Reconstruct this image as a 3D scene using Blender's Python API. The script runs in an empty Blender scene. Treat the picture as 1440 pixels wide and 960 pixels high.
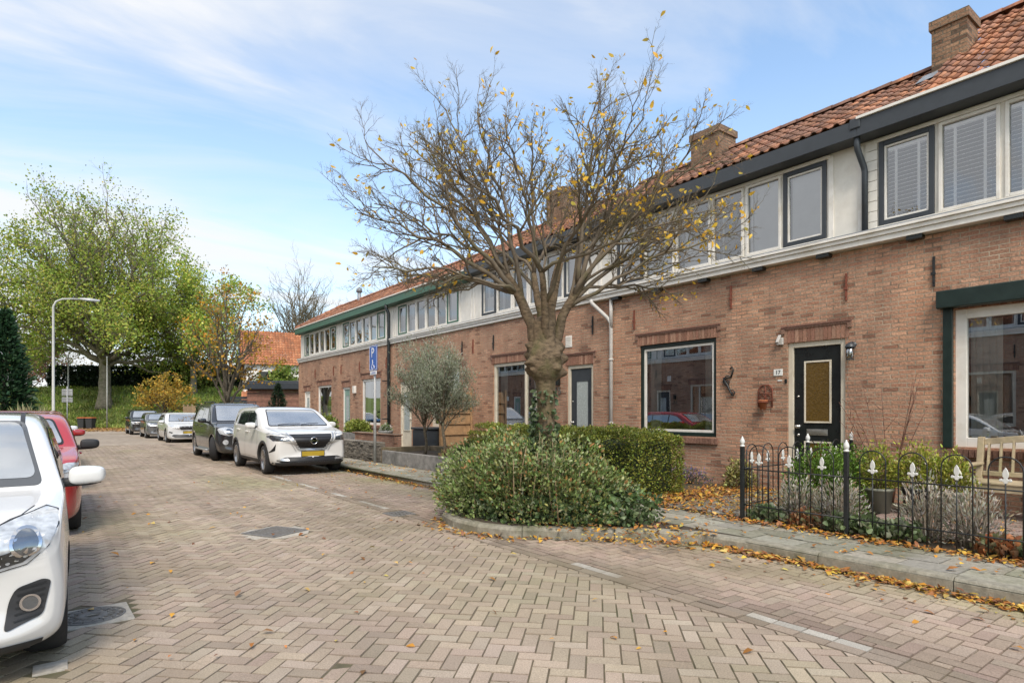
import bpy, bmesh, math, random
import numpy as np
from mathutils import Vector, Matrix, Euler
from mathutils.bvhtree import BVHTree

rng = random.Random(7)
nr = np.random.default_rng(7)
S = bpy.context.scene
COL = S.collection
R = math.radians

# ------------------------------------------------------------------ materials
def new_mat(name):
    m = bpy.data.materials.new(name); m.use_nodes = True
    nt = m.node_tree
    for n in list(nt.nodes):
        if n.type not in ('BSDF_PRINCIPLED', 'OUTPUT_MATERIAL'): nt.nodes.remove(n)
    return m, nt, nt.nodes['Principled BSDF']

def nd(nt, t, **kw):
    n = nt.nodes.new(t)
    for k, v in kw.items():
        if k in n.inputs: n.inputs[k].default_value = v
        else: setattr(n, k, v)
    return n

def mixc(nt, a, b, fac, mode='MIX'):
    n = nt.nodes.new('ShaderNodeMix'); n.data_type = 'RGBA'; n.blend_type = mode
    for s, v in ((6, a), (7, b), (0, fac)):
        if hasattr(v, 'is_output'): nt.links.new(v, n.inputs[s])
        else: n.inputs[s].default_value = v if s == 0 else (*v[:3], 1)
    return n.outputs[2]

def ramp(nt, src, stops):
    n = nt.nodes.new('ShaderNodeValToRGB')
    e = n.color_ramp.elements
    while len(e) < len(stops): e.new(0.5)
    for i, (p, c) in enumerate(stops):
        e[i].position = p; e[i].color = (*c, 1) if len(c) == 3 else c
    nt.links.new(src, n.inputs[0])
    return n.outputs[0]

def noise(nt, scale, detail=4, vec=None, rough=.55):
    n = nd(nt, 'ShaderNodeTexNoise', Scale=scale, Detail=detail, Roughness=rough)
    if vec is None:
        tc = nt.nodes.new('ShaderNodeTexCoord'); vec = tc.outputs['Object']
    nt.links.new(vec, n.inputs['Vector'])
    return n.outputs['Fac']

def bump(nt, h, strength, dist, b, prev=None):
    n = nd(nt, 'ShaderNodeBump', Strength=strength, Distance=dist)
    nt.links.new(h, n.inputs['Height'])
    if prev is not None: nt.links.new(prev, n.inputs['Normal'])
    nt.links.new(n.outputs[0], b.inputs['Normal'])
    return n.outputs[0]

MATS = {}
def mat(name, col, rough=.6, var=.15, scale=6, metal=0, bmp=0, bscale=40, attr=False, dirt=None, dirtscale=1.5, spec=.5, coat=0, streak=None):
    """general surface: base colour (or Col attribute) varied by two noises, optional dirt and bump"""
    if name in MATS: return MATS[name]
    m, nt, b = new_mat(name)
    if attr:
        a = nt.nodes.new('ShaderNodeAttribute'); a.attribute_name = 'Col'; base = a.outputs['Color']
    else: base = (*col, 1)
    if var:
        n1 = noise(nt, scale, 5)
        v = ramp(nt, n1, [(.3, (1-var,)*3), (.7, (1+var*.6,)*3)])
        if attr: c = mixc(nt, base, v, 1.0, 'MULTIPLY')
        else: c = mixc(nt, col, v, 1.0, 'MULTIPLY')
        if dirt is not None:
            n2 = noise(nt, dirtscale, 6, rough=.65)
            f = ramp(nt, n2, [(.48, (0, 0, 0)), (.72, (.85,)*3)])
            c = mixc(nt, c, dirt, f)
        if streak:
            tc = nt.nodes.new('ShaderNodeTexCoord'); mp = nd(nt, 'ShaderNodeMapping'); mp.inputs['Scale'].default_value = streak[:3]; nt.links.new(tc.outputs['Object'], mp.inputs[0])
            c = mixc(nt, c, ramp(nt, noise(nt, 1.0, 5, mp.outputs[0]), [(.32, (streak[3],)*3), (.68, (streak[4],)*3)]), 1, 'MULTIPLY')
        nt.links.new(c, b.inputs['Base Color'])
        rr = ramp(nt, n1, [(.2, (max(0, rough-.08),)*3), (.8, (min(1, rough+.08),)*3)])
        nt.links.new(rr, b.inputs['Roughness'])
    else:
        if attr: nt.links.new(base, b.inputs['Base Color'])
        else: b.inputs['Base Color'].default_value = base
        b.inputs['Roughness'].default_value = rough
    b.inputs['Metallic'].default_value = metal
    b.inputs['Specular IOR Level'].default_value = spec
    if coat: b.inputs['Coat Weight'].default_value = coat; b.inputs['Coat Roughness'].default_value = .03
    if bmp: bump(nt, noise(nt, bscale, 5), bmp, .01, b)
    MATS[name] = m
    return m

def brick_mat(name, c1, c2, mortar, w=.215, h=.063, mort=.011, dark=(.10, .055, .04)):
    if name in MATS: return MATS[name]
    m, nt, b = new_mat(name)
    tc = nt.nodes.new('ShaderNodeTexCoord'); sp = nt.nodes.new('ShaderNodeSeparateXYZ')
    nt.links.new(tc.outputs['Object'], sp.inputs[0])
    ad = nd(nt, 'ShaderNodeMath', operation='ADD'); nt.links.new(sp.outputs[0], ad.inputs[0]); nt.links.new(sp.outputs[1], ad.inputs[1])
    cb = nt.nodes.new('ShaderNodeCombineXYZ'); nt.links.new(ad.outputs[0], cb.inputs[0]); nt.links.new(sp.outputs[2], cb.inputs[1])
    # wobble so that the courses are not ruler straight
    wn = nd(nt, 'ShaderNodeTexNoise', Scale=7.0, Detail=2.0); nt.links.new(tc.outputs['Object'], wn.inputs['Vector'])
    sub = nd(nt, 'ShaderNodeVectorMath', operation='SUBTRACT'); nt.links.new(wn.outputs['Color'], sub.inputs[0]); sub.inputs[1].default_value = (.5,)*3
    sc = nd(nt, 'ShaderNodeVectorMath', operation='SCALE'); sc.inputs['Scale'].default_value = .014; nt.links.new(sub.outputs[0], sc.inputs[0])
    va = nd(nt, 'ShaderNodeVectorMath', operation='ADD'); nt.links.new(cb.outputs[0], va.inputs[0]); nt.links.new(sc.outputs[0], va.inputs[1])
    bt = nt.nodes.new('ShaderNodeTexBrick')
    nt.links.new(va.outputs[0], bt.inputs['Vector'])
    for k, v in (('Scale', 1), ('Mortar Size', mort*.62), ('Mortar Smooth', .3), ('Brick Width', w), ('Row Height', h), ('Bias', 0)): bt.inputs[k].default_value = v
    bt.inputs['Color1'].default_value = (0, 0, 0, 1); bt.inputs['Color2'].default_value = (1, 1, 1, 1); bt.inputs['Mortar'].default_value = (.5, .5, .5, 1)
    rnd = bt.outputs['Color']
    col = ramp(nt, rnd, [(0, c1), (.35, c2), (.6, tuple((x+y)*.5 for x, y in zip(c1, c2))), (.85, tuple(x*1.25 for x in c2)), (.93, dark), (1, tuple(x*.75 for x in c1))])
    # patchy tone over the wall and speckle in each brick
    big = ramp(nt, noise(nt, .9, 5), [(.3, (.72, .70, .70)), (.5, (1, 1, 1)), (.72, (1.22, 1.16, 1.08))])
    col = mixc(nt, col, big, 1, 'MULTIPLY')
    fine = ramp(nt, noise(nt, 38, 6), [(.3, (.66,)*3), (.65, (1.16,)*3)])
    col = mixc(nt, col, fine, 1, 'MULTIPLY')
    mc = mixc(nt, mortar, ramp(nt, noise(nt, 3, 5), [(.35, (.55,)*3), (.65, (1.1,)*3)]), 1, 'MULTIPLY')
    col = mixc(nt, col, mc, bt.outputs['Fac'])
    mps = nd(nt, 'ShaderNodeMapping'); mps.inputs['Scale'].default_value = (2.2, 2.2, .35); nt.links.new(tc.outputs['Object'], mps.inputs[0])
    col = mixc(nt, col, ramp(nt, noise(nt, 1.0, 6, mps.outputs[0], .62), [(.30, (.76, .75, .74)), (.52, (1, 1, 1)), (.72, (1.10, 1.08, 1.05))]), 1, 'MULTIPLY')
    nt.links.new(col, b.inputs['Base Color'])
    b.inputs['Roughness'].default_value = .85
    b.inputs['Specular IOR Level'].default_value = .25
    inv = nd(nt, 'ShaderNodeMath', operation='SUBTRACT'); inv.inputs[0].default_value = 1; nt.links.new(bt.outputs['Fac'], inv.inputs[1])
    p = bump(nt, inv.outputs[0], 1.0, .02, b)
    p2 = bump(nt, rnd, .5, .01, b, p)
    bump(nt, noise(nt, 30, 6), .8, .012, b, p2)
    MATS[name] = m
    return m

def glass_mat(name, refl=.35, tint=(.9, .95, .93), rough=.0):
    if name in MATS: return MATS[name]
    m, nt, b = new_mat(name)
    nt.nodes.remove(b)
    out = [n for n in nt.nodes if n.type == 'OUTPUT_MATERIAL'][0]
    tr = nd(nt, 'ShaderNodeBsdfTransparent'); tr.inputs[0].default_value = (*tint, 1)
    gl = nd(nt, 'ShaderNodeBsdfGlossy'); gl.inputs['Roughness'].default_value = rough; gl.inputs[0].default_value = (.95, .96, .97, 1)
    n = noise(nt, 1.1, 1); bp = nd(nt, 'ShaderNodeBump', Strength=.03, Distance=.02); nt.links.new(n, bp.inputs['Height']); nt.links.new(bp.outputs[0], gl.inputs['Normal'])
    fr = nd(nt, 'ShaderNodeFresnel', IOR=1.5)
    mp = nd(nt, 'ShaderNodeMapRange'); mp.inputs['To Min'].default_value = refl; mp.inputs['To Max'].default_value = 1
    nt.links.new(fr.outputs[0], mp.inputs[0])
    mx = nd(nt, 'ShaderNodeMixShader'); nt.links.new(mp.outputs[0], mx.inputs[0]); nt.links.new(tr.outputs[0], mx.inputs[1]); nt.links.new(gl.outputs[0], mx.inputs[2])
    nt.links.new(mx.outputs[0], out.inputs[0])
    MATS[name] = m
    return m

def leaf_mat(name, rough=.5, trans=.35):
    if name in MATS: return MATS[name]
    m, nt, b = new_mat(name)
    out = [n for n in nt.nodes if n.type == 'OUTPUT_MATERIAL'][0]
    a = nt.nodes.new('ShaderNodeAttribute'); a.attribute_name = 'Col'
    nt.links.new(a.outputs['Color'], b.inputs['Base Color'])
    b.inputs['Roughness'].default_value = rough; b.inputs['Specular IOR Level'].default_value = .35
    t = nd(nt, 'ShaderNodeBsdfTranslucent'); nt.links.new(a.outputs['Color'], t.inputs[0])
    mx = nd(nt, 'ShaderNodeMixShader'); mx.inputs[0].default_value = trans
    nt.links.new(b.outputs[0], mx.inputs[1]); nt.links.new(t.outputs[0], mx.inputs[2]); nt.links.new(mx.outputs[0], out.inputs[0])
    MATS[name] = m
    return m

def bark_mat(name, c, c2, moss=None, scale=9, stretch=4):
    if name in MATS: return MATS[name]
    m, nt, b = new_mat(name)
    tc = nt.nodes.new('ShaderNodeTexCoord'); mp = nd(nt, 'ShaderNodeMapping'); mp.inputs['Scale'].default_value = (1, 1, stretch)
    nt.links.new(tc.outputs['Object'], mp.inputs[0])
    n = noise(nt, scale, 6, mp.outputs[0], .65)
    col = ramp(nt, n, [(.3, c2), (.6, c)])
    if moss: col = mixc(nt, col, moss, ramp(nt, noise(nt, 3.5, 5), [(.5, (0, 0, 0)), (.7, (.7,)*3)]))
    nt.links.new(col, b.inputs['Base Color']); b.inputs['Roughness'].default_value = .85; b.inputs['Specular IOR Level'].default_value = .25
    bump(nt, n, .8, .02, b)
    MATS[name] = m
    return m

def paint_mat(name, col, rough=.22, metal=.0):
    """car paint: clear coat over a base with faint road film low on the body"""
    if name in MATS: return MATS[name]
    m, nt, b = new_mat(name)
    tc = nt.nodes.new('ShaderNodeTexCoord'); sp = nt.nodes.new('ShaderNodeSeparateXYZ'); nt.links.new(tc.outputs['Object'], sp.inputs[0])
    n = noise(nt, 3, 6)
    mr = nd(nt, 'ShaderNodeMapRange'); mr.inputs['From Min'].default_value = .9; mr.inputs['From Max'].default_value = .15
    nt.links.new(sp.outputs[2], mr.inputs[0])
    mu = nd(nt, 'ShaderNodeMath', operation='MULTIPLY'); nt.links.new(mr.outputs[0], mu.inputs[0]); nt.links.new(n, mu.inputs[1])
    mu2 = nd(nt, 'ShaderNodeMath', operation='MULTIPLY'); nt.links.new(mu.outputs[0], mu2.inputs[0]); mu2.inputs[1].default_value = .5
    c = mixc(nt, col, (.16, .14, .115), mu2.outputs[0])
    nt.links.new(c, b.inputs['Base Color'])
    b.inputs['Roughness'].default_value = rough; b.inputs['Metallic'].default_value = metal
    b.inputs['Coat Weight'].default_value = .9; b.inputs['Coat Roughness'].default_value = .04
    MATS[name] = m
    return m

# ------------------------------------------------------------------ mesh builder
class MB:
    def __init__(s): s.v = []; s.f = []; s.c = []; s.sm = []
    def add(s, vs, fs, col=None, smooth=False):
        o = len(s.v); s.v.extend([tuple(p) for p in vs])
        for f in fs:
            s.f.append(tuple(i+o for i in f)); s.c.append(col); s.sm.append(smooth)
    def box(s, x0, x1, y0, y1, z0, z1, col=None):
        x0, x1 = min(x0, x1), max(x0, x1); y0, y1 = min(y0, y1), max(y0, y1); z0, z1 = min(z0, z1), max(z0, z1)
        s.add([(x0,y0,z0),(x1,y0,z0),(x1,y1,z0),(x0,y1,z0),(x0,y0,z1),(x1,y0,z1),(x1,y1,z1),(x0,y1,z1)],
              [(0,3,2,1),(4,5,6,7),(0,1,5,4),(1,2,6,5),(2,3,7,6),(3,0,4,7)], col)
    def obox(s, M, sx, sy, sz, col=None):
        vs = [M @ Vector((x*sx/2, y*sy/2, z*sz/2)) for z in (-1,1) for x, y in ((-1,-1),(1,-1),(1,1),(-1,1))]
        s.add(vs, [(0,3,2,1),(4,5,6,7),(0,1,5,4),(1,2,6,5),(2,3,7,6),(3,0,4,7)], col)
    def bar(s, a, b, w, h=None, col=None):
        a, b = Vector(a), Vector(b); d = b-a; h = h or w
        q = d.to_track_quat('Z', 'Y').to_matrix().to_4x4(); q.translation = (a+b)/2
        s.obox(q, w, h, d.length, col)
    def quad(s, a, b, c, d, col=None): s.add([a,b,c,d], [(0,1,2,3)], col)
    def tube(s, pts, rad, n=8, cap=True, col=None, smooth=True, closed=False):
        pts = [Vector(p) for p in pts]; k = len(pts)
        if not isinstance(rad, (list, tuple)): rad = [rad]*k
        vs = []; up = None
        for i, p in enumerate(pts):
            if closed: t = pts[(i+1) % k]-pts[i-1]
            else: t = pts[min(i+1, k-1)]-pts[max(i-1, 0)]
            t = t.normalized() if t.length > 1e-9 else Vector((0,0,1))
            if up is None: up = Vector((1,0,0)) if abs(t.x) < .8 else Vector((0,1,0))
            a = (up - t*up.dot(t))
            if a.length < 1e-6: a = t.orthogonal()
            a.normalize(); up = a; b = t.cross(a)
            for j in range(n):
                g = 2*math.pi*j/n
                vs.append(p + (a*math.cos(g)+b*math.sin(g))*rad[i])
        fs = [(i*n+j, i*n+(j+1) % n, (i+1)*n+(j+1) % n, (i+1)*n+j) for i in range(k-1) for j in range(n)]
        if closed: fs += [((k-1)*n+j, (k-1)*n+(j+1) % n, (j+1) % n, j) for j in range(n)]
        elif cap: fs += [tuple(range(n-1, -1, -1)), tuple(range((k-1)*n, k*n))]
        s.add(vs, fs, col, smooth)
    def lathe(s, prof, c=(0,0,0), n=24, col=None, smooth=True, M=None):
        """prof: (radius, height) pairs revolved round z through c"""
        vs = []
        for r, z in prof:
            for j in range(n):
                g = 2*math.pi*j/n
                p = Vector((r*math.cos(g), r*math.sin(g), z))
                if M is not None: p = M @ p
                vs.append((p[0]+c[0], p[1]+c[1], p[2]+c[2]))
        k = len(prof)
        fs = [(i*n+j, i*n+(j+1) % n, (i+1)*n+(j+1) % n, (i+1)*n+j) for i in range(k-1) for j in range(n)]
        fs += [tuple(range(n-1, -1, -1)), tuple(range((k-1)*n, k*n))]
        s.add(vs, fs, col, smooth)
    def prism(s, poly, M, depth, col=None):
        """poly in local xy extruded 0..depth along local z of M"""
        n = len(poly)
        vs = [M @ Vector((x, y, 0)) for x, y in poly]+[M @ Vector((x, y, depth)) for x, y in poly]
        fs = [tuple(range(n-1, -1, -1)), tuple(range(n, 2*n))]+[(i, (i+1) % n, n+(i+1) % n, n+i) for i in range(n)]
        s.add(vs, fs, col)
    def frame(s, x0, x1, y0, y1, z0, z1, t, tb=None, col=None):
        """rectangular frame in the yz plane, thickness t (bottom tb)"""
        tb = t if tb is None else tb
        s.box(x0, x1, y0, y0+t, z0, z1, col); s.box(x0, x1, y1-t, y1, z0, z1, col)
        s.box(x0, x1, y0+t, y1-t, z1-t, z1, col)
        if tb: s.box(x0, x1, y0+t, y1-t, z0, z0+tb, col)
    def ball(s, c, r, n=12, m=8, col=None, sc=(1,1,1)):
        prof = [(max(.0005, math.sin(math.pi*i/m))*r, -math.cos(math.pi*i/m)*r) for i in range(m+1)]
        M = Matrix.Diagonal((*sc, 1))
        s.lathe(prof, c, n, col, True, M)
    def build(s, name, m, parent=None, bevel=0, loc=None, smooth=None, segs=2):
        me = bpy.data.meshes.new(name)
        off = Vector((0,0,0))
        if parent is not None: off = world_loc(parent)
        elif loc is not None: off = Vector(loc)
        v = np.array(s.v, dtype=np.float64)-np.array(off)
        me.from_pydata(v.tolist(), [], s.f)
        if any(c is not None for c in s.c):
            at = me.color_attributes.new('Col', 'FLOAT_COLOR', 'CORNER')
            cs = np.ones((len(me.loops), 4), dtype=np.float32); i = 0
            for f, c in zip(s.f, s.c):
                cc = c or (.5,.5,.5)
                cs[i:i+len(f), :3] = cc[:3]; i += len(f)
            at.data.foreach_set('color', cs.ravel())
        sm = s.sm if smooth is None else [smooth]*len(s.f)
        me.polygons.foreach_set('use_smooth', sm)
        me.update()
        return link(name, me, m, parent, loc, bevel, segs)

def world_loc(o):
    p = Vector((0,0,0))
    while o is not None:
        p = p + Vector(o.location); o = o.parent
    return p

def link(name, me, m, parent=None, loc=None, bevel=0, segs=2):
    o = bpy.data.objects.new(name, me); COL.objects.link(o)
    for x in (m if isinstance(m, (list, tuple)) else [m]): me.materials.append(x)
    if parent is not None: o.parent = parent
    elif loc is not None: o.location = loc
    if bevel:
        b = o.modifiers.new('bevel', 'BEVEL'); b.width = bevel; b.segments = segs; b.limit_method = 'ANGLE'; b.angle_limit = R(40)
    return o

def tag(o, label=None, cat=None, group=None, kind=None):
    if label: o['label'] = label
    if cat: o['category'] = cat
    if group: o['group'] = group
    if kind: o['kind'] = kind
    return o

def thing(name, label, cat, loc=(0,0,0), group=None):
    o = bpy.data.objects.new(name, None); COL.objects.link(o); o.location = loc; o.empty_display_size = .2
    return tag(o, label, cat, group)

def copy_tree(o, parent=None):
    c = o.copy(); COL.objects.link(c)
    if parent is not None: c.parent = parent
    for ch in list(o.children): copy_tree(ch, c)
    return c

def text_part(body, size, m, parent, M, name='lettering', ext=.002, align='CENTER'):
    cu = bpy.data.curves.new(name, 'FONT'); cu.body = body; cu.size = size; cu.extrude = ext; cu.align_x = align; cu.align_y = 'CENTER'
    t = bpy.data.objects.new(name, cu); COL.objects.link(t)
    dg = bpy.context.evaluated_depsgraph_get()
    me = bpy.data.meshes.new_from_object(t.evaluated_get(dg))
    bpy.data.objects.remove(t); bpy.data.curves.remove(cu)
    off = Matrix.Translation(-world_loc(parent)) if parent is not None else Matrix()
    me.transform(off @ M); me.materials.clear()
    return link(name, me, m, parent)

# facing matrices for flat things: local x = reading direction, y = up, z = out of the face
def face_minus_x(x, y, z): return Matrix(((0,0,-1,x),(-1,0,0,y),(0,1,0,z),(0,0,0,1)))
def face_minus_y(x, y, z): return Matrix(((1,0,0,x),(0,0,-1,y),(0,1,0,z),(0,0,0,1)))

# ------------------------------------------------------------------ foliage
def leaf_cloud(name, P, size, cols, m, parent=None, dirs=None, aspect=.5, updown=None, loc=None, fold=.18):
    """P (n,3) leaf bases, size (n,) lengths, cols (n,3): every leaf a folded six-vertex blade of its own"""
    P = np.asarray(P, float); n = len(P)
    size = np.broadcast_to(np.asarray(size, float), (n,))
    if dirs is None: dirs = nr.normal(size=(n, 3))
    dirs = np.asarray(dirs, float)
    dirs = dirs/np.maximum(np.linalg.norm(dirs, axis=1, keepdims=True), 1e-6)
    h = nr.normal(size=(n, 3))
    if updown is not None: h = h*(1-updown)+np.array([0, 0, 1.])*updown*2
    side = np.cross(dirs, h); side /= np.maximum(np.linalg.norm(side, axis=1, keepdims=True), 1e-6)
    nor = np.cross(side, dirs)
    L = size[:, None]; W = L*aspect*.5
    a = P; t = P+dirs*L-nor*L*.12
    m1 = P+dirs*L*.35; m2 = P+dirs*L*.72-nor*L*.05
    v = np.stack([a, m1+side*W+nor*W*fold*2, m1-side*W+nor*W*fold*2, m2+side*W*.72+nor*W*fold, m2-side*W*.72+nor*W*fold, t], 1)
    off = np.array(world_loc(parent)) if parent is not None else (np.array(loc) if loc is not None else np.zeros(3))
    v = (v-off).reshape(-1, 3)
    b = (np.arange(n)*6)[:, None]
    f = np.concatenate([b+np.array([[0, 1, 2]]), b+np.array([[1, 3, 4]]), b+np.array([[1, 4, 2]]), b+np.array([[3, 5, 4]])], 1).reshape(-1, 3)
    me = bpy.data.meshes.new(name)
    me.vertices.add(len(v)); me.vertices.foreach_set('co', v.ravel())
    me.loops.add(f.size); me.loops.foreach_set('vertex_index', f.ravel().astype(np.int32))
    me.polygons.add(len(f)); me.polygons.foreach_set('loop_start', np.arange(0, f.size, 3, dtype=np.int32))
    me.update(calc_edges=True)
    at = me.color_attributes.new('Col', 'FLOAT_COLOR', 'POINT')
    c = np.ones((n, 6, 4), np.float32); c[:, :, :3] = np.asarray(cols)[:, None, :]
    at.data.foreach_set('color', c.ravel())
    return link(name, me, m, parent, loc)

def pick_cols(n, pal, var=.2):
    pal = np.array(pal, float); c = pal[nr.integers(0, len(pal), n)]
    return np.clip(c*(1+nr.uniform(-var, var, (n, 1)))*(1+nr.uniform(-var*.3, var*.3, (n, 3))), .003, 1)

def bez(p0, p1, p2, k):
    return [p0*(1-t)**2+p1*2*t*(1-t)+p2*t*t for t in [i/k for i in range(k+1)]]

class Tree:
    """limbs are curves, every limb carries smaller limbs to the given depth; tips collects twig points"""
    def __init__(s, rg): s.mb = MB(); s.rg = rg; s.tips = []; s.mid = []
    def limb(s, pts, r0, r1, level, spec):
        rg = s.rg; k = len(pts)
        rad = [r0+(r1-r0)*(i/(k-1))**.8 for i in range(k)]
        s.mb.tube(pts, rad, spec['sides'][level], cap=level < 2)
        if level >= spec['depth']:
            s.tips.extend([(pts[-1], (pts[-1]-pts[-2])), (pts[k//2], (pts[-1]-pts[-2]))]); return
        if level >= 1: s.mid.append(pts[-1])
        L = sum((pts[i+1]-pts[i]).length for i in range(k-1))
        n = spec['n'][level]; n = n if isinstance(n, int) else rg.randint(*n)
        lo = spec['from'][level]
        for i in range(n):
            t = lo+(1-lo)*(i+rg.random())/n
            q = t*(k-1); j = min(int(q), k-2); p = pts[j].lerp(pts[j+1], q-j)
            d = (pts[j+1]-pts[j]).normalized()
            ax = d.orthogonal().normalized(); ax.rotate(Matrix.Rotation(rg.uniform(0, 2*math.pi), 3, d))
            ang = R(rg.uniform(*spec['angle'][level]))
            c = d*math.cos(ang)+ax*math.sin(ang)
            c = (c+Vector((0,0,1))*spec['up'][level]).normalized()
            cl = L*spec['len'][level]*rg.uniform(.6, 1.15)*(1-.45*t)
            cr = min((r0+(r1-r0)*t)*.75, spec['r'][level]*rg.uniform(.7, 1.2))
            kk = spec['segs'][level]
            bend = Vector((rg.uniform(-1,1), rg.uniform(-1,1), rg.uniform(-.6,1)))*cl*spec.get('wob', .18)
            e = p+c*cl+bend*.5+Vector((0,0,1))*spec['up'][level]*cl*.35
            pp = bez(p, p+c*cl*.5-bend*.3, e, kk)
            for z in range(1, kk): pp[z] = pp[z]+Vector((rg.gauss(0,1), rg.gauss(0,1), rg.gauss(0,1)))*cl*.018
            s.limb(pp, cr, cr*.35, level+1, spec)
# ------------------------------------------------------------------ camera, light, sky
FWD = Vector((.6015, .7989, 0)); RGT = Vector((.7989, -.6015, 0))
def along(lat, dep, z=0): return RGT*lat+FWD*dep+Vector((0,0,z))
cam = bpy.data.cameras.new('camera'); co = bpy.data.objects.new('camera', cam); COL.objects.link(co)
co.location = (0, 0, 1.45); co.rotation_euler = (R(90), 0, -math.atan2(640, 850))
cam.sensor_width = 36; cam.lens = 36*850/1440; cam.shift_y = 100/1440; cam.clip_end = 2000; cam.clip_start = .05
S.camera = co
S.view_settings.view_transform = 'Standard'; S.view_settings.look = 'None'; S.view_settings.exposure = 0; S.view_settings.gamma = 1
S.render.engine = 'CYCLES'
try:
    S.cycles.use_denoising = True; S.cycles.max_bounces = 8; S.cycles.transparent_max_bounces = 12
    S.cycles.sample_clamp_indirect = 6; S.cycles.caustics_reflective = False; S.cycles.caustics_refractive = False
except Exception: pass

SUN_EL, SUN_AZ = R(50), math.atan2(-.5, -.85)      # the sun stands behind the camera, over the opposite roofs
w = bpy.data.worlds.new('World'); S.world = w; w.use_nodes = True
nt = w.node_tree; bg = nt.nodes['Background']
sky = nd(nt, 'ShaderNodeTexSky'); sky.sky_type = 'NISHITA'; sky.sun_disc = False; sky.sun_elevation = SUN_EL; sky.sun_rotation = SUN_AZ
sky.air_density = 1.0; sky.dust_density = 1.2; sky.ozone_density = 1.6
tc = nt.nodes.new('ShaderNodeTexCoord'); sp = nt.nodes.new('ShaderNodeSeparateXYZ'); nt.links.new(tc.outputs['Generated'], sp.inputs[0])
mz = nd(nt, 'ShaderNodeMath', operation='MAXIMUM'); nt.links.new(sp.outputs[2], mz.inputs[0]); mz.inputs[1].default_value = .0
az = nd(nt, 'ShaderNodeMath', operation='ADD'); nt.links.new(mz.outputs[0], az.inputs[0]); az.inputs[1].default_value = .12
dv = []
for i in (0, 1):
    d = nd(nt, 'ShaderNodeMath', operation='DIVIDE'); nt.links.new(sp.outputs[i], d.inputs[0]); nt.links.new(az.outputs[0], d.inputs[1]); dv.append(d)
cb = nt.nodes.new('ShaderNodeCombineXYZ'); nt.links.new(dv[0].outputs[0], cb.inputs[0]); nt.links.new(dv[1].outputs[0], cb.inputs[1])
mp = nd(nt, 'ShaderNodeMapping'); mp.inputs['Rotation'].default_value = (0, 0, R(25)); mp.inputs['Scale'].default_value = (.55, 1.35, 1); mp.inputs['Location'].default_value = (3.1, .7, 0)
nt.links.new(cb.outputs[0], mp.inputs[0])
n1 = nd(nt, 'ShaderNodeTexNoise', Scale=1.15, Detail=8.0, Roughness=.56, Distortion=.5); nt.links.new(mp.outputs[0], n1.inputs['Vector'])
# more cloud to the west (the left of the street), thin haze to the east
we = nd(nt, 'ShaderNodeVectorMath', operation='DOT_PRODUCT'); nt.links.new(tc.outputs['Generated'], we.inputs[0]); we.inputs[1].default_value = (-.80, .60, .0)
wr = nd(nt, 'ShaderNodeMapRange'); wr.inputs['From Min'].default_value = -.25; wr.inputs['From Max'].default_value = .75; wr.inputs['To Min'].default_value = -.10; wr.inputs['To Max'].default_value = .19
nt.links.new(we.outputs['Value'], wr.inputs[0])
ad = nd(nt, 'ShaderNodeMath', operation='ADD'); nt.links.new(n1.outputs['Fac'], ad.inputs[0]); nt.links.new(wr.outputs[0], ad.inputs[1])
cl = ramp(nt, ad.outputs[0], [(.40, (.06,)*3), (.54, (.40,)*3), (.66, (.95,)*3)])
hz = ramp(nt, mz.outputs[0], [(0, (.55,)*3), (.16, (.28,)*3), (.55, (0, 0, 0))])
mxx = nd(nt, 'ShaderNodeMath', operation='MAXIMUM'); nt.links.new(cl, mxx.inputs[0]); nt.links.new(hz, mxx.inputs[1])
SKY_GAIN = 1.0
tint = mixc(nt, sky.outputs[0], (2.2, 2.3, 2.2), 1.0, 'MULTIPLY')
c = mixc(nt, tint, (7.0, 7.1, 7.3), mxx.outputs[0])
nt.links.new(c, bg.inputs['Color']); bg.inputs['Strength'].default_value = .138
sl = bpy.data.lights.new('sun', 'SUN'); so = bpy.data.objects.new('sun', sl); COL.objects.link(so)
sl.energy = 3.15; sl.angle = R(20); sl.color = (1, .89, .755)
sd = Vector((math.sin(SUN_AZ)*math.cos(SUN_EL), math.cos(SUN_AZ)*math.cos(SUN_EL), math.sin(SUN_EL)))
so.rotation_euler = sd.to_track_quat('Z', 'Y').to_euler(); so.location = sd*60

# ------------------------------------------------------------------ ground, street, pavement
M_soil = mat('soil', (.075, .055, .038), .95, .4, 12, bmp=.8, bscale=25, dirt=(.05, .055, .025))
M_joint = mat('joint_sand', (.15, .122, .078), .95, .35, 9, dirt=(.060, .075, .020), dirtscale=1.1, bmp=.5)
M_clay = mat('clay_paver', (.3,.25,.2), .85, .30, 120, attr=True, bmp=.6, bscale=110, dirt=(.24, .20, .13), dirtscale=.45, spec=.25, streak=(1.5, .16, 1, .84, 1.08))
M_slab = mat('concrete_slab', (.3,.28,.22), .88, .22, 30, attr=True, bmp=.5, bscale=90, dirt=(.12, .125, .06), dirtscale=1.3, spec=.25)
M_kerb = mat('kerb_concrete', (.29, .27, .215), .88, .28, 18, bmp=.6, bscale=70, dirt=(.13, .13, .07), dirtscale=2.2, spec=.25)
M_grassland = mat('grassland', (.16, .21, .05), .95, .4, .8, dirt=(.10, .105, .035), dirtscale=.35, bmp=.6, bscale=6)

g = MB(); g.quad((-400,-400,-.035), (400,-400,-.035), (400,400,-.035), (-400,400,-.035)); tag(g.build('ground', M_grassland), kind='structure')

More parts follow.
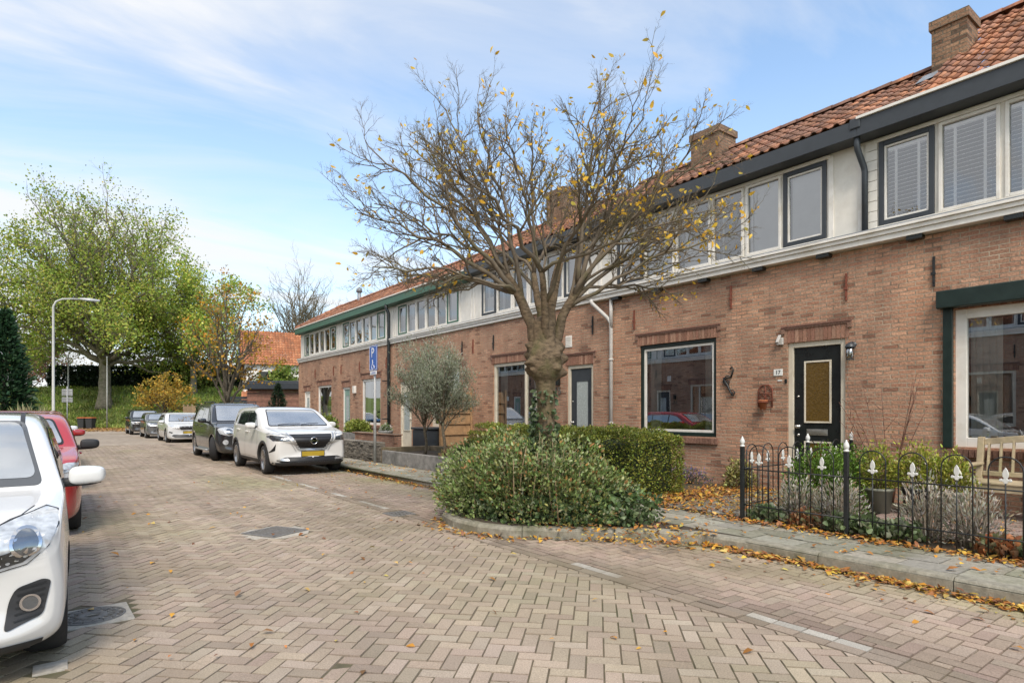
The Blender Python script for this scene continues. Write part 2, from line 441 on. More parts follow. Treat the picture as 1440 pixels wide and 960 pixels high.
def clip_poly(p, x0, x1, y0, y1):
    for ax, lim, sg in ((0, x0, 1), (0, x1, -1), (1, y0, 1), (1, y1, -1)):
        out = []
        for i in range(len(p)):
            a, b = p[i], p[(i+1) % len(p)]
            da, db = (a[ax]-lim)*sg, (b[ax]-lim)*sg
            if da >= 0: out.append(a)
            if (da > 0) != (db > 0) and da != db:
                t = da/(da-db); out.append((a[0]+(b[0]-a[0])*t, a[1]+(b[1]-a[1])*t))
        p = out
        if len(p) < 3: return None
    return p

def inset(poly, d):
    n = len(poly); L = []
    for i in range(n):
        (ax, ay), (bx, by) = poly[i], poly[(i+1) % n]; l = math.hypot(bx-ax, by-ay) or 1e-6; nx, ny = -(by-ay)/l, (bx-ax)/l
        L.append((ax+nx*d, ay+ny*d, (bx-ax)/l, (by-ay)/l))
    out = []
    for i in range(n):
        x1, y1, dx1, dy1 = L[i-1]; x2, y2, dx2, dy2 = L[i]; den = dx1*dy2-dy1*dx2
        if abs(den) < 1e-3: out.append((x2, y2)); continue
        t = ((x2-x1)*dy2-(y2-y1)*dx2)/den; q = (x1+dx1*t, y1+dy1*t)
        out.append(q if math.hypot(q[0]-poly[i][0], q[1]-poly[i][1]) < d*4 else poly[i])
    return out
from mathutils import noise as mnoise
def grime(x, y):
    n = mnoise.noise(Vector((x*.55, y*.32, 1.7))); f = 1+.13*n+.06*mnoise.noise(Vector((x*2.3, y*1.9, 5.1)))
    k = math.exp(-((x-4.12)/.16)**2)*max(0, .55+mnoise.noise(Vector((x, y*.8, 9))))
    f *= 1-.42*min(1, k)
    m_ = math.exp(-((x-5.7)/.55)**2)*max(0, .5+1.1*mnoise.noise(Vector((x*1.3, y*.7, 3)))) if 3.9 < x < 5.75 else max(0, mnoise.noise(Vector((x*.5+7, y*.35, 2)))-.15)*.9
    m_ = min(.7, m_)
    return (f*(1-.30*m_), f*(1-.14*m_), f*(1-.48*m_))
def paver(mb, poly, z, col, gap=.0022, bev=.0035, tilt=.0022, drop=.014):
    cx = sum(p[0] for p in poly)/len(poly); cy = sum(p[1] for p in poly)/len(poly)
    gr = grime(cx, cy); col = tuple(c_*g0 for c_, g0 in zip(col, gr)) if cx < 5.75 else col
    tx, ty, tz = rng.gauss(0, tilt)/.1, rng.gauss(0, tilt)/.1, rng.gauss(0, tilt*.7)
    n = len(poly)
    g_ = gap*rng.uniform(.7, 1.5)
    lo = [(*q, z-drop) for q in inset(poly, g_)]
    hi = [(q[0], q[1], z+tz+(q[0]-cx)*tx*.4+(q[1]-cy)*ty*.4) for q in inset(poly, g_+bev)]
    dk = tuple(c_*.72 for c_ in col)
    mb.add(lo+hi, [tuple(range(n, 2*n))], col); o = len(mb.v)-2*n
    for i in range(n): mb.f.append((o+i, o+(i+1) % n, o+n+(i+1) % n, o+n+i)); mb.c.append(dk); mb.sm.append(False)

def herringbone(mb, x0, x1, y0, y1, ang, z, pal, hole=None, bw=.1025):
    ca, sa = math.cos(ang), math.sin(ang); w_ = bw
    cx, cy = (x0+x1)/2, (y0+y1)/2; rad = math.hypot(x1-x0, y1-y0)/2
    k = int(rad/w_)+3
    for i in range(-k, k):
        for j in range(-k, k):
            m_ = (i-j) % 4
            if m_ == 0: bx = [(i, j), (i+2, j), (i+2, j+1), (i, j+1)]
            elif m_ == 3: bx = [(i, j), (i+1, j), (i+1, j+2), (i, j+2)]
            else: continue
            mx_, my_ = (bx[0][0]+bx[2][0])/2*w_, (bx[0][1]+bx[2][1])/2*w_
            X, Y = cx+mx_*ca-my_*sa, cy+mx_*sa+my_*ca
            if X < x0-.12 or X > x1+.12 or Y < y0-.12 or Y > y1+.12: continue
            if hole and hole(X, Y): continue
            p = [(cx+px*w_*ca-py*w_*sa, cy+px*w_*sa+py*w_*ca) for px, py in bx]
            p = clip_poly(p, x0, x1, y0, y1)
            if p is None: continue
            a = sum(p[q][0]*p[(q+1) % len(p)][1]-p[(q+1) % len(p)][0]*p[q][1] for q in range(len(p)))/2
            if a < .0012: continue
            t = rng.choice(pal); v = rng.uniform(.88, 1.09)
            paver(mb, p, z, (t[0]*v, t[1]*v*rng.uniform(.97, 1.03), t[2]*v))

def courses(mb, x0, x1, y0, y1, lx, ly, z, pal, bond=.5, hole=None, rowaxis='y', **kw):
    """stretcher bond of rectangles; rows run along the given axis"""
    if rowaxis == 'y':
        r = 0; x = x0
        while x < x1-.01:
            y = y0-ly*(bond if r % 2 else 0)
            while y < y1:
                p = clip_poly([(x, y), (x+lx, y), (x+lx, y+ly), (x, y+ly)], x0, x1, y0, y1)
                if p and not (hole and hole(x+lx/2, y+ly/2)):
                    t = rng.choice(pal); v = rng.uniform(.8, 1.15); paver(mb, p, z, tuple(c_*v for c_ in t), **kw)
                y += ly
            x += lx; r += 1
    else:
        r = 0; y = y0
        while y < y1-.01:
            x = x0-lx*(bond if r % 2 else 0)
            while x < x1:
                p = clip_poly([(x, y), (x+lx, y), (x+lx, y+ly), (x, y+ly)], x0, x1, y0, y1)
                if p and not (hole and hole(x+lx/2, y+ly/2)):
                    t = rng.choice(pal); v = rng.uniform(.8, 1.15); paver(mb, p, z, tuple(c_*v for c_ in t), **kw)
                x += lx
            y += ly; r += 1

PAL_ROAD = [(.435,.348,.265), (.42,.336,.255), (.455,.362,.275), (.40,.32,.245), (.44,.35,.27), (.41,.33,.245), (.43,.335,.26), (.37,.30,.23), (.46,.375,.295)]
PAL_BAY = [(.45,.345,.268), (.425,.325,.255), (.465,.36,.282), (.405,.318,.248), (.44,.35,.275)]
ISLE = [(5.75,3.55),(5.66,4.05),(5.42,4.42),(4.95,4.86),(4.5,5.3),(4.18,5.6),(4.0,6.0),(3.97,6.5),(4.1,7.0),(4.5,7.55),(5.0,8.05),(5.5,8.5),(5.72,8.95),(5.75,9.4)]
def in_isle(x, y):
    if y < 3.55 or y > 9.4: return False
    for (xa, ya), (xb, yb) in zip(ISLE[:-1], ISLE[1:]):
        if ya <= y <= yb: return x > xa+(xb-xa)*(y-ya)/max(yb-ya, 1e-6)
    return False

MANH = (.20, 5.24); GRATE = (2.12, 7.62); GRATE2 = (3.93, 7.92)
def road_hole(x, y):
    return (abs(x-MANH[0]) < .25 and abs(y-MANH[1]) < .25) or (math.hypot(x-GRATE[0], y-GRATE[1]) < .40) or in_isle(x+.04, y) or (abs(x+.03) < .1 and abs(y-4.33) < .1)
YN = 32.0
b = MB(); herringbone(b, -1.95, 3.82, .2, YN, R(45), 0, PAL_ROAD, road_hole)
road = tag(b.build('road', M_clay), kind='structure')
b = MB(); herringbone(b, 4.03, 5.60, .2, YN, 0, .004, PAL_BAY, lambda x, y: in_isle(x+.04, y) or (abs(x-GRATE2[0]) < .2 and abs(y-GRATE2[1]) < .24))
# one course along the parking strip: mostly plain bricks, white blocks in dashes
y = .2; i = 0
def dash(y): return (1.45 < y < 2.42) or (3.55 < y < 4.3) or (6.1 < y < 6.6) or (8.3 < y < 9.3) or (9.9 < y < 10.5) or (11.3 < y < 12.5) or (13.0 < y < 14.2) or (18.5 < y < 19.3) or (23 < y < 25)
while y < YN:
    wv3 = rng.uniform(.65, .9)
    if not in_isle(3.97, y+.1) and not (abs(y+.1-GRATE2[1]) < .22):
        wv = rng.uniform(.85, 1.1)
        wv2 = rng.uniform(.7, .95); col_ = (.56*wv, .52*wv, .45*wv) if dash(y) else tuple(c_*wv2 for c_ in rng.choice(PAL_ROAD))
        paver(b, [(3.93, y), (4.03, y), (4.03, y+.205), (3.93, y+.205)], .003, col_)
    if not in_isle(3.87, y+.1) and not (abs(y+.1-GRATE2[1]) < .3):
        paver(b, [(3.82, y), (3.93, y), (3.93, y+.205), (3.82, y+.205)], .002, tuple(c_*wv3 for c_ in rng.choice(PAL_ROAD)))
    if not in_isle(5.66, y+.1):
        paver(b, [(5.60, y), (5.70, y), (5.70, y+.205), (5.60, y+.205)], .0, tuple(c_*wv3 for c_ in rng.choice(PAL_BAY)))
    y += .205
# the painted cross mark in front of the parked car
for k in range(7): paver(b, [(4.15+k*.205, 14.25), (4.35+k*.205, 14.25), (4.35+k*.205, 14.35), (4.15+k*.205, 14.35)], .009, (.6, .57, .51))
tag(b.build('parking_lane', M_clay), kind='structure')
b = MB()
b.quad((-1.95,-6,-.0062), (5.75,-6,-.0062), (5.75,YN,-.0062), (-1.95,YN,-.0062)); tag(b.build('road_bed', M_joint), kind='structure')
m, nt_, bs = new_mat('far_paving')
n_ = noise(nt_, 3.2, 8); n2_ = noise(nt_, .25, 4)
c_ = ramp(nt_, n_, [(.3, (.26, .215, .17)), (.5, (.36, .30, .245)), (.7, (.44, .37, .30))])
c_ = mixc(nt_, c_, ramp(nt_, n2_, [(.35, (.8, .8, .78)), (.65, (1.05, 1.05, 1.02))]), 1, 'MULTIPLY')
nt_.links.new(c_, bs.inputs['Base Color']); bs.inputs['Roughness'].default_value = .9; bs.inputs['Specular IOR Level'].default_value = .2
M_far = m
b = MB(); b.add([(-1.95,YN,-.004), (9.5,YN,-.004), (9.5,63,-.004), (2.8,68.5,-.004), (1.0,60,-.004), (-1.3,40,-.004)], [(0,1,2,3,4,5)])
b.quad((-1.95,-20,-.004), (5.75,-20,-.004), (5.75,.2,-.004), (-1.95,.2,-.004))
tag(b.build('far_road', M_far), kind='structure')
# left pavement
b = MB(); b.box(-6.5, -2.05, -20, 40, -.03, .1, (.30,.28,.23)); b.box(-2.05, -1.95, -20, 40, -.03, .115, (.3,.28,.24)); tag(b.build('pavement', M_slab), kind='structure')
# right pavement slabs
PAL_SLAB = [(.34,.315,.25), (.31,.295,.235), (.36,.33,.27), (.29,.28,.215), (.33,.32,.26), (.37,.35,.30)]
b = MB(); b.quad((5.75,-12,.10), (6.86,-12,.10), (6.86,60,.10), (5.75,60,.10), (.07,.075,.04))
courses(b, 5.89, 6.82, -1, 31.5, .31, .46, .12, PAL_SLAB, .5, None, 'y', gap=.003, bev=.004, tilt=.003, drop=.02)
tag(b.build('pavement', M_slab), kind='structure')
# kerb stones
def kerb_run(b, path, wd=.135, h=.125, step=1.0):
    P = [Vector((x, y, 0)) for x, y in path]
    # resample into stones
    seg = []; acc = [P[0]]; d = 0
    for a, c in zip(P[:-1], P[1:]):
        L = (c-a).length; n = max(1, int(L/.12))
        for i in range(1, n+1): acc.append(a.lerp(c, i/n))
    out = [acc[0]]; run = 0; stones = []
    for a, c in zip(acc[:-1], acc[1:]):
        run += (c-a).length; out.append(c)
        if run >= step: stones.append(out); out = [c]; run = 0
    if len(out) > 1: stones.append(out)
    for st in stones:
        if len(st) < 2: continue
        pts = list(st); v = rng.uniform(.88, 1.08); z0 = rng.gauss(0, .003)
        d0 = (pts[1]-pts[0]).normalized(); d1 = (pts[-1]-pts[-2]).normalized()
        pts[0] = pts[0]+d0*.004; pts[-1] = pts[-1]-d1*.004
        prof = [(0, -.1), (0.0, h*.72), (.018, h-.008), (.035, h), (wd-.01, h), (wd, h-.01), (wd, -.1)]
        vs = []
        for i, p in enumerate(pts):
            t = (pts[min(i+1, len(pts)-1)]-pts[max(i-1, 0)]).normalized(); nrm = Vector((t.y, -t.x, 0))
            for o, z in prof: q = p+nrm*o; vs.append((q.x, q.y, z+z0))
        m_ = len(prof); k = len(pts)
        fs = [(i*m_+j, i*m_+j+1, (i+1)*m_+j+1, (i+1)*m_+j) for i in range(k-1) for j in range(m_-1)]
        fs += [tuple(range(m_)), tuple(range((k-1)*m_+m_-1, (k-1)*m_-1, -1))]
        b.add(vs, fs)
b = MB(); kerb_run(b, [(5.75, -8), (5.75, 3.55)]+ISLE[1:-1]+[(5.75, 9.4), (5.80, 12), (5.88, 16), (5.9, 40), (6.0, 60)])
tag(b.build('kerb', M_kerb), kind='structure')
# soil bed of the tree island
b = MB(); b.add([(x+.1, y, .118) for x, y in ISLE[1:-1]]+[(5.90, 9.2, .118), (5.90, 3.7, .118)], [tuple(range(len(ISLE)))])
tag(b.build('planter_soil', M_soil), kind='structure')
# front gardens
b = MB(); b.quad((6.82,-12,.125), (10.2,-12,.125), (10.2,60,.125), (6.82,60,.125)); tag(b.build('garden_soil', M_soil), kind='structure')
PAL_TERR = [(.33,.235,.20), (.36,.26,.22), (.30,.22,.19), (.34,.26,.22)]
b = MB(); courses(b, 7.35, 9.86, -3, 3.35, .105, .21, .155, PAL_TERR, .5, None, 'y'); tag(b.build('garden_terrace', M_clay), kind='structure')
PAL_PATH = [(.25,.235,.20), (.28,.26,.22), (.23,.22,.18)]
b = MB(); courses(b, 6.85, 9.86, 4.32, 5.42, .31, .31, .15, PAL_PATH, .5, None, 'x', gap=.004, bev=.005, drop=.02)
b.box(6.85, 9.4, 5.44, 5.49, .10, .165, (.2,.19,.16))
tag(b.build('garden_path', M_slab), kind='structure')

# iron covers in the street
M_iron = mat('cast_iron', (.19, .18, .165), .7, .3, 30, metal=.2, bmp=.4, bscale=80)
M_conc = mat('light_concrete', (.44, .40, .335), .9, .25, 30, bmp=.5, bscale=90)
t = thing('manhole_cover', 'round iron manhole cover in a square concrete surround beside the white hatchback', 'manhole cover', (*MANH, 0))
b = MB(); x, y = MANH; b.prism([(-.235,-.235),(.235,-.235),(.235,.235),(-.235,.235)], Matrix.Translation((x, y, -.06)) @ Matrix.Rotation(R(2), 4, 'Z'), .064); b.build('surround', M_conc, t, .006)
b = MB(); b.lathe([(r_*.82, z_) for r_, z_ in [(.25, -.02), (.25, .008), (.235, .012), (.23, .004), (.2, .004), (.195, .012), (.17, .012), (.165, .004), (.12, .004), (.115, .012), (.06, .012), (.055, .004), (.02, .004)]], (x, y, 0), 40)
for k in range(16):
    a = k*math.pi/8; b.bar((x+.102*math.cos(a), y+.102*math.sin(a), .008), (x+.185*math.cos(a), y+.185*math.sin(a), .008), .012, .008)
b.build('lid', M_iron, t)
def grate(loc, s, n, lab, rot):
    t = thing('drain_grate', lab, 'drain grate', (*loc, 0))
    Mx = Matrix.Translation((*loc, 0)) @ Matrix.Rotation(rot, 4, 'Z')
    b = MB()
    for sx in (-1, 1): b.obox(Mx @ Matrix.Translation((sx*s, 0, -.012)), .04, 2*s+.04, .04)
    for sy in (-1, 1): b.obox(Mx @ Matrix.Translation((0, sy*s, -.012)), 2*s-.04, .04, .04)
    b.build('frame', M_iron, t, .004)
    b = MB()
    for k in range(n): b.obox(Mx @ Matrix.Translation(((k+.5)/n*2*(s-.02)-(s-.02), 0, -.010)), .024, 2*s-.04, .03)
    b.obox(Mx, 2*s-.04, .03, .012)
    b.build('grille', M_iron, t)
    b = MB(); b.obox(Mx @ Matrix.Translation((0,0,-.034)), 2*s, 2*s, .01); b.build('pit', mat('pit_dark', (.02,.018,.015), .9, 0), t)
grate(GRATE, .25, 10, 'square slotted iron drain grate set in the middle of the brick street', R(27))
b = MB(); b.lathe([(.43, -.03), (.43, -.004), (.42, -.003), (.0, -.003)], (*GRATE, 0), 8); o = b.build('grate_surround', M_conc); tag(o, kind='structure')
grate(GRATE2, .16, 5, 'small dark drain grate in the white dashed line by the tree island', 0)
t = MB(); t.prism([(-.08,-.08),(.08,-.08),(.08,.08),(-.08,.08)], Matrix.Translation((-.03, 4.33, -.04)), .045)
tag(t.build('marker_tile', M_conc, None, .004), 'small pale square paving tile in front of the white hatchback', 'paving tile')
# ------------------------------------------------------------------ terrace houses
XF = 9.86
M_brick = brick_mat('terrace_brick', (.42,.22,.145), (.46,.275,.185), (.45,.375,.28), dark=(.29,.155,.105))
M_brick2 = brick_mat('darker_brick', (.30,.15,.10), (.36,.21,.15), (.30,.25,.19))
M_lintel = mat('lintel_brick', (.3,.17,.12), .88, .3, 40, attr=True, bmp=.7, bscale=60, spec=.25)
M_white = mat('white_paint', (.80,.77,.71), .45, .08, 5, dirt=(.64,.59,.50), dirtscale=3)
M_cream = mat('cream_paint', (.68,.62,.50), .45, .08, 5, dirt=(.5,.44,.34), dirtscale=3)
M_board = mat('white_boarding', (.79,.76,.69), .55, .08, 4, dirt=(.66,.62,.54), dirtscale=2.5)
M_anth = mat('anthracite_paint', (.040,.047,.055), .42, .15, 8)
M_black = mat('black_paint', (.014,.017,.017), .3, .2, 8)
M_dkgreen = mat('dark_green_paint', (.012,.026,.022), .38, .2, 8)
M_green = mat('green_paint', (.045,.13,.085), .45, .2, 8)
M_zinc = mat('zinc', (.40,.41,.42), .5, .2, 8, metal=.5)
M_lead = mat('lead', (.27,.29,.31), .6, .25, 10, metal=.3, bmp=.4, bscale=12)
M_grey_pvc = mat('grey_pipe', (.50,.48,.45), .5, .12, 6)
M_tile = mat('roof_tile', (.4,.16,.08), .8, .3, 22, attr=True, bmp=.5, bscale=60, dirt=(.13,.075,.05), dirtscale=1.2, spec=.25)
M_glass = glass_mat('window_glass', .36)
M_glass_up = glass_mat('upper_glass', .20, (1,1,1))
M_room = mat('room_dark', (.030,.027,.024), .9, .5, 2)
M_curtain = mat('net_curtain', (.62,.62,.60), .8, .08, 14)
M_roller = mat('roller_blind', (.62,.64,.64), .8, .06, 5)
M_slat = mat('blind_slat', (.86,.86,.85), .5, .05, 5)
M_rust = mat('rusty_iron', (.20,.060,.035), .8, .4, 40, bmp=.4, bscale=80)
M_iron_black = mat('black_iron', (.017,.019,.020), .45, .25, 30, bmp=.2, bscale=90)
M_steel = mat('steel', (.62,.61,.58), .3, .1, 10, metal=.9)
M_amber = mat('amber_glass', (.13,.078,.018), .12, .35, 40, bmp=.7, bscale=26, spec=.8)
M_frost = mat('frosted_glass', (.40,.44,.43), .25, .15, 30, bmp=.3, bscale=60)
M_wood = mat('larch_wood', (.34,.205,.10), .7, .35, 7, bmp=.3, bscale=20, dirt=(.22,.15,.09), dirtscale=2)
M_blackglass = mat('black_glass', (.01,.011,.013), .05, 0)

M_chim = brick_mat('chimney_brick', (.20,.115,.075), (.27,.17,.11), (.22,.19,.14), dark=(.10,.07,.05))
def wall_holes(mb, x, y0, y1, z0, z1, holes, depth=.12):
    ys = sorted({y0, y1, *[v for h in holes for v in h[:2]]}); zs = sorted({z0, z1, *[v for h in holes for v in h[2:4]]})
    for a, b_ in zip(ys[:-1], ys[1:]):
        for c, d in zip(zs[:-1], zs[1:]):
            my, mz_ = (a+b_)/2, (c+d)/2
            if any(h[0] < my < h[1] and h[2] < mz_ < h[3] for h in holes): continue
            mb.quad((x, b_, c), (x, a, c), (x, a, d), (x, b_, d))
    for h in holes:
        a, b_, c, d = h[:4]; X = x+depth
        mb.quad((x,a,c), (x,b_,c), (X,b_,c), (X,a,c)); mb.quad((x,a,d), (X,a,d), (X,b_,d), (x,b_,d))
        mb.quad((x,a,c), (X,a,c), (X,a,d), (x,a,d)); mb.quad((x,b_,c), (x,b_,d), (X,b_,d), (X,b_,c))

def soldier(mb, ya, yb, z, h=.2):
    y = ya; k = 0
    while y < yb-.02:
        v = rng.uniform(.75, 1.2); c = rng.choice([(.33,.18,.125), (.29,.15,.105), (.37,.22,.155)])
        mb.box(XF-.006-rng.random()*.003, XF+.02, y+.004, min(y+.063, yb)-.004, z, z+h, tuple(q*v for q in c)); y += .067
def ledge(mb, ya, yb, z):
    mb.box(XF-.035, XF+.01, ya, yb, z, z+.028, (.22,.12,.09)); mb.box(XF-.022, XF+.01, ya, yb, z-.03, z-.002, (.27,.16,.12))
    for y in (ya+.03, yb-.03): mb.box(XF-.03, XF+.01, y-.03, y+.03, z-.10, z-.032, (.25,.15,.11))

def window(root, ya, yb, za, zb, x, outer=None, inner=None, glass=None, kind=None, mull=(), trans=None, t=.06, room=True, tl=.045, name='window'):
    """outer frame > pane, inner frame, blind / curtain, room behind"""
    b = MB(); b.frame(x, x+.07, ya, yb, za, zb, t)
    for m_ in mull: b.box(x+.002, x+.068, m_-t*.4, m_+t*.4, za+t, zb-t)
    if trans: b.box(x+.004, x+.066, ya+t, yb-t, trans-.025, trans+.025)
    f = b.build(name, outer or M_white, root, .006)
    a0, a1, c0, c1 = ya+t, yb-t, za+t, zb-t
    if inner:
        b = MB(); b.frame(x+.02, x+.06, a0+.001, a1-.001, c0+.001, c1-.001, tl); b.build('inner_frame', inner, f, .005); a0 += tl; a1 -= tl; c0 += tl; c1 -= tl
    b = MB(); b.quad((x+.045,a1,c0), (x+.045,a0,c0), (x+.045,a0,c1), (x+.045,a1,c1)); b.build('pane', glass or M_glass, f)
    if kind == 'venetian':
        b = MB(); z = c0+.02
        while z < c1-.03:
            Mx = Matrix.Translation((x+.10, (a0+a1)/2, z)) @ Matrix.Rotation(R(-28), 4, 'Y'); b.obox(Mx, .052, a1-a0-.02, .004); z += .058
        for q in (.22, .78) if a1-a0 < .65 else (.33, .78): b.box(x+.072, x+.075, a0+(a1-a0)*q-.018, a0+(a1-a0)*q+.018, c0, c1)
        b.box(x+.075, x+.125, a0+.01, a1-.01, c1-.05, c1)
        b.build('blind', M_slat, f)
    elif kind == 'roller':
        b = MB(); b.quad((x+.10,a1,c0), (x+.10,a0,c0), (x+.10,a0,c1), (x+.10,a1,c1)); b.build('blind', M_roller, f)
    elif kind in ('curtain', 'half'):
        b = MB()
        for (p, q) in ((a0, a0+(a1-a0)*.16), (a1-(a1-a0)*.16, a1)):
            n = 14; vs = []; 
            for i in range(n+1):
                y = p+(q-p)*i/n; o = .03*math.sin(i*2.1)
                vs += [(x+.2+o, y, c0), (x+.2+o, y, c1)]
            b.add(vs, [(2*i, 2*i+1, 2*i+3, 2*i+2) for i in range(n)], None, True)
        if kind == 'half': b.quad((x+.15,a1,c0), (x+.15,a0,c0), (x+.15,a0,c0+(c1-c0)*.45), (x+.15,a1,c0+(c1-c0)*.45))
        b.build('curtain', M_curtain, f)
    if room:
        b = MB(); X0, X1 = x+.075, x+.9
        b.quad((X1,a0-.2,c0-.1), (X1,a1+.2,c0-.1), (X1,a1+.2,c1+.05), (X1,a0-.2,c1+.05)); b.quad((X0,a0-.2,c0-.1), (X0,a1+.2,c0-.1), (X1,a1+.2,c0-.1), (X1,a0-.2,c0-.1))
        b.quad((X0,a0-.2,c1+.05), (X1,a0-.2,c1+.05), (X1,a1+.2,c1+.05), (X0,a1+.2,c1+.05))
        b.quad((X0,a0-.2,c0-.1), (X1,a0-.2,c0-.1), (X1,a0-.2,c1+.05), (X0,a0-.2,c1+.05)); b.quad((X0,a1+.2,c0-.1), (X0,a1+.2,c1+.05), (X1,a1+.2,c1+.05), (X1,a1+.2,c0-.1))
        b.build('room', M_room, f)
    return f

PAL_TILE = [(.42,.19,.105), (.36,.155,.09), (.45,.215,.125), (.31,.145,.095), (.40,.205,.135), (.33,.17,.12)]
PAL_TILE_DULL = [(.27,.145,.10), (.24,.135,.10), (.31,.165,.11), (.21,.12,.09), (.28,.155,.115)]
def roof_tiles(mb, ya, yb, xe, ze, xr, zr, pal, cut=None, tw=.175, tl=.25):
    """Dutch pantiles: every tile an S-curved sheet that laps the one below. cut(u)->(ya,yb) narrows the course at slope share u"""
    d = Vector((xr-xe, 0, zr-ze)); L = d.length; d /= L; nrm = Vector((-d.z, 0, d.x))
    rows = max(1, round(L/tl)); tl = L/rows; prof = [(0,.016), (.12,.036), (.25,.042), (.38,.032), (.5,.012), (.65,.0), (.85,.0), (1.02,.012)]
    for r in range(rows):
        a, b_ = (ya, yb) if not cut else cut((r+.5)/rows)
        n = max(1, int((b_-a)/tw)); w_ = (b_-a)/n
        for i in range(n):
            v = rng.uniform(.75, 1.2); t_ = rng.choice(pal); c = tuple(q*v for q in t_)
            y = a+i*w_; k = rng.gauss(0, .003); vs = []
            for s_, lift in ((-.03, .030), (tl, .004)):
                for q, h in prof:
                    p = Vector((xe, y+q*w_, ze))+d*(r*tl+s_)+nrm*(h+lift+k); vs.append(tuple(p))
            for q, h in prof:
                p = Vector((xe, y+q*w_, ze))+d*(r*tl-.028)+nrm*(h+.012+k); vs.append(tuple(p))
            m_ = len(prof)
            fs = [(j, m_+j, m_+j+1, j+1) for j in range(m_-1)]+[(2*m_+j, j, j+1, 2*m_+j+1) for j in range(m_-1)]
            mb.add(vs, fs, c, True)
def ridge_tiles(mb, ya, yb, x, z, pal, step=.33):
    y = ya
    while y < yb-.02:
        e = min(y+step+.03, yb); v = rng.uniform(.75, 1.1); t_ = rng.choice(pal); vs = []
        for yy, rr in ((y, .125), (e, .112)):
            for j in range(9):
                g_ = math.pi*j/8; vs.append((x-rr*math.cos(g_), yy, z-.03+rr*.8*math.sin(g_)))
        fs = [(j, j+1, 9+j+1, 9+j) for j in range(8)]+[tuple(range(8, -1, -1)), tuple(range(9, 18))]
        mb.add(vs, fs, tuple(q*v for q in t_), True); y += step

def chimney(root, x0, x1, y0, y1, z0, z1, pots=1, flash=True):
    b = MB(); b.box(x0, x1, y0, y1, z0, z1-.14); b.box(x0-.03, x1+.03, y0-.03, y1+.03, z1-.14, z1)
    ch = b.build('chimney', M_chim, root)
    b = MB()
    for k in range(pots):
        yy = y0+(k+.5)*(y1-y0)/pots; b.lathe([(.085, z1-.01), (.085, z1+.09), (.06, z1+.13), (.02, z1+.13)], ((x0+x1)/2, yy, 0), 14)
    b.build('flue', M_lead, ch)
    return ch

def anchor(root, y, z, rusty=True):
    b = MB(); b.box(XF-.03, XF-.002, y-.014, y+.014, z, z+.42); b.box(XF-.045, XF-.03, y-.03, y+.03, z+.16, z+.20); b.box(XF-.04, XF-.03, y-.01, y+.01, z+.05, z+.35)
    b.build('wall_anchor', M_rust if rusty else M_iron_black, root, .003)

def pipe(root, pts, r, m, name='drainpipe'):
    b = MB()
    b.tube(pts, r, 12)
    f = b.build(name, m, root); b = MB()
    for z in (1.2, 2.6):
        if pts[-1][2] < z < pts[0][2]: b.lathe([(r+.012, z), (r+.012, z+.04)], (pts[-1][0], pts[-1][1], 0), 12); b.box(pts[-1][0], XF, pts[-1][1]-.012, pts[-1][1]+.012, z+.005, z+.035)
    if b.v: b.build('pipe_clip', m, f)
    return f

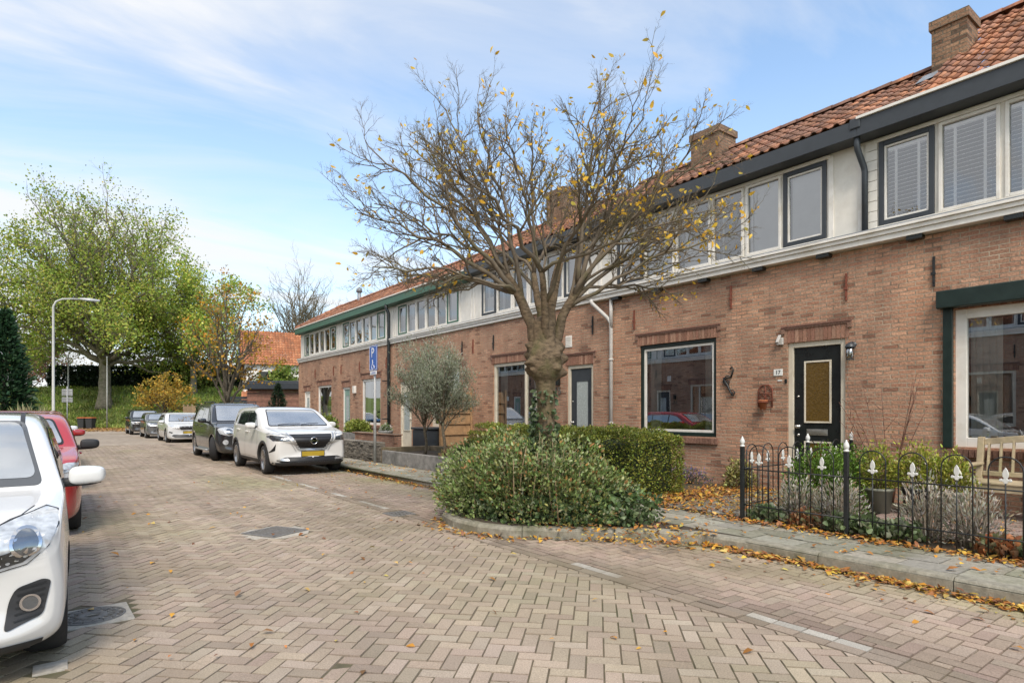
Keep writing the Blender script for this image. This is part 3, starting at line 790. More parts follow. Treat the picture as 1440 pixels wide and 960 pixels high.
def house(label, y0, y1, wins, doors, uppers, fascia, fz, ridge, roof_range=None, tilepal=PAL_TILE, cornice=.12, brackets=False, ends=(False, False), hip=False, group='terraced brick houses along the street', white_gutter=False, anchors=(), door_styles=None, boards=M_board):
    root = thing('terraced_house', label, 'house', (XF, y0, .12), group)
    holes = [w_[:4] for w_ in wins]+[d[:4] for d in doors]
    b = MB(); wall_holes(b, XF, y0, y1, .10, 3.97, holes)
    D = 7.6
    if ends[0]: b.quad((XF,y0,.1), (XF+D,y0,.1), (XF+D,y0,3.97), (XF,y0,3.97))
    if ends[1]: b.quad((XF,y1,.1), (XF,y1,3.97), (XF+D,y1,3.97), (XF+D,y1,.1))
    b.build('wall', M_brick, root)
    b = MB(); b.quad((XF+D,y0,.1), (XF+D,y1,.1), (XF+D,y1,5.6), (XF+D,y0,5.6)); b.build('rear_wall', M_brick, root)
    # lintels, ledges, sills
    for h in wins:
        b = MB(); soldier(b, h[0]-.08, h[1]+.08, h[3]+.002, .19); ledge(b, h[0]-.1, h[1]+.1, h[3]+.225); b.build('lintel', M_lintel, root)
        b = MB(); y = h[0]-.05
        while y < h[1]+.03:
            v = rng.uniform(.7, 1.15); b.box(XF-.055, XF+.1, y+.004, y+.059, h[2]-.13, h[2]-.025, (.26*v,.145*v,.105*v)); y += .064
        b.build('window_sill', M_lintel, root)
    for h in doors:
        b = MB(); soldier(b, h[0]-.06, h[1]+.06, h[3]+.002, .22); ledge(b, h[0]-.1, h[1]+.1, h[3]+.26); b.build('lintel', M_lintel, root)
    for h in wins:
        kw = h[4] if len(h) > 4 else {}
        window(root, *h[:4], XF+.035, **kw)
    # cornice between the floors
    b = MB(); c = cornice
    b.box(XF-c, XF+.16, y0, y1, 3.98, 4.06); b.box(XF-c-.03, XF+.16, y0, y1, 4.062, 4.12); b.box(XF-c-.06, XF+.16, y0, y1, 4.122, 4.16)
    b.build('cornice', M_white, root, .004)
    b = MB(); b.box(XF-c-.045, XF+.16, y0+.002, y1-.002, 4.162, 4.18); b.build('cornice_flashing', M_lead, root)
    if brackets:
        y = y0+.55
        while y < y1:
            b = MB(); b.box(XF-c+.01, XF-.002, y-.10, y+.10, 3.915, 3.978); b.build('bracket', M_black, root, .006); y += 1.12
    # upper floor: boarded wall with a strip of windows
    XU = XF+.12
    b = MB(); wall_holes(b, XU, y0, y1, 4.16, fz+.02, [(u[0], u[1], 4.27, fz-.06) for u in uppers], .08)
    if ends[0]: b.quad((XU,y0,3.97), (XF+D,y0,3.97), (XF+D,y0,fz), (XU,y0,fz))
    if ends[1]: b.quad((XU,y1,3.97), (XU,y1,fz), (XF+D,y1,fz), (XF+D,y1,3.97))
    b.build('upper_wall', boards, root)
    gaps = [y0]+[v for u in sorted(uppers) for v in u[:2]]+[y1]
    b = MB()
    for p, q in zip(gaps[0::2], gaps[1::2]):
        if q-p > .25:
            b.box(XU-.02, XU-.001, p+.03, p+.11, 4.2, fz-.02); b.box(XU-.02, XU-.001, q-.11, q-.03, 4.2, fz-.02)
            if 'lap' in (label or ''): pass
    lo, hi = min(u[0] for u in uppers), max(u[1] for u in uppers)
    b.box(XU-.045, XU-.001, lo-.06, hi+.06, 4.205, 4.268); b.box(XU-.035, XU-.001, lo-.06, hi+.06, fz-.055, fz+.0)
    b.build('window_surround', M_white, root, .004)
    for u in uppers:
        kw = u[2] if len(u) > 2 else {}
        window(root, u[0], u[1], 4.275, fz-.062, XU-.03, glass=M_glass_up, **kw)
    # gutter fascia
    b = MB(); b.box(XF-.20, XU+.05, y0, y1, fz+.022, fz+.27); b.build('gutter_fascia', fascia, root, .006)
    if white_gutter:
        b = MB(); b.box(XF-.23, XF-.05, y0, y1, fz+.272, fz+.315); b.build('gutter_edge', M_white, root, .005)
    # roof
    ra, rb = roof_range or (y0, y1); xe, ze = XF-.14, fz+.30; xr, zr = ridge
    b = MB()
    if hip:
        hl = (xr-xe)*1.0
        cut = lambda u: (ra, rb-hl*u)
    else: cut = None
    roof_tiles(b, ra, rb, xe, ze, xr, zr, tilepal, cut)
    ridge_tiles(b, ra, rb-(hl if hip else 0), xr, zr+.05, tilepal)
    if hip:
        L = Vector((xr, rb-hl, zr+.05))-Vector((xe, rb, ze+.05)); n = 9
        for i in range(n):
            p = Vector((xe, rb, ze+.05))+L*(i/n); q = Vector((xe, rb, ze+.05))+L*((i+1.08)/n); b.tube([p, q], [.10, .09], 8, True, rng.choice(tilepal))
        b.add([(xr, rb-hl, zr), (xe, rb, ze), (2*xr-xe, rb, ze)], [(0,1,2)], (.3,.13,.08))
    b.quad((xr, ra, zr), (xr, rb-(hl if hip else 0), zr), (2*xr-xe, rb, ze), (2*xr-xe, ra, ze), (.3,.13,.08))
    if ends[0] or True: b.add([(xe+.06, ra+.01, ze-.02), (xr, ra+.01, zr-.02), (2*xr-xe, ra+.01, ze-.02)], [(0,1,2)], (.25,.12,.08))
    b.build('roof', M_tile, root)
    for (y, z, rusty) in anchors: anchor(root, y, z, rusty)
    return root

def front_door(root, ya, yb, za, zb, leaf, frame, glasses, knob_y, letter=None, t=.085):
    b = MB(); b.box(XF+.03, XF+.11, ya, ya+t, za, zb); b.box(XF+.03, XF+.11, yb-t, yb, za, zb); b.box(XF+.03, XF+.11, ya+t, yb-t, zb-t, zb)
    f = b.build('door_frame', frame, root, .006)
    b = MB(); b.box(XF-.05, XF+.11, ya, yb, .13, za); b.build('doorstep', M_conc, root, .006)
    b = MB(); b.box(XF+.062, XF+.10, ya+t+.004, yb-t-.004, za+.01, zb-t-.004); d = b.build('door', leaf, root, .004)
    for (p, q, c, e, gm) in glasses:
        b = MB(); b.frame(XF+.044, XF+.066, p, q, c, e, .028); fr = b.build('glazing_bead', frame if gm is not M_frost else leaf, d, .004)
        b = MB(); b.box(XF+.055, XF+.068, p+.026, q-.026, c+.026, e-.026); b.build('door_glass', gm, d)
    b = MB(); b.lathe([(.03, 0), (.03, .008), (.012, .010), (.012, .04), (.028, .05), (.03, .065), (.016, .078)], (0,0,0), 16, M=Matrix.Translation((XF+.062, knob_y, za+1.0)) @ Matrix.Rotation(R(-90), 4, 'Y'))
    b.lathe([(.022, 0), (.022, .012)], (0,0,0), 14, M=Matrix.Translation((XF+.062, knob_y, za+.86)) @ Matrix.Rotation(R(-90), 4, 'Y'))
    b.lathe([(.017, 0), (.017, .012)], (0,0,0), 14, M=Matrix.Translation((XF+.062, knob_y, za+1.5)) @ Matrix.Rotation(R(-90), 4, 'Y'))
    b.build('door_knob', M_steel, d)
    if letter:
        p, q, c, e = letter; b = MB(); b.box(XF+.050, XF+.062, p, q, c, e); b.box(XF+.044, XF+.050, p+.02, q-.02, c+.025, e-.02); b.build('letterbox', M_steel, d, .003)
    return d

ANTH = dict(outer=M_anth, inner=M_white, tl=.03, t=.07)
WHT = dict(outer=M_white, t=.045)
# --- the near house at the right edge
h19 = house('brick house behind the garden bench, with venetian blinds upstairs and dark green shutter box', -1.6, 4.17,
    [(.55, 2.98, .98, 2.86, dict(outer=M_white, t=.13, kind='curtain'))], [],
    [(3.25, 3.98, dict(kind='venetian', **ANTH)), (2.5, 3.2, dict(kind='venetian', **WHT)), (1.75, 2.45, dict(kind='venetian', **WHT)), (1.0, 1.7, dict(kind='venetian', **WHT)), (.2, .95, dict(kind='venetian', **ANTH))],
    M_anth, 5.60, (12.2, 7.85), (-1.6, 3.36), cornice=.14, brackets=True, ends=(True, False), white_gutter=True, anchors=[(3.22, 3.22, False)])
b = MB(); b.box(XF-.17, XF-.002, .4, 3.15, 2.88, 3.12); b.build('shutter_box', M_dkgreen, h19, .012)
b = MB(); b.box(XF-.06, XF-.002, 2.99, 3.10, .97, 2.878); b.build('shutter_rail', M_dkgreen, h19, .005)
b = MB()
for k in range(9): b.box(XF+.094, XF+.118, 4.0, 4.165, 4.21+k*.155, 4.21+k*.155+.148)
b.build('lap_siding', M_board, h19, .004)
chimney(h19, 10.85, 11.32, 3.12, 3.58, 6.2, 7.5)
b = MB()
b.add([(10.60, 2.98, 6.56), (10.60, 3.72, 6.52), (10.86, 3.70, 6.72), (10.86, 3.02, 6.76)], [(0,1,2,3)]); b.add([(10.80,3.10,6.72),(11.5,3.10,7.28),(11.5,2.92,7.30),(10.7,2.92,6.66)], [(0,1,2,3)])
b.build('chimney_flashing', M_lead, h19)
pipe(h19, [(XF-.13, 4.19, 5.78), (XF-.13, 4.19, 5.52), (XF-.12, 4.19, 5.46), (XF+.04, 4.16, 5.20), (XF+.05, 4.155, 5.14), (XF+.05, 4.155, 4.19)], .045, M_anth)
b = MB(); b.box(XF-.22, XF-.06, 4.11, 4.27, 5.74, 5.90); b.build('gutter_hopper', M_anth, h19, .02)

# --- number 17
h17 = house('brick house with black front door, amber door glass and number 17 beside it', 4.17, 9.95,
    [(6.74, 8.60, .99, 2.86, dict(outer=M_dkgreen, inner=M_white, t=.075, tl=.05, kind='curtain'))], [(4.42, 5.36, .2, 2.62)],
    [(4.76, 5.49, dict(kind='roller', **ANTH)), (5.53, 6.2, dict(kind='roller', **WHT)), (6.24, 6.9, dict(kind='curtain', **WHT)), (6.94, 7.75, dict(kind='half', **WHT)), (7.79, 8.56, dict(kind='roller', **WHT)), (8.6, 9.33, dict(kind='roller', **ANTH))],
    M_anth, 5.60, (11.45, 7.0), (3.36, 9.95), tilepal=PAL_TILE_DULL+PAL_TILE[2:5], cornice=.14, brackets=True, anchors=[(8.74, 3.22, True), (6.42, 3.35, True), (4.40, 3.2, True)])
front_door(h17, 4.42, 5.36, .22, 2.62, M_black, M_cream, [(4.66, 5.10, 1.28, 2.30, M_amber), (4.66, 5.10, .42, .98, M_amber)], 5.20, (4.72, 5.06, 1.08, 1.18))
chimney(h17, 11.0, 11.6, 7.45, 8.15, 6.2, 7.45)
b = MB(); b.add([(10.75, 7.35, 6.47), (10.75, 8.25, 6.47), (11.02, 8.2, 6.66), (11.02, 7.4, 6.66)], [(0,1,2,3)]); b.add([(11.0,7.44,6.66),(11.55,7.44,7.04),(11.55,7.3,7.06),(10.9,7.3,6.6)], [(0,1,2,3)]); b.build('chimney_flashing', M_lead, h17)
pipe(h17, [(XF-.22, 9.85, 4.0), (XF-.20, 9.83, 3.92), (XF-.07, 9.46, 3.55), (XF-.06, 9.38, 3.44), (XF-.06, 9.37, 3.3), (XF-.06, 9.37, .15)], .042, M_grey_pvc)
pipe(h17, [(XF-.06, 9.37, 3.97), (XF-.06, 9.37, 3.3)], .041, M_grey_pvc)
b = MB(); b.box(XF-.012, XF-.001, 5.44, 5.60, 2.08, 2.19); np_ = b.build('number_plate', mat('enamel_white', (.8,.8,.77), .25, .05), h17, .004)
text_part('17', .095, mat('enamel_black', (.02,.02,.025), .4, 0), np_, face_minus_x(XF-.014, 5.52, 2.135), 'house_number')
b = MB(); b.box(XF-.008, XF-.001, 5.45, 5.53, 1.99, 2.01); b.build('name_plate', MATS['enamel_white'], h17)
b = MB(); b.box(XF-.02, XF+.03, 5.365, 5.40, 1.95, 2.02); b.build('doorbell', M_black, h17, .004)

# --- 15
h15 = house('brick house behind the clipped hedge, with number 15 beside its dark grey door', 9.95, 15.22,
    [(12.03, 13.98, .99, 2.82, dict(outer=M_cream, t=.09, mull=(12.55,), kind='curtain'))], [(9.97+.02, 10.88, .2, 2.58)],
    [(10.4, 11.1, dict(kind='roller', **ANTH)), (11.14, 11.8, dict(kind='curtain', **WHT)), (11.84, 12.5, WHT), (12.54, 13.2, dict(kind='half', **WHT)), (13.24, 13.95, dict(kind='curtain', **WHT)), (14.0, 14.7, dict(kind='half', **ANTH))],
    M_anth, 5.50, (11.45, 6.9), tilepal=PAL_TILE, cornice=.05, anchors=[(13.95, 3.22, False), (9.99, 3.25, False), (15.0, 3.2, True)])
front_door(h15, 9.99, 10.88, .22, 2.58, M_anth, M_cream, [(10.18, 10.62, .72, 2.22, M_frost)], 10.73, (10.22, 10.58, .5, .62))
for ch, z in (('15', 1.98),): text_part(ch, .26, mat('number_grey', (.13,.12,.10), .5, 0), h15, face_minus_x(XF-.02, 11.2, z), 'house_number', .008)
b = MB(); b.box(XF-.09, XF-.002, 11.12, 11.24, 2.12, 2.32); b.build('wall_light', M_black, h15, .01)
b = MB(); b.box(XF-.015, XF-.001, 10.7, 10.92, 3.02, 3.30)
for k in range(6): b.box(XF-.022, XF-.015, 10.73, 10.89, 3.05+k*.04, 3.05+k*.04+.022)
b.build('air_vent', M_white, h15, .003)
chimney(h15, 11.0, 11.6, 12.3, 13.0, 6.2, 7.6, 2)
# --- 13, 11, 9
GRN = dict(outer=M_green, inner=M_white, tl=.03, t=.055)
def far_upper(a, b_, n):
    w_ = (b_-a)/n; return [(a+i*w_+.015, a+(i+1)*w_-.015, dict(kind=[None, 'curtain', 'half', 'curtain', 'roller', None][(i+int(a)) % 6], **(GRN if i in (0, n-1) else WHT))) for i in range(n)]
h13 = house('brick house behind the two olive trees, with a green gutter board', 15.22, 20.5,
    [(15.75, 17.5, .99, 2.82, dict(outer=M_cream, t=.09, kind='half'))], [(18.9, 19.8, .2, 2.55)], far_upper(16.0, 20.15, 6), M_green, 5.38, (11.45, 6.75), cornice=.05, anchors=[(18.3, 3.2, True), (15.6, 3.2, False)], white_gutter=True)
front_door(h13, 18.9, 19.8, .22, 2.55, M_cream, M_cream, [(19.1, 19.6, .8, 2.2, M_frost)], 19.05)
h11 = house('brick house with a pale green front door between two white framed windows', 20.5, 25.85,
    [(21.44, 23.19, .97, 2.78, dict(outer=M_white, t=.09, kind='curtain'))], [(24.45, 25.24, .2, 2.53)], far_upper(21.25, 25.5, 6), M_green, 5.38, (11.45, 6.75), cornice=.05, anchors=[(23.4, 3.1, True), (20.9, 3.1, True), (25.4, 3.1, True)], white_gutter=True)
front_door(h11, 24.45, 25.24, .22, 2.53, mat('sage_door', (.20,.33,.27), .4, .1), M_white, [(24.63, 25.05, 1.1, 2.2, M_frost)], 24.6)
b = MB(); b.box(XF-.10, XF-.002, 23.75, 23.95, 2.25, 2.55); b.build('meter_box', M_white, h11, .01)
h09 = house('farthest brick house of the terrace with a hipped roof end and small side window', 25.85, 31.2,
    [(26.6, 28.36, .97, 2.70, dict(outer=M_white, t=.09, kind='half'))], [(29.46, 30.31, .2, 2.5)], far_upper(26.3, 30.6, 6), M_green, 5.38, (11.45, 6.75), cornice=.05, ends=(False, True), hip=True, anchors=[(28.7, 3.1, True), (26.3, 3.1, True)], white_gutter=True)
front_door(h09, 29.46, 30.31, .22, 2.5, M_white, M_white, [(29.65, 30.1, .8, 2.2, M_frost)], 29.6)
pipe(h11, [(XF-.16, 20.6, 5.45), (XF-.16, 20.6, 5.3), (XF-.08, 20.55, 5.1), (XF-.08, 20.55, 1.0), (XF-.2, 20.7, .75)], .06, M_black)
for hh, y, z0 in ((h09, 27.0, 6.75), (h11, 22.3, 6.75)):
    b = MB(); b.tube([(11.35, y, z0-.3), (11.35, y, z0+.35)], .09, 10); b.lathe([(.14, z0+.35), (.14, z0+.5), (.05, z0+.58)], (11.35, y, 0), 10); b.build('vent_pipe', M_lead, hh)

# --- the terrace across the street, seen in the window panes
OPP = ['house across the street behind the white hatchback, mirrored in the window above the bench', 'house across the street whose dark gutter is mirrored above the bench window',
       'mirrored house across the street in the left half of the number 17 window', 'mirrored house across the street in the right half of the number 17 window',
       'house across the street mirrored in the window of number 15', 'house across the street mirrored in the window behind the olive trees', 'farthest house across the street, mirrored beside the green front door']
for i, (src, yy) in enumerate(((h13, 4.5), (h15, 9.8), (h13, 15.1), (h15, 20.4), (h11, 25.8), (h13, 31.1), (h11, 36.5))):
    o = copy_tree(src); o.rotation_euler = (0, 0, math.pi); o.location = (-4.75, yy, .12)
    o['label'] = OPP[i]; o['group'] = 'brick houses across the street'

# ornaments on the wall of 17
def scroll(c, r0, r1, turns, a0, n=40):
    pts = []
    for i in range(n+1):
        t_ = i/n; a = a0+turns*2*math.pi*t_; r = r0+(r1-r0)*t_; pts.append((XF-.03, c[0]-r*math.cos(a), c[1]+r*math.sin(a)))
    return pts
t = MB()
t.tube(scroll((6.50, 2.02), .15, .02, 1.1, .9), [.013]*41, 6); t.tube(scroll((6.36, 1.74), .075, .012, -1.3, 2.0), .012, 6); t.tube([(XF-.03, 6.40, 2.12), (XF-.03, 6.33, 2.3), (XF-.03, 6.37, 2.38), (XF-.03, 6.42, 2.33)], [.02, .018, .015, .02], 6)
t.tube([(XF-.03, 6.60, 2.1), (XF-.03, 6.5, 1.95), (XF-.03, 6.40, 1.75), (XF-.03, 6.33, 1.68)], [.02, .03, .02, .012], 6); t.tube([(XF-.03, 6.62, 2.13), (XF-.03, 6.55, 2.1), (XF-.03, 6.42, 2.14)], [.01,.02,.012], 6)
o = t.build('wall_ornament', M_iron_black, None); o.scale = (1, .75, .75); o.location = (0, 6.45*.25, 2.0*.25)
tag(o, 'scrolled black iron ornament on the brick wall between window and black door', 'ornament')
t = thing('wall_planter', 'rusty iron wall rack with a small terracotta pot left of the black door', 'planter', (XF, 5.75, 1.6))
b = MB(); b.tube([(XF-.02, 5.62, 1.55), (XF-.02, 5.62, 1.86), (XF-.02, 5.68, 1.93), (XF-.02, 5.80, 1.93), (XF-.02, 5.87, 1.86), (XF-.02, 5.87, 1.55)], .012, 6)
for z in (1.55, 1.66, 1.78): b.tube([(XF-.02, 5.62, z), (XF-.02, 5.87, z)], .009, 6)
b.tube([(XF-.02, 5.745, 1.55), (XF-.02, 5.745, 1.93)], .008, 6)
for y in (5.69, 5.80):
    for z in (1.72, 1.84): b.tube([(XF-.02, y+.04*math.cos(a*.785), z+.04*math.sin(a*.785)) for a in range(8)], .006, 5, closed=True)
b.tube([(XF-.16, 5.745+.1*math.cos(a*.524), 1.60) if False else (XF-.10+.08*math.cos(a*.524), 5.745+.09*math.sin(a*.524), 1.63) for a in range(12)], .008, 5, closed=True)
b.build('rack', M_rust, t)
b = MB(); b.lathe([(.045, 1.50), (.07, 1.64), (.08, 1.64), (.08, 1.67), (.065, 1.67), (.05, 1.6)], (XF-.10, 5.745, 0), 16); b.build('pot', mat('terracotta', (.42,.14,.06), .8, .2), t)
t = thing('wall_lantern', 'dark metal lantern with clear glass right of the black door', 'wall lamp', (XF, 4.3, 2.3))
b = MB(); b.lathe([(.05, 0), (.05, .015)], (0,0,0), 14, M=Matrix.Translation((XF, 4.30, 2.50)) @ Matrix.Rotation(R(-90), 4, 'Y')); b.tube([(XF, 4.30, 2.50), (XF-.05, 4.30, 2.54), (XF-.10, 4.30, 2.53), (XF-.11, 4.30, 2.49)], .012, 8); b.lathe([(.02, 2.53), (.06, 2.50), (.075, 2.46), (.075, 2.45)], (XF-.11, 4.30, 0), 14)
for k in range(4):
    a = k*math.pi/2+.78; b.tube([(XF-.11+.06*math.cos(a), 4.30+.06*math.sin(a), 2.45), (XF-.11+.05*math.cos(a), 4.30+.05*math.sin(a), 2.27)], .006, 5)
b.lathe([(.055, 2.265), (.055, 2.28)], (XF-.11, 4.30, 0), 14); b.build('bracket', M_anth, t)
b = MB(); b.lathe([(.055, 2.28), (.062, 2.45)], (XF-.11, 4.30, 0), 14); b.build('glass', M_glass, t)
b = MB(); b.ball((XF-.11, 4.30, 2.36), .03, 10, 8, sc=(1,1,1.4)); b.build('bulb', M_frost, t)
t = MB(); t.box(XF-.05, XF-.002, 5.42, 5.53, 2.6, 2.72); t.obox(Matrix.Translation((XF-.07, 5.48, 2.70)) @ Matrix.Rotation(R(35), 4, 'Y'), .03, .05, .16)
tag(t.build('motion_sensor', M_grey_pvc, None, .008), 'small pale sensor on the brick wall above house number 17', 'sensor')
# ------------------------------------------------------------------ cars (front towards local -y, origin on the road under the middle)
M_rubber = mat('tyre_rubber', (.022,.022,.023), .85, .25, 30, bmp=.3, bscale=60, dirt=(.06,.055,.048))
M_rim = mat('alloy_rim', (.42,.42,.43), .28, .1, 10, metal=.85)
M_rimdark = mat('dark_rim', (.03,.03,.032), .4, .1, 10)
M_clad = mat('black_plastic', (.028,.028,.029), .6, .2, 30)
M_wellm = mat('wheel_well', (.008,.008,.008), .95, 0)
M_chrome = mat('chrome', (.75,.75,.76), .12, .05, 10, metal=1)
M_satin = mat('satin_silver', (.50,.51,.52), .3, .05, 10, metal=.7)
M_plate = mat('plate_yellow', (.42,.29,.025), .45, .08, 6)
M_lampclear = mat('lamp_clear', (.60,.62,.63), .10, .35, 22, metal=.22, coat=1)
M_lampdark = mat('lamp_dark', (.075,.08,.085), .06, .3, 20, metal=.3, coat=1)
M_orange = mat('indicator_orange', (.62,.24,.06), .15, .2, 30, coat=1)
M_lens = mat('lamp_lens', (.22,.24,.26), .05, .1, 10, metal=.8, coat=1)
M_seal = mat('rubber_seal', (.012,.012,.013), .5, 0)
def carglass(name, c, r=.42):
    if name in MATS: return MATS[name]
    m, nt, b = new_mat(name)
    out = [n for n in nt.nodes if n.type == 'OUTPUT_MATERIAL'][0]
    n = noise(nt, 2.2, 4); cc = ramp(nt, n, [(.35, tuple(x*.55 for x in c)), (.65, c)]); nt.links.new(cc, b.inputs['Base Color'])
    b.inputs['Roughness'].default_value = .05
    gl = nd(nt, 'ShaderNodeBsdfGlossy'); gl.inputs['Roughness'].default_value = .01; gl.inputs[0].default_value = (.97,.95,.92,1)
    mx = nd(nt, 'ShaderNodeMixShader'); mx.inputs[0].default_value = r
    nt.links.new(b.outputs[0], mx.inputs[1]); nt.links.new(gl.outputs[0], mx.inputs[2]); nt.links.new(mx.outputs[0], out.inputs[0])
    MATS[name] = m; return m
M_wscreen = carglass('windscreen_glass', (.32,.32,.30), .58)
M_sideglass = carglass('side_glass', (.03,.035,.035), .38)
M_wscreen_grey = carglass('pale_windscreen_glass', (.36,.38,.38), .5)

def pchip(pts):
    x = np.array([p[0] for p in pts], float); y = np.array([p[1] for p in pts], float)
    h = np.diff(x); d = np.diff(y)/h; m = np.zeros(len(x)); m[0], m[-1] = d[0], d[-1]
    for i in range(1, len(x)-1):
        if d[i-1]*d[i] > 0:
            w1, w2 = 2*h[i]+h[i-1], h[i]+2*h[i-1]; m[i] = (w1+w2)/(w1/d[i-1]+w2/d[i])
    def f(q):
        q = min(max(q, x[0]), x[-1]); i = min(max(int(np.searchsorted(x, q))-1, 0), len(h)-1); t = (q-x[i])/h[i]
        return float((1+2*t)*(1-t)**2*y[i]+t*(1-t)**2*h[i]*m[i]+t*t*(3-2*t)*y[i+1]+t*t*(t-1)*h[i]*m[i+1])
    return f

class Car:
    def __init__(s, name, label, cat, loc, sp, paint, group, rz=0):
        s.sp = sp; s.root = thing(name, label, cat, loc, group); s.rz = rz
        s.L, s.W = sp['L'], sp['W']; L, W = s.L, s.W
        top, belt, bot, plan = (pchip(sp[k]) for k in ('top', 'belt', 'bot', 'plan'))
        s.top = top
        st = sorted({0, .012, .035, .07, .12, .2, .3, .42, L-.012, L-.035, L-.07, L-.12, L-.2, L-.3, *[p[0] for p in sp['top']], *np.linspace(.5, L-.4, sp.get('nst', 26)).tolist()})
        st2 = [st[0]]
        for q in st[1:]:
            if q-st2[-1] > .009: st2.append(q)
        rows = []; tum = sp.get('tumble', .27)
        for q in st2:
            w_ = W/2*plan(q); zb, zl, zt = bot(q), belt(q), top(q); zl = min(zl, zt-.012); h = zt-zl; hb = zl-zb
            sh = sp.get('shoulder', .035)
            wg = w_*(1-sh*1.1); wt = wg-tum*h
            half = [(0, zb), (.55*w_, zb), (.84*w_, zb+.005), (.945*w_, zb+.045), (.985*w_, zb+.16*hb), (1.0*w_, zb+.38*hb), (.998*w_, zb+.60*hb), (.987*w_, zb+.80*hb), (.972*w_, zb+.93*hb), (w_*(1-sh*.85), zl), (wg, zl+.10*h+.004),
                    (wg-tum*h*.42, zl+.46*h), (wg-tum*h*.80, zl+.80*h), (wt-.015, zl+.925*h), (wt-.065, zl+.972*h), (wt*.72, zl+.988*h), (wt*.38, zt-.002*h), (0, zt)]
            nose = sp.get('nose', .22)*math.exp(-q/.38); tail = sp.get('tail', .14)*math.exp(-(L-q)/.35)
            row = []
            for x, z in half:
                u = abs(x)/(W/2); row.append((x, q+nose*u**2.3-tail*u**2.3-L/2, z))
            rows.append(row)
        vs = []; n = len(rows[0]); full = []
        for r in rows:
            full.append([(-x, y, z) for x, y, z in r[::-1]][:-1]+r+[])
        N = len(full[0])       # ring: roof centre .. -side .. bottom centre .. +side .. roof centre
        ring = [f[1:] for f in full]; N -= 1
        for r in ring: vs += r
        k = len(ring)
        fs = [(i*N+j, i*N+(j+1) % N, (i+1)*N+(j+1) % N, (i+1)*N+j) for i in range(k-1) for j in range(N)]
        fs += [tuple(range(N-1, -1, -1)), tuple(range((k-1)*N, k*N))]
        me = bpy.data.meshes.new('body'); me.from_pydata(vs, [], fs); me.update()
        bm = bmesh.new(); bm.from_mesh(me); bmesh.ops.recalc_face_normals(bm, faces=bm.faces); bm.to_mesh(me); bm.free()
        me.polygons.foreach_set('use_smooth', [True]*len(me.polygons))
        me.materials.append(paint); me.materials.append(M_wellm)
        tmp = bpy.data.objects.new('body', me); COL.objects.link(tmp)
        sub = tmp.modifiers.new('s', 'SUBSURF'); sub.levels = sub.render_levels = sp.get('sub', 1)
        cut = MB(); rw = sp['wheel']+.055
        s.axles = (sp['ax'][0]-L/2, sp['ax'][1]-L/2)
        for y in s.axles:
            for sx in (-1, 1):
                n_ = 40; c0, c1 = sx*(W/2-.30), sx*(W/2+.2); vv = []
                for x in (c0, c1):
                    vv += [(x, y+rw*math.cos(2*math.pi*i/n_), sp['wheel']+rw*math.sin(2*math.pi*i/n_)) for i in range(n_)]
                ff = [(i, (i+1) % n_, n_+(i+1) % n_, n_+i) for i in range(n_)]+[tuple(range(n_-1, -1, -1)), tuple(range(n_, 2*n_))]
                cut.add(vv, ff if sx > 0 else [f[::-1] for f in ff])
        cme = bpy.data.meshes.new('cut'); cme.from_pydata(cut.v, [], cut.f); cme.materials.append(M_wellm); cme.materials.append(M_wellm)
        cme.polygons.foreach_set('material_index', [1]*len(cme.polygons)); cme.update()
        bm = bmesh.new(); bm.from_mesh(cme); bmesh.ops.recalc_face_normals(bm, faces=bm.faces); bm.to_mesh(cme); bm.free()
        cob = bpy.data.objects.new('cut', cme); COL.objects.link(cob)
        dg = bpy.context.evaluated_depsgraph_get()
        s.bvh_mesh = bpy.data.meshes.new_from_object(tmp.evaluated_get(dg))
        s.bvh = BVHTree.FromPolygons([v.co for v in s.bvh_mesh.vertices], [p.vertices for p in s.bvh_mesh.polygons])
        bo = tmp.modifiers.new('b', 'BOOLEAN'); bo.operation = 'DIFFERENCE'; bo.object = cob; bo.solver = 'EXACT'
        dg = bpy.context.evaluated_depsgraph_get(); fin = bpy.data.meshes.new_from_object(tmp.evaluated_get(dg))
        bpy.data.objects.remove(cob); bpy.data.objects.remove(tmp); bpy.data.meshes.remove(me); bpy.data.meshes.remove(cme); bpy.data.meshes.remove(s.bvh_mesh)
        fin.name = 'body'
        s.body = bpy.data.objects.new('body', fin); COL.objects.link(s.body); s.body.parent = s.root
        if len(fin.materials) < 2: fin.materials.append(M_wellm)
        s.root.rotation_euler = (0, 0, rz)
    def part(s, mb, name, m, parent=None, bevel=0):
        """mesh given in car coordinates"""
        me = bpy.data.meshes.new(name); me.from_pydata([tuple(v) for v in mb.v], [], mb.f); me.polygons.foreach_set('use_smooth', mb.sm); me.update()
        return link(name, me, m, parent or s.root, None, bevel)
    def cast(s, axis, a, b, side=1):
        if axis == 'front': o, d = Vector((a, -9, b)), Vector((0, 1, 0))
        elif axis == 'side': o, d = Vector((9*side, a, b)), Vector((-side, 0, 0))
        elif axis == 'back': o, d = Vector((a, 9, b)), Vector((0, -1, 0))
        else: o, d = Vector((a, b, 9)), Vector((0, 0, -1))
        h = s.bvh.ray_cast(o, d)
        if h[0] is None:
            h2 = s.bvh.find_nearest(o+d*9 if axis != 'top' else o+d*8); return h2[0], h2[1], d
        return h[0], h[1], d
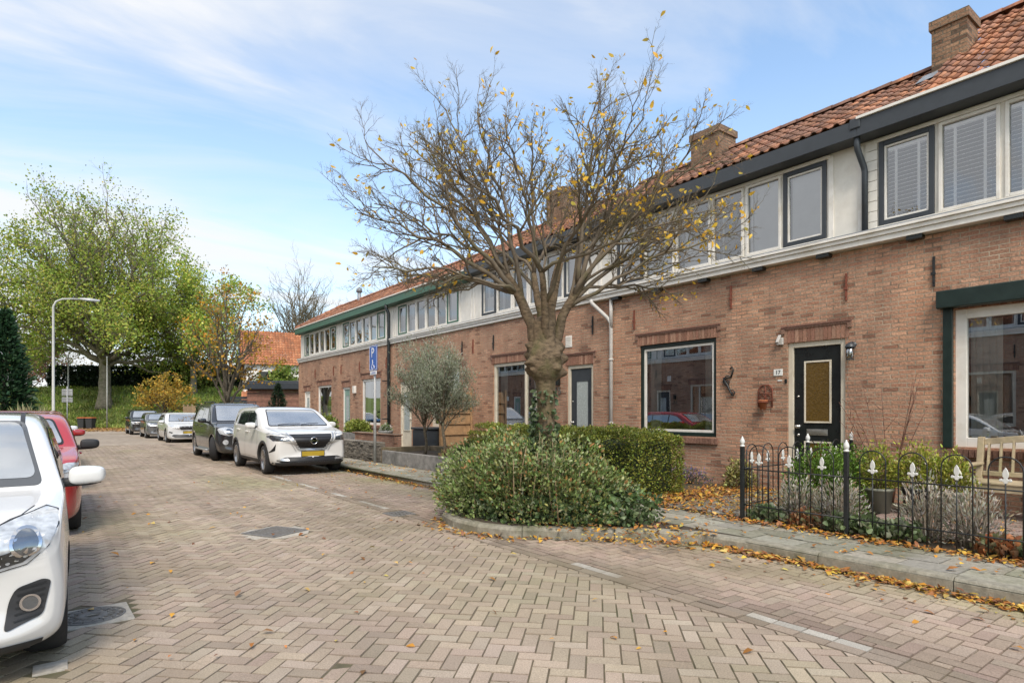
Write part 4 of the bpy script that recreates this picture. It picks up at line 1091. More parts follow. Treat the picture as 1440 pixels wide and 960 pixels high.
    def patch(s, poly, axis, name, m, side=1, off=.004, parent=None, cuts=5, rnd=0, build=True, mb=None):
        """a sheet that follows the body: outline drawn in the plane facing the axis and laid on the surface"""
        if rnd:
            p2 = []; n = len(poly)
            for i in range(n):
                p = Vector(poly[i]); a = Vector(poly[i-1])-p; b = Vector(poly[(i+1) % n])-p; r = min(rnd, a.length*.45, b.length*.45)
                pa, pb = p+a.normalized()*r, p+b.normalized()*r
                for t in (0, .25, .5, .75, 1): p2.append(pa*(1-t)**2+p*2*t*(1-t)+pb*t*t)
            poly = [tuple(q) for q in p2]
        bm = bmesh.new(); vs = [bm.verts.new((p[0], p[1], 0)) for p in poly]
        f = bm.faces.new(vs); bmesh.ops.triangulate(bm, faces=[f])
        for _ in range(cuts):
            lim = .042
            ed = [e for e in bm.edges if e.calc_length() > lim]
            if not ed: break
            bmesh.ops.subdivide_edges(bm, edges=ed, cuts=1); bmesh.ops.triangulate(bm, faces=[f for f in bm.faces if len(f.verts) > 3])
        out = MB(); vs = []; idx = {}
        for i, v in enumerate(bm.verts):
            loc, nrm, d = s.cast(axis, v.co.x, v.co.y, side); idx[v] = i
            if nrm.dot(d) > 0: nrm = -nrm
            vs.append(loc+nrm*off)
        fs = []
        for f in bm.faces:
            q = [idx[v] for v in f.verts]; nn = (vs[q[1]]-vs[q[0]]).cross(vs[q[2]]-vs[q[0]]); _, _, d = s.cast(axis, *f.calc_center_median()[:2], side)
            fs.append(tuple(q) if nn.dot(d) < 0 else tuple(q[::-1]))
        bm.free()
        tgt = mb or out; tgt.add(vs, fs, None, True)
        if not build: return None
        return s.part(tgt, name, m, parent)
    def strip(s, pts, axis, w_, mb, side=1, off=.003):
        """narrow line along a polyline on the body"""
        q = []
        for a, b in zip(pts[:-1], pts[1:]):
            a, b = Vector(a), Vector(b); n = max(1, int((b-a).length/.06))
            for i in range(n): q.append(a.lerp(b, i/n))
        q.append(Vector(pts[-1])); vs = []
        for i, p in enumerate(q):
            t = (q[min(i+1, len(q)-1)]-q[max(i-1, 0)]).normalized(); nn = Vector((-t.y, t.x))*w_/2
            for sg in (-1, 1):
                loc, nrm, d = s.cast(axis, p.x+nn.x*sg, p.y+nn.y*sg, side)
                if nrm.dot(d) > 0: nrm = -nrm
                vs.append(loc+nrm*off)
        fs = []
        for i in range(len(q)-1):
            a = (2*i, 2*i+1, 2*i+3, 2*i+2); nn = (vs[a[1]]-vs[a[0]]).cross(vs[a[2]]-vs[a[0]]); _, _, d = s.cast(axis, q[i].x, q[i].y, side)
            fs.append(a if nn.dot(d) < 0 else a[::-1])
        mb.add(vs, fs, None, True)
    def wheels(s, spokes=5, rim=M_rim, steer=0, double=True, rr=.70, detail=True):
        r = s.sp['wheel']; wd = .215
        for k, y in enumerate(s.axles):
            for sx in (-1, 1):
                a = steer if k == 0 else 0
                Mx = Matrix.Translation((sx*(s.W/2-.125), y, r)) @ Matrix.Rotation(a, 4, 'Z') @ Matrix.Rotation(R(90)*sx, 4, 'Y')
                b = MB(); h = wd/2; R_ = r*rr
                b.lathe([(R_-.02, -h), (R_+.01, -h), (r*.93, -h+.004), (r*.985, -h+.035), (r, -h*.5), (r, h*.5), (r*.985, h-.035), (r*.93, h-.004), (R_+.012, h), (R_, h-.008), (R_-.012, h-.02), (R_-.03, h-.06), (R_-.04, -h)], (0,0,0), 44, M=Mx)
                wl = s.part(b, 'wheel', M_rubber)
                b = MB(); b.lathe([(.06, h-.03), (.055, h-.018), (.03, h-.014), (.005, h-.014)], (0,0,0), 20, M=Mx)
                b.lathe([(R_-.004, h-.012), (R_-.008, h-.002), (R_-.024, h-.002), (R_-.04, h-.07), (R_-.045, h-.10)], (0,0,0), 44, M=Mx)
                for q in range(spokes):
                    for o in ((-.13, .13) if double else (0,)):
                        g_ = 2*math.pi*q/spokes; p0 = Vector((.05*math.cos(g_+o*2.4), .05*math.sin(g_+o*2.4), h-.03)); p1 = Vector(((R_-.02)*math.cos(g_+o), (R_-.02)*math.sin(g_+o), h-.016))
                        wS = .030 if double else .055; t = (p1-p0).normalized(); sd = Vector((-t.y, t.x, 0)).normalized(); vs = []
                        for p, ww in ((p0, wS*.8), (p1, wS)):
                            for c_ in (p-sd*ww*.5-Vector((0,0,.03)), p-sd*ww*.35, p+sd*ww*.35, p+sd*ww*.5-Vector((0,0,.03))): vs.append(Mx @ c_)
                        b.add(vs, [(0,1,5,4), (1,2,6,5), (2,3,7,6)] if True else [], None)
                s.part(b, 'rim', rim, wl)
                b = MB(); b.lathe([(R_-.035, -.02), (.002, -.015)], (0,0,0), 30, M=Mx); s.part(b, 'brake_disc', M_rimdark, wl)
    def sides(s, win, pillars, lines, handles, glass=None, which=(-1, 1), seal=.018):
        for sx in which:
            c = Vector((sum(p[0] for p in win)/len(win), sum(p[1] for p in win)/len(win)))
            big = [tuple(c+(Vector(p)-c)*(1+seal/max((Vector(p)-c).length, .1)*1.3)) for p in win]
            s.patch(big, 'side', 'window_seal', M_seal, sx, .002, rnd=.05)
            # panes between the pillars
            xs = [min(p[0] for p in win)-.1]+list(pillars)+[max(p[0] for p in win)+.1]
            for a, b in zip(xs[:-1], xs[1:]):
                q = clip_poly(list(win), a+.022, b-.022, -9, 9)
                if q: s.patch(q, 'side', 'side_window', glass or M_sideglass, sx, .005, rnd=.03)
            b = MB()
            for ln in lines: s.strip(ln, 'side', .009, b, sx, .0015)
            if lines: s.part(b, 'panel_gap', M_seal)
            for hy, hz in handles:
                loc, nrm, d = s.cast('side', hy, hz, sx); b = MB()
                b.tube([loc+Vector((0, -.10, 0)), loc+Vector((sx*.03, -.085, .004)), loc+Vector((sx*.034, 0, .006)), loc+Vector((sx*.03, .085, .004)), loc+Vector((0, .10, 0))], [.012, .014, .014, .014, .012], 8)
                s.part(b, 'door_handle', s.body.data.materials[0])
    def mirrors(s, y, z, m, base=M_clad, which=(-1, 1), sc=1.0):
        for sx in which:
            loc, nrm, d = s.cast('side', y, z, sx)
            bm = bmesh.new(); bmesh.ops.create_cube(bm, size=1)
            for v in bm.verts:
                v.co = Vector((v.co.x*.22, v.co.y*(.13 if v.co.x*sx > 0 else .10), v.co.z*(.13 if v.co.x*sx > 0 else .15)))
                if v.co.y < 0: v.co.x -= sx*.015; v.co.z *= .86
                if v.co.x*sx > 0: v.co.y += .025
            bmesh.ops.subdivide_edges(bm, edges=bm.edges[:], cuts=2, use_grid_fill=True)
            for _ in range(2): bmesh.ops.smooth_vert(bm, verts=bm.verts[:], factor=.5, use_axis_x=True, use_axis_y=True, use_axis_z=True)
            for v in bm.verts: v.co = v.co*sc*1.12+loc+Vector((sx*.155*sc, -.02, .045))
            b = MB(); b.add([v.co.copy() for v in bm.verts], [tuple(v.index for v in f.verts) for f in bm.faces], None, True); bm.free()
            mm = s.part(b, 'wing_mirror', m); sb = mm.modifiers.new('s', 'SUBSURF'); sb.levels = sb.render_levels = 2
            b = MB(); b.tube([loc+Vector((-sx*.03, 0, 0)), loc+Vector((sx*.06, -.01, .0)), loc+Vector((sx*.15, -.02, .0)), loc+Vector((sx*.23*sc, -.01, .005))], [.035, .03, .026, .018], 10); s.part(b, 'mirror_foot', base, mm)
    def disc(s, x, z, r, name, m, axis='front', side=1, off=.006, parent=None, n=20, rz=None):
        return s.patch([(x+r*math.cos(2*math.pi*i/n), z+(rz or r)*math.sin(2*math.pi*i/n)) for i in range(n)], axis, name, m, side, off, parent, cuts=2)
    def solid(s, M, poly, depth, name, m, parent=None, bevel=.004):
        b = MB(); b.prism(poly, M, depth); return s.part(b, name, m, parent, bevel)
    def plate(s, z, h=.105, w_=.5, y=None, m=M_plate, front=True):
        loc, nrm, d = s.cast('front' if front else 'back', 0, z)
        b = MB(); yy = loc.y-.018 if front else loc.y+.018
        b.box(-w_/2-.012, w_/2+.012, yy, yy+.02, z-h/2-.012, z+h/2+.012); f = s.part(b, 'plate_holder', M_seal, None, .004)
        b = MB(); b.box(-w_/2, w_/2, yy-.006, yy-.001, z-h/2, z+h/2); s.part(b, 'number_plate', m, f, .003)
    def wiper(s, pts):
        b = MB()
        for a, c in pts:
            la, na, d = s.cast('front', *a); lc, nc, d = s.cast('front', *c); b.tube([la+na*.018, (la+lc)/2+na*.03, lc+nc*.016], [.010, .008, .005], 6)
        s.part(b, 'wiper', M_seal)
    def cladding(s, h=.10, zl=.0):
        """dark wheel-arch lips and sills"""
        rw = s.sp['wheel']+.045
        for y in s.axles:
            for sx in (-1, 1):
                b = MB(); vs = []; n = 30
                for i in range(n+1):
                    a = -.35+(math.pi+.7)*i/n; ca, sa = math.cos(a), math.sin(a)
                    for rr, off in ((rw, -.03), (rw, .012), (rw+.055, .012), (rw+.065, .0)):
                        loc, nrm, d = s.cast('side', y+(rw+.06)*ca, max(.22, s.sp['wheel']+(rw+.06)*sa), sx)
                        vs.append((loc.x+sx*off, y+rr*ca, s.sp['wheel']+rr*sa))
                fs = [(i*4+j, i*4+j+1, i*4+5+j, i*4+4+j) for i in range(n) for j in range(3)]
                if sx > 0: fs = [f[::-1] for f in fs]
                b.add(vs, fs, None, True); s.part(b, 'arch_trim', M_clad)
        a0, a1 = s.axles[0]+rw+.03, s.axles[1]-rw-.03
        for sx in (-1, 1): s.patch([(a0, .22), (a1, .22), (a1, .22+h), (a0, .22+h)], 'side', 'sill_trim', M_clad, sx, .010)

def hatch(L, W, H, wheel, ax, hood=.93, cowl=1.05, wsb=.75, wst=1.5, rear='hatch', clear=.2, nose_h=.62, belt_f=.90, belt_r=1.02, sub=1, nst=26, nose=.22, tumble=.27, roof_end=.45, front_w=.80):
    top = [(0, nose_h), (.04, nose_h+.09), (.13, hood-.07), (.32, hood), (wsb-.12, cowl-.02), (wsb, cowl), (wsb+.25*(wst-wsb), cowl+.27*(H-.07-cowl)), (wst, H-.07), (wst+.3, H-.015), ((wst+L)/2, H)]
    if rear == 'hatch': top += [(L-roof_end-.2, H-.03), (L-roof_end*.55, H-.13), (L-.17, 1.12), (L-.05, .98), (L, .78)]
    elif rear == 'suv': top += [(L-.45, H-.03), (L-.24, H-.10), (L-.12, 1.15), (L-.04, 1.0), (L, .8)]
    else: top += [(L-1.35, H-.05), (L-.60, 1.10), (L-.25, 1.06), (L-.06, 1.0), (L, .78)]
    belt = [(0, nose_h-.05), (.13, belt_f-.15), (.35, belt_f-.03), (wsb, belt_f+.03), (L*.6, (belt_f+belt_r)/2+.02), (L-.5, belt_r), (L-.1, belt_r-.05), (L, .7)]
    bot = [(0, clear+.12), (.05, clear+.03), (.25, clear), (L-.3, clear+.02), (L-.06, clear+.08), (L, clear+.2)]
    plan = [(0, front_w), (.05, front_w+.07), (.2, max(.935, front_w+.085)), (.5, .985), (1.0, 1), (L-1.0, 1), (L-.35, .965), (L-.08, .90), (L, .82)]
    return dict(L=L, W=W, H=H, wheel=wheel, ax=ax, top=top, belt=belt, bot=bot, plan=plan, sub=sub, nst=nst, nose=nose, tumble=tumble)
# ------------------------------------------------------------------ the parked cars
P_white = paint_mat('pearl_white_paint', (.75,.74,.71)); P_black = paint_mat('black_car_paint', (.012,.013,.015)); P_red = paint_mat('red_car_paint', (.42,.018,.022)); P_grey = paint_mat('grey_car_paint', (.16,.165,.17), .25, .4)
P_white2 = paint_mat('white_car_paint', (.73,.74,.74)); P_red2 = paint_mat('dull_red_car_paint', (.36,.02,.022)); P_roof = paint_mat('black_roof', (.015,.016,.017))
GR_R = 'cars parked along the garden side'; GR_L = 'cars parked along the left kerb'

def sym(poly): return [(-x, z) for x, z in poly][::-1]
def both(c, poly, axis, name, m, off=.004, rnd=0, cuts=5):
    out = []
    for p in (poly, sym(poly)): out.append(c.patch(p, axis, name, m, 1, off, rnd=rnd, cuts=cuts))
    return out
def rear_lamps(c, z0=.8, z1=1.0):
    W = c.W/2
    for sx in (-1, 1): c.patch([(sx*(W-.30), z0), (sx*(W-.05), z0), (sx*(W-.07), z1), (sx*(W-.28), z1)], 'back', 'tail_light', mat('tail_red', (.35,.01,.01), .1, .2, 20, coat=1), 1, .004)

# --- white crossover with the V-shaped grille
sp = hatch(4.43, 1.84, 1.61, .345, (.90, 3.565), hood=.98, cowl=1.10, wsb=1.02, wst=1.92, clear=.22, nose_h=.78, belt_f=.98, belt_r=1.10, sub=1, rear='suv', nose=.26)
c = Car('parked_car', 'white crossover with V-shaped grille and yellow plate, first car before the planter', 'car', (4.78, 16.22, 0), sp, P_white, GR_R)
c1 = c
c.cladding(.12); c.wheels(5, steer=R(-3), rr=.72)
y0 = -4.43/2
c.patch([(-.73,1.12),(.73,1.12),(.60,1.53),(-.60,1.53)], 'front', 'windscreen_seal', M_seal, 1, .003, rnd=.06); c.patch([(-.705,1.14),(.705,1.14),(.58,1.515),(-.58,1.515)], 'front', 'windscreen', M_wscreen, 1, .006, rnd=.05)
c.patch([(-.60,-.05),(.60,-.05),(.58,1.5),(-.58,1.5)], 'top', 'roof_panel', P_roof, 1, .003, rnd=.1)
c.sides([(-.72,1.10),(-.30,1.40),(.05,1.50),(1.0,1.49),(1.50,1.38),(1.62,1.24),(1.3,1.17)], [.33, 1.18], [[(-.80,1.06),(-.84,.40)], [(.33,1.1),(.33,.32)], [(1.28,1.14),(1.22,.85),(.98,.55),(.95,.32)], [(-.84,.38),(.95,.38)]], [(.18,.98),(1.10,1.02)])
c.mirrors(-.60, 1.10, P_white, sc=.95)
c.patch([(-.50,.95),(.50,.95),(.27,.60),(-.27,.60)], 'front', 'grille', M_seal, 1, .004, rnd=.02)
b = MB()
for k in range(5): c.strip([(-.44+k*.045, .67+k*.055) if False else (-.46+.02*(4-k)*1.4, .66+k*.058), (.46-.02*(4-k)*1.4, .66+k*.058)], 'front', .016, b, 1, .010)
for k in range(-4, 5): c.strip([(k*.085-.03, .64), (k*.085+.03, .91)], 'front', .012, b, 1, .009)
c.part(b, 'grille_mesh', M_rimdark)
b = MB()
for sx in (-1, 1):
    c.strip([(sx*.55, .965), (sx*.315, .60)], 'front', .040, b, 1, .016); c.strip([(sx*.66, .95), (sx*.60, .94), (sx*.37, .56)], 'front', .018, b, 1, .010)
c.strip([(-.31,.60),(.31,.60)], 'front', .045, b, 1, .016)
c.part(b, 'chrome_trim', M_satin)
b = MB(); loc, nrm, d = c.cast('front', 0, .80); Mx = face_minus_y(0, loc.y-.012, .80)
b.lathe([(.075, 0), (.085, .012), (.075, .018), (.066, .012), (.066, 0)], (0,0,0), 28, M=Mx); b.obox(Mx @ Matrix.Translation((0,0,.012)), .21, .036, .012)
c.part(b, 'emblem', M_chrome)
both(c, [(.50,.80),(.84,.80),(.895,.90),(.86,.935),(.58,.885)], 'front', 'headlight', M_lampdark, .005, .015)
both(c, [(.66,.955),(.87,.985),(.89,.955),(.70,.935)], 'front', 'running_light', M_lampclear, .007, .01)
for sx in (-1, 1): b = MB(); c.strip([(sx*.56,.855), (sx*.72,.83), (sx*.84,.84)], 'front', .022, b, 1, .008); c.part(b, 'headlight_lens', M_lens)
both(c, [(.79,.74),(.81,.58),(.90,.52),(.86,.60)], 'front', 'corner_vent', M_seal, .004)
c.patch([(-.60,.43),(.60,.43),(.80,.36),(.70,.315),(-.70,.315),(-.80,.36)], 'front', 'lower_intake', M_seal, 1, .004, rnd=.02)
both(c, [(.55,.405),(.74,.385),(.76,.35),(.52,.345)], 'front', 'fog_light', M_satin, .009, .02)
c.patch([(-.84,.315),(.84,.315),(.82,.215),(-.82,.215)], 'front', 'bumper_lip', M_clad, 1, .008)
c.plate(.50, .11, .52); c.wiper([((-.50,1.14),(.05,1.17)), ((.05,1.14),(.5,1.18))]); rear_lamps(c)
b = MB(); c.strip([(-.80,1.10),(-.62,.99),(-.60,.96)], 'top', .006, b, 1, .002); both_pts = [(-.82,-1.15),(-.70,-1.75),(-.5,-2.06)]
for sx in (-1, 1): c.strip([(sx*abs(x), y) for x, y in both_pts], 'top', .008, b, 1, .002)
c.part(b, 'panel_gap', M_seal)

# --- black SUV behind it, wheels turned
sp = hatch(4.78, 1.92, 1.78, .372, (.92, 3.83), hood=1.02, cowl=1.15, wsb=1.16, wst=2.08, clear=.24, nose_h=.82, belt_f=1.03, belt_r=1.12, rear='suv', tumble=.29, nose=.2)
c = Car('parked_car', 'black SUV with round fog lights and turned front wheels, behind the white crossover', 'car', (4.68, 21.5, 0), sp, P_black, GR_R)
c.wheels(5, steer=R(-24), rr=.66, double=False)
c.patch([(-.76,1.18),(.76,1.18),(.66,1.69),(-.66,1.69)], 'front', 'windscreen_seal', M_seal, 1, .003, rnd=.06); c.patch([(-.735,1.20),(.735,1.20),(.64,1.67),(-.64,1.67)], 'front', 'windscreen', M_wscreen, 1, .006, rnd=.05)
c.sides([(-.68,1.17),(-.22,1.55),(.1,1.64),(1.5,1.63),(1.95,1.50),(1.8,1.23)], [.36, 1.25], [[(-.78,1.12),(-.80,.45)], [(.36,1.15),(.36,.40)], [(1.3,1.18),(1.2,.9),(.98,.6),(.96,.4)]], [(.2,1.02),(1.1,1.05)])
c.mirrors(-.58, 1.16, P_black)
both(c, [(.46,.80),(.62,.76),(.86,.82),(.90,.98),(.70,1.02),(.50,.98)], 'front', 'headlight', M_lampclear, .005, .05)
for sx in (-1, 1): c.disc(sx*.62, .89, .085, 'headlight_lens', M_lens, off=.010)
c.patch([(-.40,1.0),(.40,1.0),(.36,.74),(-.36,.74)], 'front', 'grille', M_seal, 1, .004, rnd=.03)
b = MB()
for z in (.80,.87,.94): c.strip([(-.38, z), (.38, z)], 'front', .022, b, 1, .012)
c.part(b, 'grille_bars', M_rimdark)
for sx in (-1, 1): c.disc(sx*.72, .58, .075, 'fog_light', M_lampclear, off=.008)
c.patch([(-.55,.52),(.55,.52),(.5,.36),(-.5,.36)], 'front', 'lower_intake', M_seal, 1, .004, rnd=.03); c.plate(.62); rear_lamps(c)
for sx in (-1, 1):
    b = MB(); b.tube([(sx*.62, -.25, 1.74), (sx*.64, -.2, 1.80), (sx*.64, 1.3, 1.81), (sx*.62, 1.38, 1.75)], .016, 8); c.part(b, 'roof_rail', M_clad)
    b = MB(); b.box(sx*.88, sx*.99, -.78, .98, .26, .32); c.part(b, 'running_board', M_satin, None, .02)

def plain_car(name, label, loc, sp, paint, group, front, mirror=None, steer=0, ws=M_wscreen):
    c = Car(name, label, 'car', loc, sp, paint, group)
    L, W, H = sp['L'], sp['W'], sp['H']; ztop = H-.10; cw = sp['cowl']; a = W/2
    c.wheels(5, steer=steer, rr=.68)
    c.patch([(-a*.80,cw+.02),(a*.80,cw+.02),(a*.66,ztop+.01),(-a*.66,ztop+.01)], 'front', 'windscreen_seal', M_seal, 1, .003, rnd=.06)
    c.patch([(-a*.77,cw+.04),(a*.77,cw+.04),(a*.635,ztop-.01),(-a*.635,ztop-.01)], 'front', 'windscreen', ws, 1, .006, rnd=.05)
    bz = sp['belt_z']; yb = -L/2+sp['wsb']; yt = -L/2+sp['wst']; ye = L/2-sp['glass_end']
    c.sides([(yb+.28, bz), (yt+.08, H-.20), (yt+.4, H-.135), (ye-.45, H-.15), (ye, H-.30), (ye-.1, bz+.06)], [(yt+.45), (yt+1.28)], [[(yb+.18, bz-.04), (yb+.14, .35)], [(yt+.45, bz-.03), (yt+.45, .32)], [(yt+1.36, bz), (yt+1.2, .6), (yt+1.1, .32)]], [(yt+.30, bz-.12), (yt+1.15, bz-.10)])
    c.mirrors(yb+.36, bz-.01, mirror or paint, sc=.9)
    if front == 'sedan':
        both(c, [(.42,.74),(.78,.76),(.87,.86),(.80,.87),(.5,.80)], 'front', 'headlight', M_lampclear, .005, .015)
        c.patch([(-.40,.80),(.40,.80),(.44,.74),(.36,.64),(-.36,.64),(-.44,.74)], 'front', 'grille', M_seal, 1, .004, rnd=.03)
        b = MB()
        for k in range(-8, 9): c.strip([(k*.043, .655), (k*.046, .79)], 'front', .010, b, 1, .008)
        c.part(b, 'grille_bars', M_rimdark)
        c.patch([(-.66,.40),(.66,.40),(.74,.34),(.6,.26),(-.6,.26),(-.74,.34)], 'front', 'lower_intake', M_seal, 1, .004, rnd=.03)
        both(c, [(.68,.50),(.82,.55),(.84,.50),(.72,.45)], 'front', 'corner_vent', M_seal, .004)
        c.plate(.50)
    else:
        both(c, [(.40*a/.87,.68),(.74*a/.87,.70),(.83*a/.87,.86),(.70*a/.87,.86),(.46*a/.87,.77)], 'front', 'headlight', M_lampclear, .005, .02)
        for sx in (-1, 1): c.disc(sx*.62*a/.87, .765, .055, 'headlight_lens', M_lens, off=.010)
        c.patch([(-.36,.72),(.36,.72),(.30,.62),(-.30,.62)], 'front', 'grille', M_seal, 1, .004, rnd=.03)
        c.patch([(-.5,.46),(.5,.46),(.55,.32),(-.55,.32)], 'front', 'lower_intake', M_seal, 1, .004, rnd=.03); c.plate(.53)
    rear_lamps(c)
    return c
def spec(**k):
    gl = k.pop('glass_end'); bz = k.pop('belt_z'); h = hatch(**k); h.update(cowl=k['cowl'], wsb=k['wsb'], wst=k['wst'], glass_end=gl, belt_z=bz); return h
SEDAN = spec(L=4.69, W=1.83, H=1.47, wheel=.33, ax=(.92, 3.60), hood=.85, cowl=.98, wsb=1.22, wst=2.05, rear='sedan', clear=.16, nose_h=.70, belt_f=.88, belt_r=.98, nose=.26, nst=20, glass_end=.75, belt_z=.98)
plain_car('parked_car', 'white saloon with slatted dark grille, parked beyond the black SUV with running boards', (5.12, 35.05, 0), SEDAN, P_white2, GR_R, 'sedan')
HATCH = spec(L=4.05, W=1.74, H=1.46, wheel=.315, ax=(.84, 3.40), hood=.90, cowl=1.02, wsb=1.02, wst=1.72, rear='hatch', clear=.17, nose_h=.66, belt_f=.90, belt_r=1.02, nst=20, glass_end=.5, belt_z=1.0)
plain_car('parked_car', 'grey car squeezed between the white saloon and the farthest black SUV', (4.86, 41.2, 0), HATCH, P_grey, GR_R, 'hatch')
SUVF = spec(L=4.5, W=1.88, H=1.66, wheel=.35, ax=(.88, 3.6), hood=.98, cowl=1.10, wsb=1.10, wst=1.85, rear='suv', clear=.2, nose_h=.76, belt_f=.98, belt_r=1.08, nst=20, glass_end=.4, belt_z=1.08)
plain_car('parked_car', 'farthest black SUV parked at the foot of the grass bank', (4.75, 48.4, 0), SUVF, P_black, GR_R, 'hatch')
plain_car('parked_car', 'bright red hatchback with black mirrors directly behind the white hatchback', (-.61, 10.55, 0), HATCH, P_red, GR_L, 'hatch', M_clad, ws=M_wscreen_grey)
HB2 = dict(HATCH); 
plain_car('parked_car', 'second red hatchback with red mirrors, farther up the left kerb', (-.62, 15.6, 0), spec(L=4.1, W=1.76, H=1.50, wheel=.315, ax=(.84, 3.42), hood=.92, cowl=1.04, wsb=1.0, wst=1.68, rear='hatch', clear=.17, nose_h=.68, belt_f=.92, belt_r=1.03, nst=20, glass_end=.5, belt_z=1.02), P_red2, GR_L, 'hatch', ws=M_wscreen_grey)
plain_car('parked_car', 'small white car mostly hidden behind the two red hatchbacks', (-.58, 20.7, 0), spec(L=3.7, W=1.66, H=1.48, wheel=.30, ax=(.80, 3.15), hood=.88, cowl=1.0, wsb=.95, wst=1.60, rear='hatch', clear=.17, nose_h=.66, belt_f=.90, belt_r=1.0, nst=18, glass_end=.45, belt_z=1.0), P_white2, GR_L, 'hatch')

# --- white hatchback in the foreground
sp = hatch(3.60, 1.66, 1.455, .295, (.72, 3.12), hood=.865, cowl=.955, wsb=.98, wst=1.66, clear=.16, nose_h=.70, belt_f=.90, belt_r=1.03, sub=2, nst=22, nose=.20, rear='hatch', tumble=.27, roof_end=.35, front_w=.885)
c = Car('parked_car', 'white hatchback in the foreground at the left edge, with clear headlight and round fog light', 'car', (-.76, 5.80, 0), sp, P_white, GR_L)
c.wheels(5, rr=.70)
c.patch([(-.69,.975),(.69,.975),(.575,1.39),(-.575,1.39)], 'front', 'windscreen_seal', mat('screen_border', (.10,.105,.11), .15, .1), 1, .003, rnd=.05)
ws = c.patch([(-.655,1.02),(.655,1.02),(.55,1.378),(-.55,1.378)], 'front', 'windscreen', M_wscreen_grey, 1, .006, rnd=.06)
c.patch([(.37,1.055),(.43,1.055),(.43,1.085),(.37,1.085)], 'front', 'permit_sticker', mat('sticker_green', (.42,.62,.22), .5, .2, 60), 1, .009)
c.sides([(-.66,1.01),(-.20,1.27),(.1,1.33),(1.0,1.31),(1.32,1.2),(1.25,1.08)], [.30, 1.05], [[(-.78,.93),(-.80,.72),(-.74,.34)], [(.30,1.0),(.30,.30)], [(1.1,1.05),(1.0,.6),(.9,.30)], [(-.74,.33),(.9,.30)]], [(.16,.90),(.95,.92)])
c.mirrors(-.56, .965, P_white, sc=.92)
HL = [(.30,.705),(.37,.64),(.50,.615),(.63,.645),(.72,.73),(.765,.82),(.765,.88),(.71,.893),(.58,.86),(.43,.80)]
both(c, HL, 'front', 'headlight', M_lampclear, .006, .012, cuts=5)
for sx in (-1, 1): b = MB(); c.strip([(sx*x, z) for x, z in HL+HL[:1]], 'front', .009, b, 1, .0045); c.part(b, 'headlight_seal', M_seal)
for sx in (-1, 1):
    c.patch([(sx*.37,.655),(sx*.50,.63),(sx*.62,.66),(sx*.70,.74),(sx*.66,.76),(sx*.55,.72),(sx*.44,.70)], 'front', 'headlight_bezel', M_lampdark, 1, .009, rnd=.02)
    c.disc(sx*.625, .755, .068, 'headlight_ring', M_chrome, off=.011); c.disc(sx*.625, .755, .053, 'headlight_lens', M_lens, off=.014)
    c.disc(sx*.42, .70, .042, 'indicator', M_orange, off=.012)
    for k in range(6): c.disc(sx*(.48+k*.036), .650+.0028*k*k, .010, 'running_light', M_lampclear, off=.013, n=10)
    FG = [(.535,.30),(.70,.36),(.735,.54),(.70,.555),(.585,.52),(.555,.45)]
    c.patch([(sx*x, z) for x, z in FG], 'front', 'fog_light_surround', M_clad, 1, .006, rnd=.03)
    b = MB()
    for k in range(6): c.strip([(sx*(.575+.004*k), .345+k*.034), (sx*(.69+.005*k), .375+k*.032)], 'front', .008, b, 1, .012)
    c.part(b, 'fog_light_grille', M_seal)
    c.disc(sx*.645, .435, .046, 'fog_light_ring', M_chrome, off=.014); c.disc(sx*.645, .435, .034, 'fog_light', M_lens, off=.018)
c.patch([(-.40,.74),(.40,.74),(.36,.66),(-.36,.66)], 'front', 'grille', M_seal, 1, .004, rnd=.03); c.patch([(-.34,.50),(.34,.50),(.40,.30),(-.40,.30)], 'front', 'lower_intake', M_seal, 1, .004, rnd=.03); c.plate(.56)
c.patch([(-.70,.235),(.70,.235),(.68,.175),(-.68,.175)], 'front', 'bumper_lip', M_clad, 1, .006)
for sx in (-1, 1):
    b = MB(); c.strip([(sx*.42,-1.62),(sx*.60,-1.40),(sx*.655,-1.22)], 'top', .007, b, 1, .002); c.part(b, 'panel_gap', M_clad)
    b = MB(); c.strip([(sx*.565,-.28),(sx*.545,.5),(sx*.54,1.2)], 'top', .028, b, 1, .003); c.part(b, 'roof_strip', M_clad)
c.wiper([((-.45,1.0),(.1,1.06)), ((.0,1.0),(.45,1.04))]); rear_lamps(c)
c.disc(-1.06, .70, .022, 'side_indicator', M_lampclear, 'side', 1, .004, n=12); c.disc(-1.06, .70, .022, 'side_indicator', M_lampclear, 'side', -1, .004, n=12)
# ------------------------------------------------------------------ trees
M_leaf = leaf_mat('leaf'); M_leafw = leaf_mat('waxy_leaf', .35, .2); M_litter = leaf_mat('dead_leaf', .6, .15)
M_bark = bark_mat('street_tree_bark', (.20,.145,.09), (.05,.036,.023), (.095,.095,.035), 14, 2.2)
M_twig = mat('twig_bark', (.165,.13,.09), .85, .3, 14, dirt=(.11,.105,.04), dirtscale=2.5)
M_barkg = bark_mat('grey_bark', (.22,.185,.135), (.10,.085,.06), (.10,.11,.05), 3, 2)
M_barky = bark_mat('young_bark', (.15,.125,.09), (.06,.05,.035), None, 10, 3)

